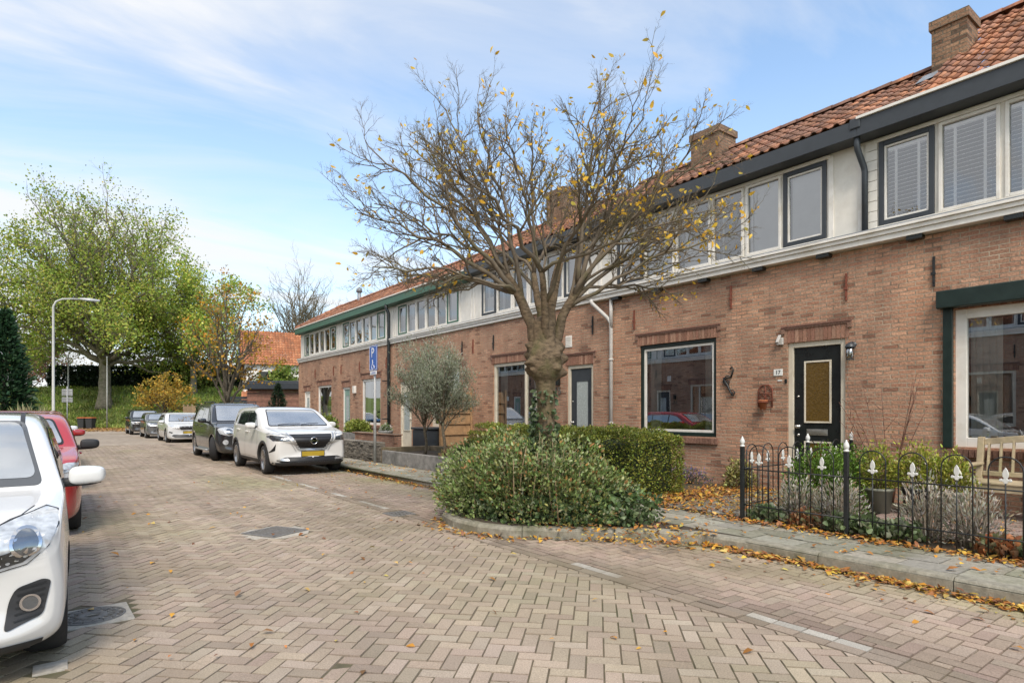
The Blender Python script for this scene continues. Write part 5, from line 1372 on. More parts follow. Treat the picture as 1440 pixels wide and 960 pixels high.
# --- the pollarded street tree in the brick street's planter
TX, TY = 5.12, 6.10
root = thing('street_tree', 'nearly bare pollarded tree with knobbly trunk and sparse yellow leaves in the planter', 'tree', (TX, TY, .1))
b = MB(); n = 44; base_prof = [(.19,-.02),(.155,.12),(.132,.35),(.120,.7),(.116,1.1),(.117,1.5),(.122,1.66),(.140,1.76),(.20,1.83),(.235,1.92),(.245,2.02),(.235,2.12),(.20,2.21),(.165,2.29),(.155,2.36),(.16,2.45),(.14,2.55),(.05,2.62)]
pf = np.array(base_prof); zs = np.concatenate([np.linspace(-.02, 1.7, 16), np.linspace(1.74, 2.62, 34)]); prof = [(float(np.interp(z, pf[:, 1], pf[:, 0])), float(z)) for z in zs]
rgk = random.Random(4); burl = [(rgk.uniform(0, 6.28), rgk.uniform(1.82, 2.26), rgk.uniform(.035, .085), rgk.uniform(.035, .075)) for _ in range(26)]+[(rgk.uniform(0, 6.28), rgk.uniform(.2, 1.6), .012, .05) for _ in range(14)]
vs = []
for i, (r, z) in enumerate(prof):
    for j in range(n):
        a = 2*math.pi*j/n; k = 1+.04*math.sin(3*a+z*2)+.02*math.sin(7*a+z*5)
        rr = r*k
        for ba, bz_, bh, bw in burl:
            da = (a-ba+math.pi) % (2*math.pi)-math.pi; dd = ((da*.22)**2+(z-bz_)**2)/bw**2
            if dd < 6: rr += bh*math.exp(-dd)-.25*bh*math.exp(-(math.sqrt(dd)-1.5)**2*4)
        vs.append((TX+rr*math.cos(a)+.02*math.sin(z*1.4), TY+rr*math.sin(a)+.015*math.cos(z*1.9), z+.10))
b.add(vs, [(i*n+j, i*n+(j+1) % n, (i+1)*n+(j+1) % n, (i+1)*n+j) for i in range(len(prof)-1) for j in range(n)]+[tuple(range((len(prof)-1)*n, len(prof)*n))], None, True)
tk = b.build('trunk', M_bark, root); sb = tk.modifiers.new('s', 'SUBSURF'); sb.levels = sb.render_levels = 1
tr = Tree(random.Random(11))
SP = dict(depth=4, sides=[10,6,5,4,3], n=[(11,13),(7,8),(5,7),(3,5)], angle=[(22,50),(25,55),(25,60),(25,60)], up=[.06,.10,.14,.16], len=[.46,.50,.48,.46], r=[.0155,.0070,.0038,.0026], segs=[6,5,4,3], wob=.20)
SP['from'] = [.28,.18,.12,.12]
rg = tr.rg; O = Vector((TX, TY, 2.48))
def P3(lat, up, dep):
    return Vector((TX, TY, 0))+RGT*lat+FWD*dep+Vector((0,0,up))
# limb ends (sideways, height, depth) with a way point; each leaves the knob steeply and arches outward
LIMBS = [((-.70,3.35,-.2),(-2.35,3.95,-.4),.058), ((-.60,3.3,.3),(-2.15,3.45,.8),.046), ((-.75,3.6,-.4),(-2.15,4.65,-.7),.056), ((-.62,3.8,.3),(-1.65,5.15,.5),.054), ((-.35,3.9,-.3),(-.85,5.25,-.4),.050), ((-.05,3.9,.3),(-.15,5.3,.5),.044),
         ((.30,3.9,-.2),(.65,5.35,-.3),.054), ((.55,3.8,.2),(1.35,5.25,.5),.056), ((.75,3.6,-.3),(2.0,4.85,-.6),.056), ((.75,3.4,.3),(2.35,4.3,.6),.056), ((.65,3.25,-.2),(2.35,3.65,-.5),.048), ((.55,3.1,.4),(2.1,3.2,1.0),.036),
         ((.2,3.4,.8),(.6,4.5,2.1),.050), ((-.25,3.4,.8),(-1.0,4.3,2.0),.048), ((.2,3.4,-.8),(.9,4.4,-1.9),.048), ((-.3,3.4,-.8),(-1.2,4.1,-1.9),.048), ((-.6,3.1,-.3),(-2.0,3.1,-1.1),.036), ((.5,3.2,-.6),(1.6,3.5,-1.6),.038),
         ((-.4,3.7,.5),(-1.3,4.6,1.2),.034), ((.4,3.7,.5),(1.4,4.5,1.3),.034), ((-.5,3.6,-.5),(-1.75,4.9,-.2),.034), ((.5,3.6,-.4),(1.8,5.0,.1),.034), ((0,3.8,0),(.3,4.9,1.0),.03), ((0,3.8,0),(-.5,4.8,-1.1),.03), ((.1,3.8,0),(.95,5.45,.2),.034), ((-.2,3.8,0),(-1.3,5.45,0),.034), ((-.5,3.3,0),(-2.3,4.3,.3),.034), ((.5,3.3,0),(2.3,4.0,.2),.034)]
STEMS = [((-.20,2.85,0),(-.50,3.25,-.05),.088), ((-.06,2.9,.2),(-.12,3.35,.35),.062), ((.10,2.9,-.05),(.20,3.4,-.10),.085), ((.24,2.8,.05),(.52,3.2,.08),.078), ((0,2.8,-.2),(-.05,3.2,-.42),.060)]
stem_pts = []; sm_ = MB()
for wp, en, r in STEMS:
    s0 = O+RGT*wp[0]*.45+FWD*wp[2]*.45+Vector((0,0,-.18)); pts = bez(s0, P3(*wp), P3(*en), 7)
    for z in range(1, 7): pts[z] = pts[z]+Vector((rg.gauss(0,.012), rg.gauss(0,.012), 0))
    r *= .9; sm_.tube(pts, [r*1.2, r*1.02, r*.94, r*.88, r*.83, r*.78, r*.74, r*.68], 12); stem_pts.append(pts)
for wp, en, r in LIMBS:
    e = P3(*en); dirv = (e-O); dirv.z *= .3
    k = max(range(5), key=lambda q: (stem_pts[q][-1]-O).normalized().dot(dirv.normalized())+rg.uniform(-.12,.12))
    p0 = stem_pts[k][rg.choice([4,5,6,7,7])]; a = p0.lerp(e, .42)+Vector((0,0,(e-p0).length*.10))
    pts = bez(p0, a, e, 9)
    for z in range(1, 9): pts[z] = pts[z]+Vector((rg.gauss(0,.03), rg.gauss(0,.03), rg.gauss(0,.03)))
    tr.limb(pts, r*.70, .007, 0, SP)
sm_.build('limbs', M_bark, root); tr.mb.build('branches', M_twig, root)
tips = [t for t in tr.tips]
w_ = np.array([max(.25, 1.0-.25*abs((t[0]-Vector((TX,TY,4))).dot(RGT)-1.0)) for t in tips]); w_ /= w_.sum()
ix = nr.choice(len(tips), 1900, p=w_)
P = np.array([tips[i][0] for i in ix])+nr.normal(0, .02, (1900, 3)); D = np.array([tips[i][1].normalized() for i in ix])*.6+nr.normal(0, .5, (1900, 3))+np.array([0, 0, -.35])
leaf_cloud('leaves', P, nr.uniform(.05, .09, 1900), pick_cols(1900, [(.80,.50,.05),(.74,.42,.04),(.82,.56,.09),(.62,.48,.09),(.76,.44,.04)], .2), M_leaf, root, D, .45)

def generic_tree(name, label, loc, H, Wd, trunk_h, trunk_r, seed, bark, leafn, lsize, pal, group=None, depth=3, crown_lo=.25, leafspread=.5, nl=9, top_bare=0, spec=None, aspect=.7, dens=(7,5,4), lw=(.03,.012,.008)):
    rg = random.Random(seed); root = thing(name, label, 'tree', loc, group); base = Vector(loc)
    b = MB(); k = 10; tp = [base+Vector((rg.gauss(0,.015)*trunk_h*i/k, rg.gauss(0,.015)*trunk_h*i/k, trunk_h*i/k-.1)) for i in range(k+1)]
    b.tube(tp, [trunk_r*(1.45 if i == 0 else 1.15 if i == 1 else 1-.35*i/k) for i in range(k+1)], 14); b.build('trunk', bark, root)
    t = Tree(rg); t.rg = rg
    sp_ = dict(depth=depth, sides=[8,6,4,3,3], n=list(dens), angle=[(25,55),(25,60),(25,60)], up=[.18,.12,.08], len=[.5,.5,.5], r=[trunk_r*.22, trunk_r*.09, trunk_r*.05], segs=[5,4,3,3], wob=.25)
    sp_['from'] = [.2,.15,.15]
    if spec: sp_.update(spec)
    top = tp[-1]
    for i in range(nl):
        f = (i+.5)/nl; az_ = i*2.4+rg.uniform(-.3,.3); el = math.asin(min(1, .12+.88*f)) if i < nl-1 else 1.5
        s0 = tp[-1].lerp(tp[int(k*.6)], (1-f)*.9)
        d = Vector((math.cos(az_)*math.cos(el)*Wd/2, math.sin(az_)*math.cos(el)*Wd/2, trunk_h*(1-.0)+(H-trunk_h)*(crown_lo+(1-crown_lo)*math.sin(el))*rg.uniform(.88,1.0)))
        e = Vector((base.x+d.x, base.y+d.y, base.z+d.z)); m_ = s0.lerp(e, .5)+Vector((0,0,(e-s0).length*.14)); m_.x += (s0.x-e.x)*.12; m_.y += (s0.y-e.y)*.12
        pts = bez(s0, m_, e, 8)
        for z in range(1, 8): pts[z] = pts[z]+Vector((rg.gauss(0,1), rg.gauss(0,1), rg.gauss(0,1)))*Wd*.008
        t.limb(pts, trunk_r*rg.uniform(.38,.55), trunk_r*.06, 0, sp_)
    t.mb.build('branches', bark, root)
    if leafn:
        tp_ = t.tips; z0 = min(p[0].z for p in tp_); z1 = max(p[0].z for p in tp_)
        w_ = np.array([1-top_bare*((p[0].z-z0)/(z1-z0))**1.5 for p in tp_]); w_ = w_*nr.uniform(.1, 1, len(w_)); w_ /= w_.sum()
        ix = nr.choice(len(tp_), leafn, p=w_); P = np.array([tp_[i][0] for i in ix])+np.clip(nr.normal(0, leafspread, (leafn, 3)), -1.6*leafspread, 1.5*leafspread)*(1-.45*((np.array([tp_[i][0].z for i in ix])-z0)/(z1-z0)))[:, None]
        C = pick_cols(leafn, pal, .28)
        clump = nr.uniform(.72, 1.25, len(tp_))[ix][:, None]; C = np.clip(C*clump, .004, 1)
        leaf_cloud('leaves', P, nr.uniform(lsize*.6, lsize*1.25, leafn), C, M_leaf, root, None, aspect)
    return root
L0 = along(-39.5, 58.5)
DIKE_Z = 4.0
def dike_z(dep): return 0 if dep < 55 else DIKE_Z*min(1, (dep-55)/9.5)
def far(px, dep, z=None): 
    lat = (px-720)/850*dep; p = along(lat, dep); return (p.x, p.y, dike_z(dep) if z is None else z)
GREENS = [(.26,.34,.05),(.34,.40,.06),(.20,.29,.05),(.40,.42,.08),(.46,.42,.09),(.28,.38,.06)]
generic_tree('broadleaf_tree', 'huge green and yellow tree with thick trunk standing on the grass bank', far(147, 59.5), 20.2, 21, 6.4, .60, 3, M_barkg, 62000, .21, GREENS, depth=3, crown_lo=-.26, leafspread=.85, nl=24, top_bare=.95, spec=dict(r=[.14,.06,.034]), dens=(9,6,5))
generic_tree('broadleaf_tree', 'green tree right of the huge one, leaning over the orange leaved tree', far(272, 63), 13.5, 15, 4.0, .36, 5, M_barkg, 20000, .23, [tuple(min(.6, x*1.3) for x in g_) for g_ in GREENS], depth=3, crown_lo=-.20, leafspread=.55, nl=10, top_bare=.45, dens=(7,5,4))
generic_tree('street_tree', 'slender street tree with orange leaves behind the parked black SUVs', (7.3, 35.0, .1), 8.3, 4.4, 2.6, .19, 9, M_barky, 1700, .15, [(.52,.25,.02),(.58,.32,.03),(.44,.24,.03),(.38,.28,.05)], depth=3, crown_lo=.1, leafspread=.2, nl=10, dens=(7,5,4))
generic_tree('street_tree', 'small round tree with golden leaves at the foot of the grass bank', far(232, 52, .0), 4.5, 4.4, 1.7, .15, 12, M_barky, 3200, .17, [(.52,.33,.045),(.46,.25,.035),(.44,.34,.07),(.55,.38,.07)], depth=3, crown_lo=.05, leafspread=.25, nl=10, dens=(6,5,4))
generic_tree('bare_tree', 'tall leafless tree beyond the orange roofed house', far(425, 72, 1.0), 17.0, 10.5, 5.5, .34, 21, M_barkg, 0, 0, GREENS, depth=3, crown_lo=.0, nl=24, dens=(9,7,5), spec=dict(r=[.085,.042,.027]))
generic_tree('bare_tree', 'leafless tree showing behind the far roof of the terrace', (21.5, 43, 0), 13.5, 8.0, 5.0, .25, 23, M_barkg, 0, 0, GREENS, depth=3, crown_lo=.0, nl=18, dens=(9,6,5), spec=dict(r=[.06,.028,.018]))
generic_tree('bare_tree', 'pale leafless tree far behind the dark hedge', far(75, 80, 3.0), 8.5, 8, 2.0, .2, 25, M_barkg, 900, .3, [(.25,.2,.1)], depth=3, nl=9, dens=(7,5,4))
generic_tree('broadleaf_tree', 'reddish brown tree far behind the dark hedge, by the conifer', far(42, 76, 3.0), 7.8, 6.5, 2.0, .2, 27, M_barkg, 3600, .3, [(.22,.10,.07),(.26,.13,.09),(.18,.09,.06)], depth=3, nl=9, dens=(6,5,4), leafspread=.4)
generic_tree('broadleaf_tree', 'bushy green tree growing beside the shed and orange roofed house', far(400, 46, 0), 4.6, 3.6, 1.2, .12, 29, M_barky, 5200, .22, [(.13,.20,.03),(.18,.25,.04),(.22,.26,.05)], depth=3, nl=9, dens=(6,5,4), leafspread=.3)

# conifers: whorls of drooping feathery sprays
def conifer(label, loc, H, Wd, n, pal, size, name='conifer_tree'):
    root = thing(name, label, 'tree', loc); b = MB(); b.tube([Vector(loc), Vector(loc)+Vector((0,0,H*.95))], [Wd*.05, .015], 8); b.build('trunk', M_barky, root)
    t_ = nr.uniform(0, 1, n)**1.25; az_ = nr.uniform(0, 2*np.pi, n); env = Wd/2*(1-t_)**.75*(.75+.25*np.sin(az_*5+t_*31)*np.cos(t_*40)); q = np.sqrt(nr.uniform(.12, 1, n)); rr = env*q
    P = np.stack([loc[0]+rr*np.cos(az_), loc[1]+rr*np.sin(az_), loc[2]+.15+t_*(H-.25)-rr*.12+nr.normal(0, .06, n)], 1)
    D = np.stack([np.cos(az_), np.sin(az_), nr.uniform(-.1, .9, n)], 1)+nr.normal(0, .35, (n, 3))
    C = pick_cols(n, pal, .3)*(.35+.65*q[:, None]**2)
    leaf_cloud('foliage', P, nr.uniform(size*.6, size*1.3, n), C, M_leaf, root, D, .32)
conifer('dark green conifer at the left edge of the street', (-2.35, 44.5, 0), 7.2, 4.2, 9000, [(.035,.085,.035),(.05,.11,.04),(.06,.12,.06)], .34)
conifer('small dark cypress in front of the wooden shed', far(391, 36.5, .1), 3.1, 2.2, 3500, [(.03,.06,.028),(.045,.08,.035),(.06,.10,.05)], .16)

# olive trees in the raised bed
def olive(label, loc, H, W_, n, z0, trunk_r=.035):
    root = thing('olive_tree', label, 'tree', loc, 'olive trees in the raised bed'); base = Vector(loc); rg = random.Random(int(n))
    b = MB(); tp = [base+Vector((.02*math.sin(i), .02*math.cos(i*1.3), (z0+.5)*i/6)) for i in range(7)]; b.tube(tp, [trunk_r*1.2]+[trunk_r]*5+[trunk_r*.7], 9); b.build('trunk', M_barky, root)
    t = Tree(rg); sp_ = dict(depth=2, sides=[6,4,3], n=[8,6], angle=[(20,45),(25,50)], up=[.3,.25], len=[.5,.5], r=[.012,.006], segs=[5,4,3], wob=.2); sp_['from'] = [.1,.1]
    for i in range(11):
        a = i*2.4; el = .2+1.2*(i/11); e = base+Vector((math.cos(a)*W_/2*math.cos(el), math.sin(a)*W_/2*math.cos(el), z0+.25+(H-z0-.3)*(.15+.85*math.sin(el))))
        t.limb(bez(tp[4+i % 3], tp[5].lerp(e, .45)+Vector((0,0,.25)), e, 6), .02, .006, 0, sp_)
    t.mb.build('branches', M_barky, root)
    tp_ = t.tips+[(p, Vector((0,0,1))) for p in t.mid]*2; ix = nr.integers(0, len(tp_), n); P = np.array([tp_[i][0] for i in ix])+nr.normal(0, .085, (n, 3)); D = np.array([tp_[i][1].normalized() for i in ix])+nr.normal(0, .5, (n, 3))+np.array([0,0,.3])
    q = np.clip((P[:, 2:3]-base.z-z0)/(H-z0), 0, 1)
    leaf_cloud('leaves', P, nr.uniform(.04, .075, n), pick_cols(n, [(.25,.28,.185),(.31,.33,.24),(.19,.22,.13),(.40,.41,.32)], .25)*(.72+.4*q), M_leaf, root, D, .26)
olive('taller olive tree in the raised bed, nearer the parking sign', (7.35, 13.35, .40), 2.55, 1.55, 14000, .32)
olive('olive tree in the raised bed, nearer the clipped hedge', (7.2, 12.2, .40), 2.3, 1.5, 12000, .36)

# ------------------------------------------------------------------ hedges, shrubs, plants
def hedge(name, label, cat, x0, x1, y0, y1, z0, z1, n, size, pal, group=None, rot=None, round_=.12, inner=(.02,.03,.01), bulge=.04):
    cx, cy = (x0+x1)/2, (y0+y1)/2; root = thing(name, label, cat, (cx, cy, z0), group)
    if rot: root.rotation_euler = (0, 0, rot)
    a, b_, h = (x1-x0)/2, (y1-y0)/2, z1-z0
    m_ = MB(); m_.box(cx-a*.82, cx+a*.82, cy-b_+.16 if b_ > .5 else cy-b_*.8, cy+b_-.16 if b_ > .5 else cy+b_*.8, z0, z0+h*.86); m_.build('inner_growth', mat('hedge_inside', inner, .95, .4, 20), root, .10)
    ar = np.array([2*b_*h, 2*b_*h, 2*a*h, 2*a*h, 4*a*b_]); f = nr.choice(5, n, p=ar/ar.sum()); u, v, w = nr.uniform(-1, 1, n), nr.uniform(-1, 1, n), nr.uniform(0, 1, n)
    X = np.where(f == 0, -a, np.where(f == 1, a, u*a)); Y = np.where(f == 2, -b_, np.where(f == 3, b_, v*b_)); Z = np.where(f == 4, h, w*h)
    N = np.stack([np.where(f == 0, -1, np.where(f == 1, 1, 0)), np.where(f == 2, -1, np.where(f == 3, 1, 0)), np.where(f == 4, 1., .15)], 1).astype(float)
    # soften the long edges
    ex = np.maximum(np.abs(X)-(a-round_), 0)/round_; ez = np.maximum(Z-(h-round_), 0)/round_; ey = np.maximum(np.abs(Y)-(b_-round_), 0)/round_
    Z = Z-np.maximum(ex, ey)**2*ez*round_*.5; X = X-np.sign(X)*ez**2*ex*round_*.35; Y = Y-np.sign(Y)*ez**2*ey*round_*.35
    lump = bulge*(np.sin(X*5.1+Z*4)+np.sin(Y*3.7+Z*6.3+1)+np.sin(Y*8.3+X*7))
    dpt = nr.uniform(-1, .35, n); P = np.stack([cx+X, cy+Y, z0+np.maximum(Z, .01)], 1)+N*(lump+dpt*.07)[:, None]
    D = N*.55+nr.normal(0, .6, (n, 3))+np.array([0, 0, .25])
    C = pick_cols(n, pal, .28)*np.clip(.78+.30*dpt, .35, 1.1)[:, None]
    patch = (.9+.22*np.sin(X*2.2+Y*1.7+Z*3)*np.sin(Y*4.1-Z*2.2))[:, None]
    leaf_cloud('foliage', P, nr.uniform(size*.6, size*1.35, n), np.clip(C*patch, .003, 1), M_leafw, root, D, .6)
    return root
BOX = [(.30,.36,.055),(.37,.42,.07),(.23,.30,.05),(.43,.43,.075),(.19,.25,.04),(.34,.32,.06)]
hedge('clipped_hedge', 'clipped yellow green hedge in front of the window of number 15', 'hedge', 7.02, 8.25, 6.2, 10.75, .12, 1.12, 40000, .036, BOX)
pd = along(-38, 66); 
hedge('clipped_hedge', 'long dark clipped hedge along the top of the grass bank', 'hedge', pd.x-12, pd.x+12, pd.y-.9, pd.y+.9, 3.95, 6.3, 14000, .28, [(.016,.034,.013),(.024,.048,.016),(.012,.026,.011)], rot=-math.atan2(640,850), inner=(.008,.013,.006))

def shrub(name, label, loc, rx, ry, h, n, size, pal, cat='shrub', group=None, m=None, stems=8, stem_col=(.12,.085,.05), dome=1.0, aspect=.5, up=.5, shell=.45, parent=None, kind=None):
    root = thing(name, label, cat, loc, group); base = Vector(loc)
    b = MB(); rg = random.Random(n)
    for i in range(stems):
        a = rg.uniform(0, 6.28); q = rg.uniform(.1, .8); e = base+Vector((math.cos(a)*rx*q, math.sin(a)*ry*q, h*rg.uniform(.6, .98)))
        b.tube(bez(base+Vector((math.cos(a)*rx*q*.4, math.sin(a)*ry*q*.4, -.02)), base.lerp(e, .5)+Vector((0,0,h*.1)), e, 4), [.012, .010, .008, .006, .003], 5)
    if stems: b.build('stems', mat('stem_'+name, stem_col, .85, .3, 20), root)
    a = nr.uniform(0, 2*np.pi, n); el = np.arcsin(nr.uniform(0, 1, n)); q = nr.uniform(shell**3, 1, n)**(1/3)
    lump = 1+.16*np.sin(3*a+loc[0]*9)*np.cos(el*3+loc[1])+.12*np.sin(7*a+el*9)
    P = np.stack([base.x+rx*q*lump*np.cos(a)*np.cos(el), base.y+ry*q*lump*np.sin(a)*np.cos(el), base.z+.02+h*q*lump*np.sin(el)**dome], 1)
    D = np.stack([np.cos(a)*np.cos(el), np.sin(a)*np.cos(el), np.sin(el)+up], 1)+nr.normal(0, .55, (n, 3))
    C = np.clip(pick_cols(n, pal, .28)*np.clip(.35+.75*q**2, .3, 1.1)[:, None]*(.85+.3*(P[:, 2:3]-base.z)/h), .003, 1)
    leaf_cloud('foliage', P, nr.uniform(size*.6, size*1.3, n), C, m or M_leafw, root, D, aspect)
    return root
# the mahonia-like shrub around the street tree, in two growths, and the ivy at its foot
SHR = [(.17,.25,.07),(.23,.31,.095),(.25,.30,.12),(.33,.34,.18),(.10,.15,.05),(.23,.26,.10),(.30,.30,.10),(.16,.22,.07),(.12,.18,.055),(.34,.19,.07)]
root = shrub('evergreen_shrub', 'loose glossy evergreen shrub filling the planter around the knobbly tree', (4.98, 6.35, .1), .92, 1.40, .98, 19000, .052, SHR, stems=34, stem_col=(.34,.25,.15), shell=.35, dome=.72)
shrub('evergreen_shrub', 'lower rounded evergreen shrub at the road end of the planter', (4.62, 6.75, .1), .60, .78, .84, 8000, .050, SHR[:4], stems=18, stem_col=(.34,.25,.15), shell=.35, dome=.72)
shrub('evergreen_shrub', 'low leafy evergreen shrub at the house end of the planter', (5.38, 5.55, .1), .46, .68, .72, 6500, .05, SHR, stems=10, stem_col=(.30,.22,.13), shell=.35, dome=.75)
# upright bare canes with whorls on top
b = MB(); PP = []; rg = random.Random(5)
for i in range(44):
    a = rg.uniform(0, 6.28); q = .82*math.sqrt(rg.random()); p = Vector((4.9+.85*q*math.cos(a), 6.2+1.25*q*math.sin(a), .15)); h = (1.08-.35*q)*rg.uniform(.75,1.05); e = p+Vector((rg.gauss(0,.06), rg.gauss(0,.06), h))
    b.tube(bez(p, p.lerp(e,.5)+Vector((rg.gauss(0,.04),rg.gauss(0,.04),0)), e, 3), [.009,.008,.007,.005], 5); PP += [e-Vector((0,0,.03*k)) for k in range(7) for _ in range(3)]
cn = b.build('canes', mat('dry_cane', (.29,.21,.12), .85, .3, 20), root)
PP = np.array(PP); D = nr.normal(0, 1, (len(PP), 3)); D[:, 2] = np.abs(D[:, 2])*.5
leaf_cloud('cane_leaves', PP, nr.uniform(.04, .075, len(PP)), pick_cols(len(PP), [(.24,.29,.13),(.31,.34,.19),(.18,.23,.09)], .25), M_leafw, root, D, .5)
n = 9500; U = nr.uniform(0, 1, (n, 2)); yy = 3.95+5.0*U[:, 0]
edge = np.interp(yy, [p[1] for p in ISLE], [p[0] for p in ISLE])+.27; xx = edge+(5.95-edge)*U[:, 1]**1.4
keep = (yy > 4.75) & (xx < 5.85); xx, yy = xx[keep], yy[keep]; n = len(xx)
dd = np.clip((xx-np.interp(yy, [p[1] for p in ISLE], [p[0] for p in ISLE]))*1.3, 0, 1); zz = .12+nr.uniform(0, 1, n)*(.13+.34*dd*np.clip((yy-4.3)*1.2, 0, 1))
tag(leaf_cloud('ivy_ground_cover', np.stack([xx, yy, zz], 1), nr.uniform(.045, .085, n), pick_cols(n, [(.08,.13,.05),(.11,.17,.065),(.16,.22,.10),(.065,.10,.04),(.22,.26,.15)], .25), M_leafw, None, nr.normal(0, 1, (n, 3))+np.array([-.5,-.5,.2]), .85), kind='stuff')
n = 2400; z = nr.uniform(.1, 1.55, n)**1.15; a = nr.uniform(0, 6.283, n); keep = nr.uniform(0, 1, n) < np.clip(1.25-z*.62, .12, 1)*(1-.5*np.sin(a+2.6)); z, a = z[keep], a[keep]; n = len(z); r = .135+.06*nr.uniform(0, 1, n)*(1.6-z)
root = thing('ivy_vine', 'green ivy climbing the lower trunk of the knobbly street tree', 'ivy', (TX, TY, .1))
leaf_cloud('leaves', np.stack([TX+r*np.cos(a), TY+r*np.sin(a), z+.1], 1), nr.uniform(.04, .075, n), pick_cols(n, [(.06,.10,.04),(.10,.14,.065),(.14,.18,.10)], .25), M_leafw, root, np.stack([np.cos(a), np.sin(a), -.6+0*a], 1)+nr.normal(0, .5, (n, 3)), .85)
b = MB()
for k in range(3):
    b.tube([(TX+.14*math.cos(k*2+i*.25), TY+.14*math.sin(k*2+i*.25), .1+i*.22) for i in range(6)], [.012,.010,.009,.008,.006,.004], 5)
b.build('stems', M_twig, root)

# garden of number 17 and of the house with the bench
shrub('box_shrub', 'dense bright green box shrub behind the short side of the iron fence', (7.75, 3.75, .15), .55, .42, .82, 8000, .034, [(.09,.17,.02),(.13,.22,.03),(.07,.13,.02)], stems=6, shell=.6)
shrub('box_shrub', 'second bright green box shrub nearer the black front door', (8.75, 3.85, .15), .55, .38, .80, 7000, .034, [(.09,.17,.02),(.13,.22,.03),(.07,.13,.02)], stems=6, shell=.6)
SIL = [(.50,.48,.41),(.58,.55,.48),(.40,.38,.31),(.33,.24,.16),(.30,.32,.20)]
for i, (x, y, h, lab) in enumerate(((7.12, 3.72, .50, 'silvery plant by the corner post of the iron fence'), (7.15, 3.28, .55, 'taller silvery plant left of the second fence post'), (7.18, 2.42, .62, 'silvery plant in front of the green-grey flower pot'), (7.15, 2.02, .58, 'silvery plant in front of the garden bench, with dry brown stems'), (7.2, 1.35, .45, 'silvery plant at the right edge of the fence'))):
    shrub('silver_plant', lab, (x, y, .13), .30, .30, h, 1500, .05, SIL, 'plant', 'silvery plants along the iron fence', M_leaf, 22, (.30,.25,.19), .8, .22, .9, .15)
HEU = [(.17,.23,.10),(.24,.29,.16),(.12,.18,.07),(.30,.33,.22)]
for i, (x, y, c_) in enumerate(((6.92, 4.02, 0), (6.95, 3.12, 0), (6.92, 2.80, 0), (6.95, 2.55, 0), (6.92, 1.72, 1), (6.95, 1.45, 0), (6.93, 1.2, 0), (6.95, 3.55, 1))):
    shrub('leafy_plant', ['round-leaved plant inside the corner fence post', 'round-leaved plant touching the second fence post on its left', 'round-leaved plant just right of the second fence post', 'round-leaved plant below the first hoop right of the second post', 'orange tinged leafy plant below the bench end', 'low leafy plant right of the orange tinged one', 'low leafy plant at the right picture edge', 'brownish leafy plant between the two fence posts'][i], (x, y, .12), .19, .19, .17, 330, .058, HEU if not c_ else [(.42,.16,.07),(.24,.26,.13),(.36,.22,.12)], 'plant', 'leafy plants at the foot of the iron fence', M_leaf, 0, dome=.8, aspect=1.0, up=.9, shell=.3)
shrub('variegated_shrub', 'small round yellow green shrub at the wall near the black door', (9.45, 6.0, .14), .26, .26, .45, 1500, .05, [(.36,.36,.10),(.22,.20,.06),(.14,.10,.05),(.42,.42,.18)], stems=5)
shrub('lavender_plant', 'low purple flowering plant below the window of number 17', (9.45, 7.15, .14), .3, .6, .28, 900, .05, [(.16,.20,.09),(.20,.17,.32),(.24,.20,.42),(.14,.18,.08)], 'plant', None, M_leaf, 10, aspect=.3, up=1.0, shell=.2)
root = thing('climbing_rose', 'nearly bare rose stems against the wall beside the bench', 'shrub', (9.7, 3.75, .15)); b = MB(); rg = random.Random(3); PP = []
for i in range(9):
    a = rg.uniform(-1.2, 1.2); e = Vector((9.72+rg.uniform(-.15,.02), 3.7+a*.75, rg.uniform(1.2, 2.1))); pts = bez(Vector((9.7, 3.72+a*.05, .1)), Vector((9.66, 3.72+a*.2, .8)), e, 6); b.tube(pts, [.010,.009,.008,.007,.005,.004,.003], 5); PP += pts[2:]
    for k in (3, 4, 5): q = pts[k]+Vector((rg.uniform(-.1,.0), rg.uniform(-.3,.3), rg.uniform(.05,.3))); b.tube([pts[k], q], [.004,.002], 4); PP.append(q)
b.build('stems', mat('rose_stem', (.16,.075,.05), .7, .3, 20), root); PP = np.array([p for p in PP for _ in (0,)])[:26]
leaf_cloud('leaves', PP, .04, pick_cols(len(PP), [(.25,.2,.06),(.2,.1,.05)]), M_leaf, root, None, .5)
# raised beds and plants farther along
shrub('low_shrub', 'dark green bush at the near end of the raised bed', (7.5, 11.3, .35), .55, .45, .50, 3000, .055, [(.06,.10,.035),(.09,.14,.05)], stems=6)
shrub('low_shrub', 'reddish low heather in the raised bed below the olive trees', (7.25, 11.75, .40), .3, .5, .26, 900, .05, [(.20,.12,.07),(.16,.15,.05),(.28,.20,.10)], stems=6)
shrub('potted_hydrangea', 'bright green bush in the raised planter by the blue lidded bin', (8.0, 22.6, .75), .5, 1.0, .55, 3000, .10, [(.18,.22,.04),(.25,.28,.06),(.13,.17,.04)], stems=5)
shrub('potted_hydrangea', 'bright green bush in the planter below the far white framed window', (8.3, 19.9, .75), .35, .7, .40, 1800, .09, [(.18,.22,.04),(.25,.28,.06)], stems=5)
shrub('ornamental_grass', 'pale ornamental grass at the foot of the left conifer', (-1.2, 40.5, 0), 1.3, 1.3, 1.25, 3000, .55, [(.34,.31,.15),(.40,.36,.20),(.25,.27,.11)], 'grass clump', None, M_leaf, 0, aspect=.07, up=1.6, shell=.1)

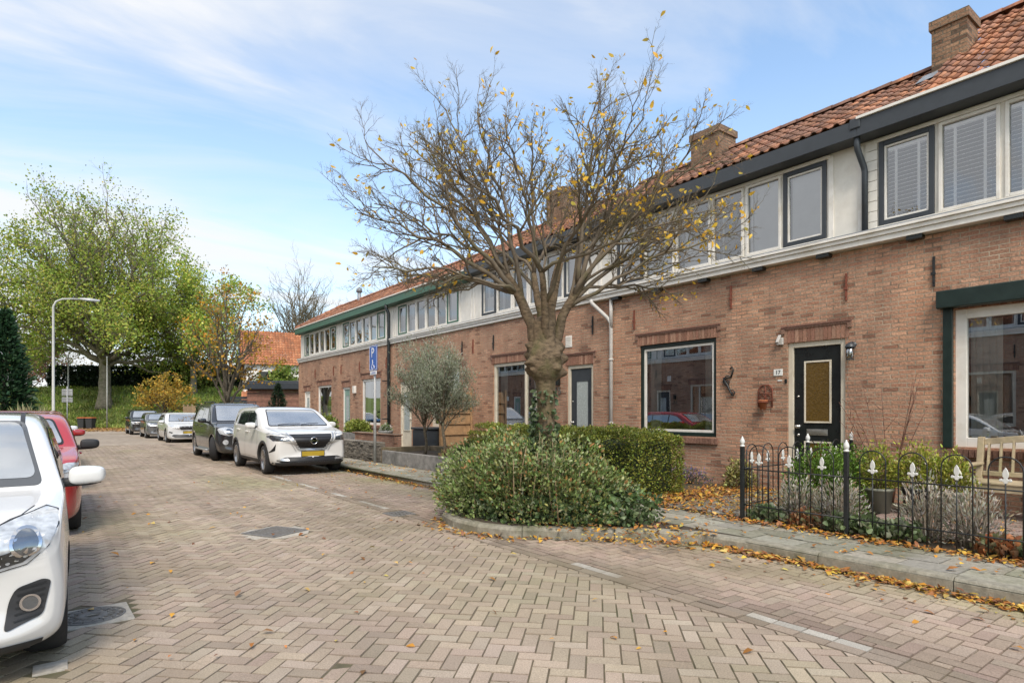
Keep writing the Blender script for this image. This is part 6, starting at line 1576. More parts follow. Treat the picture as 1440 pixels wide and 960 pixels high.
for i, (px, dep, rx, h, lab) in enumerate(((214, 69, 2.4, 3.2, 'yellow green wild bush on the bank right of the huge tree trunk'), (252, 68, 2.8, 3.6, 'yellow green wild bush on the bank behind the golden tree'), (292, 66, 2.6, 3.4, 'yellow green wild bush on the bank left of the orange roofed house'))):
    x, y, z = far(px, dep); shrub('wild_bush', lab, (x, y, z-.1), rx, rx, h, 4200, .26, [(.24,.29,.06),(.32,.35,.08),(.40,.36,.09),(.19,.24,.05)], 'bush', 'wild bushes on the grass bank', M_leaf, 14, (.15,.12,.08), .8, .7, .5, .25)
# ------------------------------------------------------------------ the grass bank and what stands beyond
nlat, ndep = 90, 40; vs = []
for i in range(nlat+1):
    lat = -85+115*i/nlat
    for j in range(ndep+1):
        dep = 54+40*(j/ndep)**1.6; z = dike_z(dep)+.10*math.sin(lat*.9+dep*.5)+.07*math.sin(lat*2.3-dep*1.1); 
        if dep < 54.6: z = -.02
        p = along(lat, dep, z); vs.append(tuple(p))
b = MB(); w1 = ndep+1; b.add(vs, [(i*w1+j, (i+1)*w1+j, (i+1)*w1+j+1, i*w1+j+1) for i in range(nlat) for j in range(ndep)], None, True)
tag(b.build('grass_bank', M_grassland), kind='structure')
n = 42000; lat = nr.uniform(-62, -12, n); dep = nr.uniform(54.3, 66, n); z = np.array([dike_z(d) for d in dep])+.05*np.sin(lat*.9+dep*.5)
P = np.stack([RGT.x*lat+FWD.x*dep, RGT.y*lat+FWD.y*dep, z-.03], 1); pt = (.8+.35*np.sin(lat*.8+np.sin(dep*.9)*2)*np.sin(dep*1.3))[:, None]
tag(leaf_cloud('grass', P, nr.uniform(.2, .5, n), np.clip(pick_cols(n, [(.27,.35,.06),(.34,.41,.08),(.42,.43,.13),(.21,.28,.055)], .3)*pt, .01, 1), M_leaf, None, nr.normal(0, .5, (n, 3))+np.array([0,0,.8]), .22), kind='stuff')

def wheelie_bin(name, label, loc, lid, rz=0, group=None):
    root = thing(name, label, 'bin', loc, group); root.rotation_euler = (0, 0, rz); x, y, z = loc
    b = MB(); vs = []
    for zz, s in ((.06,.22),(.10,.235),(.90,.285),(.93,.30),(.96,.30)): vs += [(x-s,y-s*1.1,z+zz),(x+s,y-s*1.1,z+zz),(x+s,y+s*1.1,z+zz),(x-s,y+s*1.1,z+zz)]
    b.add(vs, [(i*4+j, i*4+(j+1)%4, (i+1)*4+(j+1)%4, (i+1)*4+j) for i in range(4) for j in range(4)]+[(3,2,1,0),(16,17,18,19)]); b.build('bin_body', M_clad, root, .02)
    b = MB(); vs = []
    for zz, s in ((.965,.315),(1.0,.315),(1.05,.24)): vs += [(x-s,y-s*1.12,z+zz),(x+s,y-s*1.12,z+zz),(x+s,y+s*1.12,z+zz),(x-s,y+s*1.12,z+zz)]
    b.add(vs, [(i*4+j, i*4+(j+1)%4, (i+1)*4+(j+1)%4, (i+1)*4+j) for i in range(2) for j in range(4)]+[(3,2,1,0),(8,9,10,11)]); b.build('lid', lid, root, .015)
    for sx in (-1, 1):
        b = MB(); b.lathe([(.02,-.025),(.10,-.025),(.10,.025),(.02,.025)], (0,0,0), 18, M=Matrix.Translation((x+sx*.24, y+.27, z+.10)) @ Matrix.Rotation(R(90), 4, 'Y')); b.build('wheel', M_rubber, root)
    return root
M_lid_o = mat('orange_lid', (.42,.11,.035), .5, .1); M_lid_b = mat('blue_lid', (.02,.12,.30), .5, .1)
wheelie_bin('wheelie_bin', 'left of the two dark wheelie bins with orange lids at the road end', far(116, 53.2, 0), M_lid_o, -.6, 'wheelie bins at the road end')
wheelie_bin('wheelie_bin', 'right of the two dark wheelie bins with orange lids at the road end', far(127.5, 53.0, 0), M_lid_o, -.6, 'wheelie bins at the road end')
wheelie_bin('wheelie_bin', 'dark wheelie bin with a blue lid beside the far house wall', (8.75, 24.6, .12), M_lid_b)

M_pole = mat('galvanised_pole', (.42,.42,.41), .55, .15, 6, metal=.35); M_polew = mat('pale_pole', (.43,.42,.385), .5, .12, 6)
def lamp(label, loc, h, arm, r, head):
    root = thing('street_lamp', label, 'street lamp', loc); p = Vector(loc); b = MB()
    b.tube([p, p+Vector((0,0,1.2)), p+Vector((0,0,1.22)), p+Vector((0,0,h-.5)), p+Vector((arm*.06,0,h-.22)), p+Vector((arm*.2,0,h-.06)), p+Vector((arm*.42,0,h)), p+Vector((arm*.6,0,h+.02))], [r*1.5, r*1.5, r, r*.75, r*.7, r*.65, r*.6, r*.55], 12); b.build('pole', M_polew, root)
    b = MB(); q = p+Vector((arm*.58,0,h+.02)); s = 1 if arm > 0 else -1
    b.add([(q.x, q.y-.06, q.z-.03),(q.x, q.y+.06, q.z-.03),(q.x, q.y+.06, q.z+.06),(q.x, q.y-.06, q.z+.06),(q.x+s*head*.5, q.y-.15, q.z-.05),(q.x+s*head*.5, q.y+.15, q.z-.05),(q.x+s*head*.5, q.y+.11, q.z+.10),(q.x+s*head*.5, q.y-.11, q.z+.10),(q.x+s*head, q.y-.10, q.z-.03),(q.x+s*head, q.y+.10, q.z-.03),(q.x+s*head, q.y+.08, q.z+.05),(q.x+s*head, q.y-.08, q.z+.05)],
          [(0,1,2,3),(0,4,5,1),(1,5,6,2),(2,6,7,3),(3,7,4,0),(4,8,9,5),(5,9,10,6),(6,10,11,7),(7,11,8,4),(8,11,10,9)]); b.build('lamp_head', M_pole, root, .02)
    b = MB(); b.box(q.x+s*head*.25, q.x+s*head*.85, q.y-.09, q.y+.09, q.z-.075, q.z-.05); b.build('lens', M_frost, root, .01)
lamp('tall pale street lamp with curved arm beyond the parked red cars', far(75, 33, 0), 7.75, 2.0, .072, .95)
lamp('thin distant street lamp on the grass bank behind the road sign', far(96, 62, 2.8), 5.0, 1.7, .07, .8)
root = thing('sign_post', 'back of a road sign with two grey plates on a post near the bins', 'road sign', far(94.5, 38, 0)); p = Vector(far(94.5, 38, 0)); b = MB(); b.tube([p, p+Vector((0,0,3.1))], .03, 10); b.build('post', M_pole, root)
for z, h in ((2.72, .42), (2.26, .32)):
    b = MB(); Mx = Matrix.Translation(p+Vector((0,.04,z))) @ Matrix.Rotation(R(-20), 4, 'Z'); b.obox(Mx, .58, .02, h); b.obox(Mx @ Matrix.Translation((0,-.025,h*.25)), .5, .02, .03); b.obox(Mx @ Matrix.Translation((0,-.025,-h*.25)), .5, .02, .03); b.build('sign_plate', M_pole, root, .006)
root = thing('flag_pole', 'thin bare white pole in front of the huge tree trunk', 'pole', far(150.5, 54.2, 0)); p = Vector(root.location); b = MB(); b.tube([p, p+Vector((0,0,6.4))], [.055,.04], 10); b.build('pole', M_polew, root); b = MB(); b.ball(p+Vector((0,0,6.43)), .07, 10, 8); b.build('cap', M_polew, root)

# parking sign: faces the road
root = thing('parking_sign', 'blue disabled parking sign on a grey post beside the raised bed', 'road sign', (6.72, 14.95, .12)); x, y = 6.72, 14.95
b = MB(); b.tube([(x,y,.1),(x,y,1.5),(x,y,1.52),(x,y,3.22)], [.038,.038,.03,.03], 12); b.build('post', M_pole, root)
b = MB(); b.box(x-.055, x-.04, y-.24, y+.24, 2.56, 3.22); pl = b.build('sign_plate', mat('sign_blue', (.015,.10,.42), .35, .05), root, .006)
M_sw = mat('sign_white', (.8,.8,.8), .4, .03)
b = MB(); b.frame(x-.0575, x-.0555, y-.225, y+.225, 2.575, 3.205, .012); b.build('sign_border', M_sw, pl)
text_part('P', .36, M_sw, pl, face_minus_x(x-.058, y+.02, 3.02), 'letter')
Mx = face_minus_x(x-.058, y, 2.71); b = MB()
def stroke(pts, w_): 
    for p_, q_ in zip(pts[:-1], pts[1:]): b.bar(Mx @ Vector((*p_, 0)), Mx @ Vector((*q_, 0)), w_, .004)
stroke([(-.02,.09),(-.01,-.005),(.06,-.01),(.085,-.09),(.11,-.085)], .024); stroke([(-.015,.05),(.05,.045)], .02); stroke([(.01+.085*math.cos(a*.3-3.9), -.045+.085*math.sin(a*.3-3.9)) for a in range(14)], .018); b.prism([(-.025+.026*math.cos(a*.524), .115+.026*math.sin(a*.524)) for a in range(12)], Mx, .003); b.build('wheelchair_symbol', M_sw, pl)
b = MB(); b.box(x-.052, x-.04, y-.2, y+.2, 2.45, 2.55); s2 = b.build('sub_plate', M_sw, root, .004)
b = MB()
for k in range(2): b.box(x-.055, x-.053, y-.15, y+.15-.06*k, 2.475+.03*k, 2.487+.03*k)
b.build('lettering', MATS['sign_blue'], s2)

# house with the orange roof, beyond the terrace
d = (RGT*math.cos(R(24))+FWD*math.sin(R(24))); q = (FWD*math.cos(R(24))-RGT*math.sin(R(24))); c0 = along(-20.6, 46.5)
def HP(a, e, z): v = c0+d*a+q*e; return (v.x, v.y, z)
root = thing('detached_house', 'brick house with orange tiled roof and skylight behind the shed', 'house', tuple(c0))
LN, DP, EZ, RZ = 8.5, 7.0, 5.3, 8.1
b = MB(); b.add([HP(0,0,0),HP(0,DP,0),HP(0,DP,EZ),HP(0,DP/2,RZ),HP(0,0,EZ)], [(0,4,3,2,1)]); b.quad(HP(0,0,0),HP(LN,0,0),HP(LN,0,2.9),HP(0,0,2.9)); b.quad(HP(LN,0,0),HP(LN,DP,0),HP(LN,DP,EZ),HP(LN,0,EZ)); b.quad(HP(0,DP,0),HP(0,DP,EZ),HP(LN,DP,EZ),HP(LN,DP,0)); b.build('wall', M_brick2, root)
b = MB(); b.quad(HP(0,0,2.9),HP(LN,0,2.9),HP(LN,0,EZ),HP(0,0,EZ)); b.build('upper_wall', M_white, root)
b = MB(); pal = [(.47,.19,.09),(.42,.165,.08),(.50,.22,.11)]
rows, cols = 14, 40
for side in (0, 1):
    for r_ in range(rows):
        for k in range(cols):
            t0, t1 = r_/rows, (r_+1)/rows+.01; a0, a1 = -.3+(LN+.6)*k/cols, -.3+(LN+.6)*(k+1)/cols
            f = lambda t: (-.35+(DP/2+.35)*t) if side == 0 else (DP+.35-(DP/2+.35)*t)
            h = lambda t: EZ-.2+(RZ-EZ+.25)*t
            m_ = (a0+a1)/2; v = rng.uniform(.8, 1.15); cc = tuple(x_*v for x_ in rng.choice(pal))
            b.add([HP(a0,f(t0),h(t0)+.05),HP(m_,f(t0),h(t0)+.13),HP(a1,f(t0),h(t0)+.05),HP(a1,f(t1),h(t1)+.0),HP(m_,f(t1),h(t1)+.07),HP(a0,f(t1),h(t1)+.0)], [(0,1,4,5),(1,2,3,4)], cc)
rf = b.build('roof', M_tile, root)
b = MB(); sk = [HP(4.7,1.2,EZ+.95),HP(6.6,1.2,EZ+.95),HP(6.6,2.2,EZ+1.72),HP(4.7,2.2,EZ+1.72)]
for p_, q_ in zip(sk, sk[1:]+sk[:1]): b.bar(Vector(p_)+Vector((0,0,.22)), Vector(q_)+Vector((0,0,.22)), .12)
f = b.build('skylight', M_white, root); b = MB(); b.quad(*[tuple(Vector(p_)+Vector((0,0,.22))) for p_ in sk]); b.build('pane', M_frost, f)
b = MB(); Mx = Matrix.Translation(HP(7.3, DP/2, RZ+.3)) @ Matrix.Rotation(R(-13), 4, 'Z'); b.obox(Mx, 1.0, .6, 1.6); b.obox(Mx @ Matrix.Translation((0,0,.85)), 1.15, .75, .14); ch = b.build('chimney', M_brick2, root); b = MB(); b.tube([HP(7.3,DP/2,RZ+1.1),HP(7.3,DP/2,RZ+1.9)], .11, 8); b.build('flue', M_lead, ch)
for e0, z0, e1, z1 in ((-.45,EZ-.25,DP/2,RZ+.12),(DP+.45,EZ-.25,DP/2,RZ+.12)):
    b = MB(); b.bar(HP(-.35,e0,z0), HP(-.35,e1,z1), .10, .32); b.build('bargeboard', M_black, root)
for a0, a1, z0, z1 in ((1.0,2.6,3.2,4.7),(4.2,6.2,3.2,4.7),(1.2,2.8,.9,2.3)):
    b = MB(); vs = [HP(a0,-.04,z0),HP(a1,-.04,z0),HP(a1,-.04,z1),HP(a0,-.04,z1)]
    for p_, q_ in zip(vs, vs[1:]+vs[:1]): b.bar(p_, q_, .10)
    f = b.build('window', M_white, root); b = MB(); b.quad(*[tuple(Vector(v)+q*.02) for v in vs]); b.build('pane', M_blackglass, f)
b = MB()
for k in range(12):
    a0, a1 = -.2+3.0*k/12, -.2+3.0*(k+1)/12; v = rng.uniform(.85, 1.1); b.add([HP(a0,-2.2,2.2),HP((a0+a1)/2,-2.2,2.28),HP(a1,-2.2,2.2),HP(a1,-.02,3.05),HP((a0+a1)/2,-.02,3.13),HP(a0,-.02,3.05)], [(0,1,4,5),(1,2,3,4)], tuple(x_*v for x_ in pal[0]))
b.build('porch_roof', M_tile, root)
b = MB(); b.quad(HP(-.1,-2.1,0),HP(2.7,-2.1,0),HP(2.7,-2.1,2.2),HP(-.1,-2.1,2.2)); b.quad(HP(-.1,-2.1,0),HP(-.1,-2.1,2.2),HP(-.1,0,3.0),HP(-.1,0,0)); b.build('porch_wall', M_brick2, root)
for a0 in (1.4, 3.4):
    b = MB(); vs = [HP(-.04,a0,3.2 if a0 > 2 else 1.0),HP(-.04,a0+1.1,3.2 if a0 > 2 else 1.0),HP(-.04,a0+1.1,4.6 if a0 > 2 else 2.4),HP(-.04,a0,4.6 if a0 > 2 else 2.4)]
    for p_, q_ in zip(vs, vs[1:]+vs[:1]): b.bar(p_, q_, .10)
    f = b.build('window', M_white, root); b = MB(); b.quad(*[tuple(Vector(v)+d*.02) for v in vs]); b.build('pane', M_blackglass, f)
# shed
c0s = along(-16.9, 38.6)
def SP_(a, e, z): v = c0s+RGT*a+FWD*e; return (v.x, v.y, z)
root = thing('wooden_shed', 'reddish timber shed with dark flat roof beyond the end of the terrace', 'shed', tuple(c0s))
M_cedar = mat('cedar_boards', (.25,.125,.085), .7, .3, 8, attr=True)
b = MB()
for k in range(17):
    z = .05+k*.17; v = rng.uniform(.8,1.15); v2 = rng.uniform(.8,1.15)
    b.bar(SP_(0,0,z+.08), SP_(4.4,0,z+.08), .03, .16, (.27*v,.135*v,.095*v)); b.bar(SP_(0,0.02,z+.08), SP_(0,4.2,z+.08), .16, .03, (.25*v2,.13*v2,.09*v2))
b.build('wall', M_cedar, root)
b = MB(); Mx = Matrix.Translation(SP_(2.2, 2.0, 3.15)) @ Matrix.Rotation(-math.atan2(640,850), 4, 'Z'); b.obox(Mx, 4.8, 4.7, .42); b.obox(Mx @ Matrix.Translation((0,0,.26)), 4.4, 4.2, .14); b.build('roof', M_anth, root, .02)
root = thing('garden_gate', 'dark slatted gate panel between wooden fence and shed', 'gate', SP_(-1.4, .3, 0)); b = MB()
for k in range(12): b.bar(SP_(-1.4,.3,.2+k*.2), SP_(-.06,.3,.2+k*.2), .03, .17)
b.build('slat_panel', M_anth, root); b = MB(); b.bar(SP_(-1.45,.32,0), SP_(-1.45,.32,2.7), .09); b.build('post', M_anth, root)
# timber fence along the street beyond the terrace
root = thing('timber_fence', 'long light timber fence with ivy patches beyond the parked cars', 'fence', (8.3, 36.5, 0)); M_fence = mat('weathered_timber', (.40,.27,.155), .8, .3, 7, attr=True)
y = 36.5
for i in range(10):
    b = MB()
    for k in range(10):
        v = rng.uniform(.82, 1.12); b.box(8.28, 8.31, y+.06, y+1.86, .12+k*.185, .12+k*.185+.178, (.42*v,.28*v,.16*v))
    b.build('fence_panel', M_fence, root); b = MB(); b.box(8.25, 8.34, y-.045, y+.045, 0, 2.1, (.33,.24,.15)); b.build('fence_post', M_fence, root); y += 1.92
b = MB(); b.box(8.25, 8.34, y-.045, y+.045, 0, 2.1, (.33,.24,.15)); b.build('fence_post', M_fence, root)
for i, (yy, w_) in enumerate(((40.6, .5), (44.2, .6), (48.2, .7))):
    n = 900; P = np.stack([8.20-nr.uniform(0,.14,n), yy+nr.normal(0, w_*.5, n), nr.uniform(.05, 2.1, n)], 1)
    root = thing('climbing_ivy', ['nearest patch of ivy climbing the timber fence', 'middle patch of ivy climbing the timber fence', 'farthest patch of ivy climbing the timber fence'][i], 'ivy', (8.2, yy, 0), 'ivy patches on the timber fence'); leaf_cloud('leaves', P, .11, pick_cols(n, [(.05,.09,.03),(.08,.12,.04)], .3), M_leaf, root, nr.normal(0,1,(n,3))+np.array([-1,0,-.3]), .8)

# ------------------------------------------------------------------ walls and beds in the front gardens
M_bedconc = mat('weathered_concrete', (.26,.25,.235), .9, .4, 7, bmp=.6, bscale=40, dirt=(.09,.088,.08), dirtscale=1.6)
root = thing('raised_bed', 'grey weathered concrete raised bed holding the two olive trees', 'raised bed', (6.85, 11, .1))
b = MB(); b.box(6.85, 6.97, 11.0, 14.8, .08, .46); b.build('front_wall', M_bedconc, root, .01); b = MB(); b.box(6.972, 8.3, 11.0, 11.12, .08, .455); b.build('end_wall', M_bedconc, root, .01)
b = MB(); b.quad((6.97,11.12,.40),(8.3,11.12,.40),(8.3,14.8,.40),(6.97,14.8,.40)); b.build('bed_soil', M_soil, root)
M_sleeper = mat('old_sleeper', (.20,.155,.095), .85, .4, 6, bmp=.5, bscale=20, dirt=(.10,.10,.05), dirtscale=2)
root = thing('sleeper_edging', 'mossy timber sleepers edging the bed behind the olive trees', 'garden edging', (8.35, 11, .1))
for z in (.12, .33):
    b = MB(); b.box(8.31, 8.45, 11.0, 14.86, z, z+.2); b.build('sleeper', M_sleeper, root, .015); b = MB(); b.box(6.90, 8.305, 14.84, 14.98, z, z+.2); b.build('sleeper', M_sleeper, root, .015)
root = thing('stone_wall', 'low wall of stacked flat stones beside the grey sign post', 'wall', (6.85, 15.4, .1)); b = MB(); z = .1
while z < .62:
    y = 15.3; hh = rng.uniform(.035, .06)
    while y < 18.6:
        l = rng.uniform(.08, .26); v = rng.uniform(.5, 1.25); o = rng.uniform(-.02, .02); b.box(6.86+o, 7.16, y+.006, y+l-.006, z+.004, z+hh-.004, (.24*v,.215*v,.18*v)); y += l
    y = 0; x = 6.88
    while x < 7.16:
        l = rng.uniform(.07, .15); v = rng.uniform(.5, 1.2); b.box(x, min(x+l, 7.16)-.005, 15.26+rng.uniform(-.01,.01), 15.298, z+.004, z+hh-.004, (.24*v,.215*v,.18*v)); x += l
    z += hh
b.build('stones', mat('flat_stone', (.24,.21,.18), .9, .35, 20, attr=True, bmp=.6, bscale=40), root, .006, segs=1)
b = MB(); b.box(6.90, 7.12, 15.31, 18.58, .1, z-.03); b.build('wall_core', M_soil, root)
b = MB(); b.box(7.9, 8.12, 16.2, 19.3, .12, .78); b.box(7.87, 8.15, 16.17, 19.33, .782, .82); o = tag(b.build('brick_garden_wall', M_brick2, None, .006), 'low brown brick garden wall behind the stacked stone wall', 'wall')
for i, (x, y, l, lab) in enumerate(((8.0, 22.6, 2.1, 'long grey planter box holding the bush beside the blue lidded bin'), (8.3, 19.9, 1.5, 'grey planter box below the far white framed window'))):
    root = thing('planter_box', lab, 'planter', (x, y, .12)); b = MB(); b.box(x-.42, x-.36, y-l/2, y+l/2, .12, .78); b.box(x+.36, x+.42, y-l/2, y+l/2, .12, .78); b.box(x-.36, x+.36, y-l/2, y-l/2+.06, .12, .78); b.box(x-.36, x+.36, y+l/2-.06, y+l/2, .12, .78); b.build('box', M_bedconc, root, .01)
    b = MB(); b.box(x-.36, x+.36, y-l/2+.06, y+l/2-.06, .12, .72); b.build('potting_soil', M_soil, root)
root = thing('fence_panel', 'tan wooden fence panel of wide boards between two front doors', 'fence panel', (9.0, 15.1, .12))
for k in range(6):
    b = MB(); z = .20+k*.31; b.obox(Matrix.Translation((9.31, 15.08, z+.15)) @ Matrix.Rotation(R(-8), 4, 'X'), .96, .025, .34); b.build('board', M_wood, root, .004)
for x in (8.80, 9.82): b = MB(); b.box(x-.035, x+.035, 15.03, 15.13, .1, 2.14); b.build('post', M_wood, root, .006)
def pot(name, label, loc, r, h, m, group=None, taper=.78):
    root = thing(name, label, 'plant pot', loc, group); b = MB(); b.lathe([(r*taper, 0), (r*.97, h*.88), (r*1.06, h*.885), (r*1.08, h), (r*.97, h), (r*.94, h*.9), (r*.2, h*.88)], loc, 28); b.build('pot', m, root); b = MB(); b.lathe([(r*.93, h*.9), (.01, h*.93)], loc, 20); b.build('potting_soil', M_soil, root)
    return root
M_olivepot = mat('olive_grey_pot', (.23,.235,.185), .55, .1); M_darkpot = mat('dark_pot', (.035,.037,.038), .5, .15); M_greypot = mat('grey_pot', (.20,.20,.19), .6, .15)
pot('flower_pot', 'green-grey plastic flower pot behind the fence, left of the black pots', (8.55, 3.42, .155), .17, .32, M_olivepot)
pot('flower_pot', 'dark pot next to the green-grey flower pot', (8.75, 3.05, .155), .17, .34, M_darkpot)
pot('flower_pot', 'green-grey flower pot beside the bench end', (8.75, 2.72, .155), .19, .34, M_olivepot)
YG = [(.26,.30,.04),(.33,.35,.05),(.20,.26,.03),(.38,.36,.07)]
shrub('pot_plant', 'upright plant growing in the green-grey pot left of the black pots', (8.55, 3.42, .46), .22, .22, .55, 1500, .045, YG, 'plant', stems=6, aspect=.35)
shrub('pot_plant', 'yellow green bush growing in the dark pot by the wall', (8.75, 3.05, .48), .34, .34, .52, 2600, .045, YG, 'plant', stems=6, aspect=.35)
shrub('pot_plant', 'yellow green bush growing in the pot beside the bench end', (8.75, 2.72, .48), .28, .28, .45, 2000, .045, YG, 'plant', stems=6, aspect=.35)
pot('flower_pot', 'tall grey pot at the door behind the olive trees', (8.6, 18.3, .12), .22, .75, M_greypot); shrub('pot_plant', 'white flowering plant in the tall grey pot', (8.6, 18.3, .82), .2, .2, .24, 600, .05, [(.10,.17,.04),(.14,.2,.05),(.55,.55,.48)], 'plant', stems=0)
root = thing('storage_box', 'dark slate container standing behind the olive trees', 'container', (8.9, 15.8, .12)); b = MB(); b.box(8.5, 9.3, 15.35, 16.25, .14, .95); b.build('box', M_anth, root, .03); b = MB(); b.box(8.46, 9.34, 15.31, 16.29, .955, 1.02); b.build('lid', M_anth, root, .02)

# ------------------------------------------------------------------ iron fence round the bench garden
FX = 6.76
def fleur(b, p):
    """white cast fleur-de-lis tip, flat in the fence plane direction u"""
    M_, = p; b.prism([(0,.145),(.018,.115),(.027,.08),(.024,.05),(.013,.03),(.022,.022),(.038,.030),(.050,.024),(.054,.008),(.044,-.004),(.034,.002),(.020,-.004),(.012,-.022),(-.012,-.022),(-.020,-.004),(-.034,.002),(-.044,-.004),(-.054,.008),(-.050,.024),(-.038,.030),(-.022,.022),(-.013,.03),(-.024,.05),(-.027,.08),(-.018,.115)], M_ @ Matrix.Translation((0,0,-.009)), .018)
M_fwhite = mat('white_cast_iron', (.66,.66,.63), .45, .08, 20)
def iron_fence(label, pts, posts, hoops, frame_of, zb=.13, first=0):
    """posts / hoops: positions along the run; frame_of(s) -> (x, y), direction u"""
    x0, y0 = frame_of(posts[0])[0]; root = thing('iron_fence', label, 'fence', (x0, y0, zb))
    def W(s, z): (x, y), u = frame_of(s); return Vector((x, y, z))
    for s in posts[first:]:
        b = MB(); p = W(s, 0); b.box(p.x-.022, p.x+.022, p.y-.022, p.y+.022, .08, zb+.90); po = b.build('post', M_iron_black, root, .004)
        b = MB(); b.lathe([(.020,0),(.030,.006),(.030,.016),(.018,.024),(.018,.03),(.027,.04),(.030,.065),(.024,.09),(.010,.112),(.006,.13)], (p.x, p.y, zb+.90), 14); b.build('finial', M_fwhite, po)
    for a, c in zip(posts[:-1], posts[1:]):
        for z in (.19, .63): b = MB(); b.tube([W(a, zb+z), W(c, zb+z)], .0075, 8); b.build('rail', M_iron_black, root)
    for s in hoops:
        b = MB(); h = .125; b.tube([W(s-h, zb+.02), W(s-h, zb+.80)]+[W(s-h*math.cos(t*math.pi/10), zb+.80+h*math.sin(t*math.pi/10)) for t in range(1, 10)]+[W(s+h, zb+.80), W(s+h, zb+.02)], .0065, 8); b.build('hoop', M_iron_black, root)
        b = MB(); b.tube([W(s, zb+.02), W(s, zb+.70)], .0065, 8); sp_ = b.build('spear', M_iron_black, root)
        (x, y), u = frame_of(s); u = Vector((u[0], u[1], 0)); nn = u.cross(Vector((0,0,1))); Mx = Matrix(((u.x, 0, nn.x, x), (u.y, 0, nn.y, y), (0, 1, 0, zb+.705), (0, 0, 0, 1)))
        Mx = Mx @ Matrix.Diagonal((.88, .88, .88, 1)); b = MB(); fleur(b, (Mx,)); b.build('finial', M_fwhite, sp_, .004)
hp = [4.03, 3.655, 3.28]+[2.76-.367*k for k in range(12)]
iron_fence('black hooped iron fence with white tips along the pavement', None, [4.25, 3.02, .78, -1.4], [h for h in hp if h > -1.3], lambda s: ((FX, s), (0, -1)))
iron_fence('black hooped iron fence with white tips along the path to the front door', None, [FX+.02+0*1, 8.4, 9.72], [FX+.24+.372*k for k in range(8)], lambda s: ((s, 4.27), (1, 0)), first=1)

# wooden garden bench: its back to the wall
M_teak = mat('weathered_teak', (.42,.34,.22), .8, .3, 6, attr=False, bmp=.4, bscale=25, dirt=(.27,.25,.12), dirtscale=2.5)
bx0, bx1, by0, by1, bz = 9.02, 9.62, 1.15, 2.66, .155
root = thing('garden_bench', 'weathered wooden garden bench with slatted back against the house wall', 'bench', ((bx0+bx1)/2, (by0+by1)/2, bz))
for y in (by0+.035, by1-.035):
    b = MB(); b.box(bx0, bx0+.065, y-.035, y+.035, bz, bz+.62); b.build('leg', M_teak, root, .006); b = MB(); b.prism([(bx1-.07, 0),(bx1, 0),(bx1+.0, .45),(bx1+.09, .98),(bx1+.025, .98),(bx1-.07, .46)], Matrix(((1,0,0,0),(0,0,1,y-.035),(0,1,0,bz),(0,0,0,1))), .07); b.build('leg', M_teak, root, .006)
    b = MB(); b.box(bx0-.04, bx1+.01, y-.045, y+.045, bz+.622, bz+.655); b.build('armrest', M_teak, root, .01); b = MB(); b.box(bx0+.066, bx1-.072, y-.02, y+.02, bz+.30, bz+.37); b.build('stretcher', M_teak, root, .006)
for k in range(5): b = MB(); b.box(bx0+.005+k*.108, bx0+.10+k*.108, by0+.01, by1-.01, bz+.425, bz+.45); b.build('seat_slat', M_teak, root, .006)
b = MB(); b.box(bx0+.02, bx0+.05, by0+.072, by1-.072, bz+.33, bz+.424); b.build('front_rail', M_teak, root, .005)
for k in range(11):
    y = by0+.12+k*(by1-by0-.24)/10; b = MB(); b.bar((bx1-.02, y, bz+.52), (bx1+.05, y, bz+.90+.05*math.sin(math.pi*k/10)), .022, .055); b.build('back_slat', M_teak, root, .004)
b = MB(); b.bar((bx1-.025, by0+.07, bz+.515), (bx1-.025, by1-.07, bz+.515), .04, .06); b.build('back_rail', M_teak, root, .006)
b = MB(); vs = []
for k in range(13):
    y = by0+.07+(by1-by0-.14)*k/12; a = .07*math.sin(math.pi*k/12); vs += [(bx1+.03,y,bz+.875+a*.9),(bx1+.075,y,bz+.885+a*.9),(bx1+.082,y,bz+.955+a),(bx1+.038,y,bz+.955+a)]
b.add(vs, [(4*k+j, 4*k+(j+1)%4, 4*k+4+(j+1)%4, 4*k+4+j) for k in range(12) for j in range(4)]+[(3,2,1,0),(48,49,50,51)]); b.build('back_rail', M_teak, root, .006)

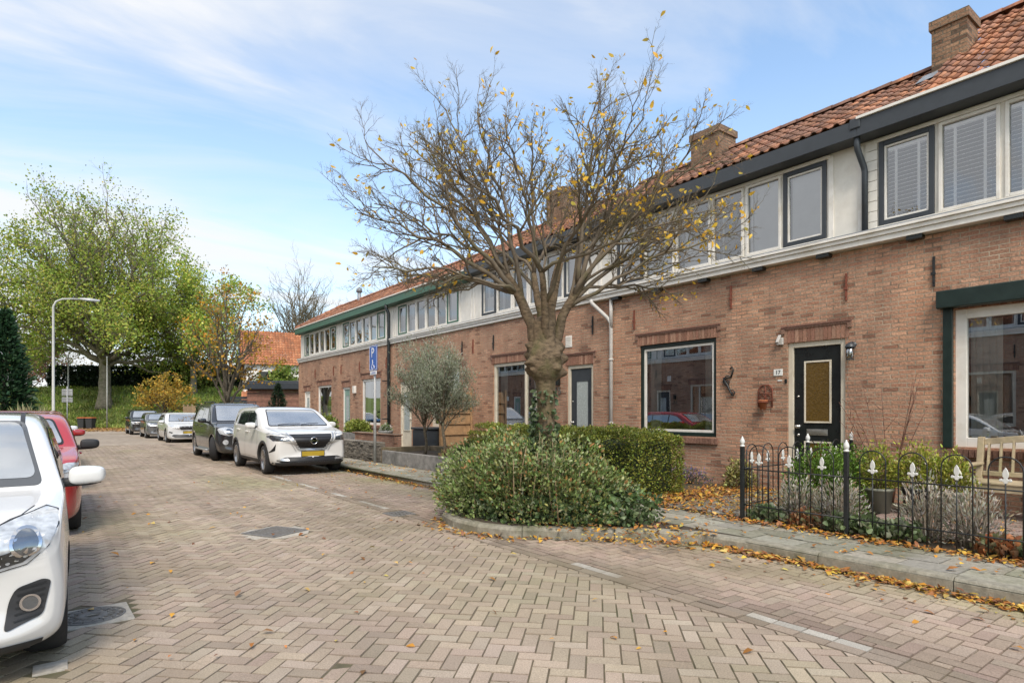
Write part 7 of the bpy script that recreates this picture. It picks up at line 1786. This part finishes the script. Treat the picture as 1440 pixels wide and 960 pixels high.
# ------------------------------------------------------------------ fallen leaves
PT = []
def strew(n, fx, fy, z): PT.append(np.stack([fx(n), fy(n), np.broadcast_to(z, (n,))+nr.uniform(.004, .03, n)], 1))
U = lambda a, b: (lambda n: nr.uniform(a, b, n))
strew(1250, lambda n: 5.74-np.abs(nr.normal(0, .10, n)), U(.3, 4.1), .0); strew(120, lambda n: 5.6-np.abs(nr.normal(0, .35, n)), U(.3, 4.6), .0)
yy = nr.uniform(4.1, 7.2, 260); PT.append(np.stack([np.interp(yy, [p[1] for p in ISLE], [p[0] for p in ISLE])-np.abs(nr.normal(0, .12, 260))-.02, yy, nr.uniform(.005, .03, 260)], 1))
strew(650, lambda n: 6.78-np.abs(nr.normal(0, .10, n)), U(.3, 4.4), .125); strew(130, U(5.9, 6.8), U(.3, 5.5), .125); strew(170, U(6.6, 6.95), U(4.3, 5.6), .13)
strew(1500, U(6.9, 9.75), U(5.55, 6.35), .135); strew(800, U(6.85, 9.6), U(4.4, 5.5), .155); strew(60, U(7.3, 9.0), U(1, 3.3), .16); strew(330, U(8.2, 9.75), U(6.3, 8.5), .135)
strew(700, lambda n: 5.86-np.abs(nr.normal(0, .13, n)), lambda n: nr.normal(11.6, 1.3, n), .0); strew(120, U(3.6, 5.9), U(9, 17), .0); strew(130, U(.2, 3.8), U(2, 14), .0)
strew(420, U(4.5, 5.9), U(3.9, 5.6), .12); strew(130, U(6.8, 7.1), U(.5, 4.2), .14); strew(200, U(5.9, 6.85), U(9, 16), .125)
P = np.concatenate(PT); keep = ~np.array([in_isle(x, y) and z < .09 for x, y, z in P]); P = P[keep]; n = len(P)
D = nr.normal(0, 1, (n, 3)); D[:, 2] = nr.normal(.05, .22, n)
LP = [(.52,.26,.035),(.42,.17,.035),(.58,.36,.06),(.30,.13,.05),(.48,.22,.06),(.24,.12,.06),(.55,.40,.12)]
tag(leaf_cloud('fallen_leaves', P, nr.uniform(.03, .092, n), pick_cols(n, LP, .35), M_litter, None, D, .5, updown=.72, fold=.26), kind='stuff')
n = 5200; px = nr.uniform(95, 240, n); dep = np.concatenate([nr.uniform(46, 55.2, n//2), nr.normal(53.5, 1.0, n-n//2)]); lat = (px-720)/850*dep
D = nr.normal(0, 1, (n, 3)); D[:, 2] = nr.normal(.1, .25, n)
tag(leaf_cloud('fallen_leaves', np.stack([RGT.x*lat+FWD.x*dep, RGT.y*lat+FWD.y*dep, nr.uniform(.0, .05, n)], 1), nr.uniform(.12, .22, n), pick_cols(n, [(.36,.20,.07),(.42,.25,.08),(.30,.17,.08)], .3), M_litter, None, D, .6, updown=.8), kind='stuff')
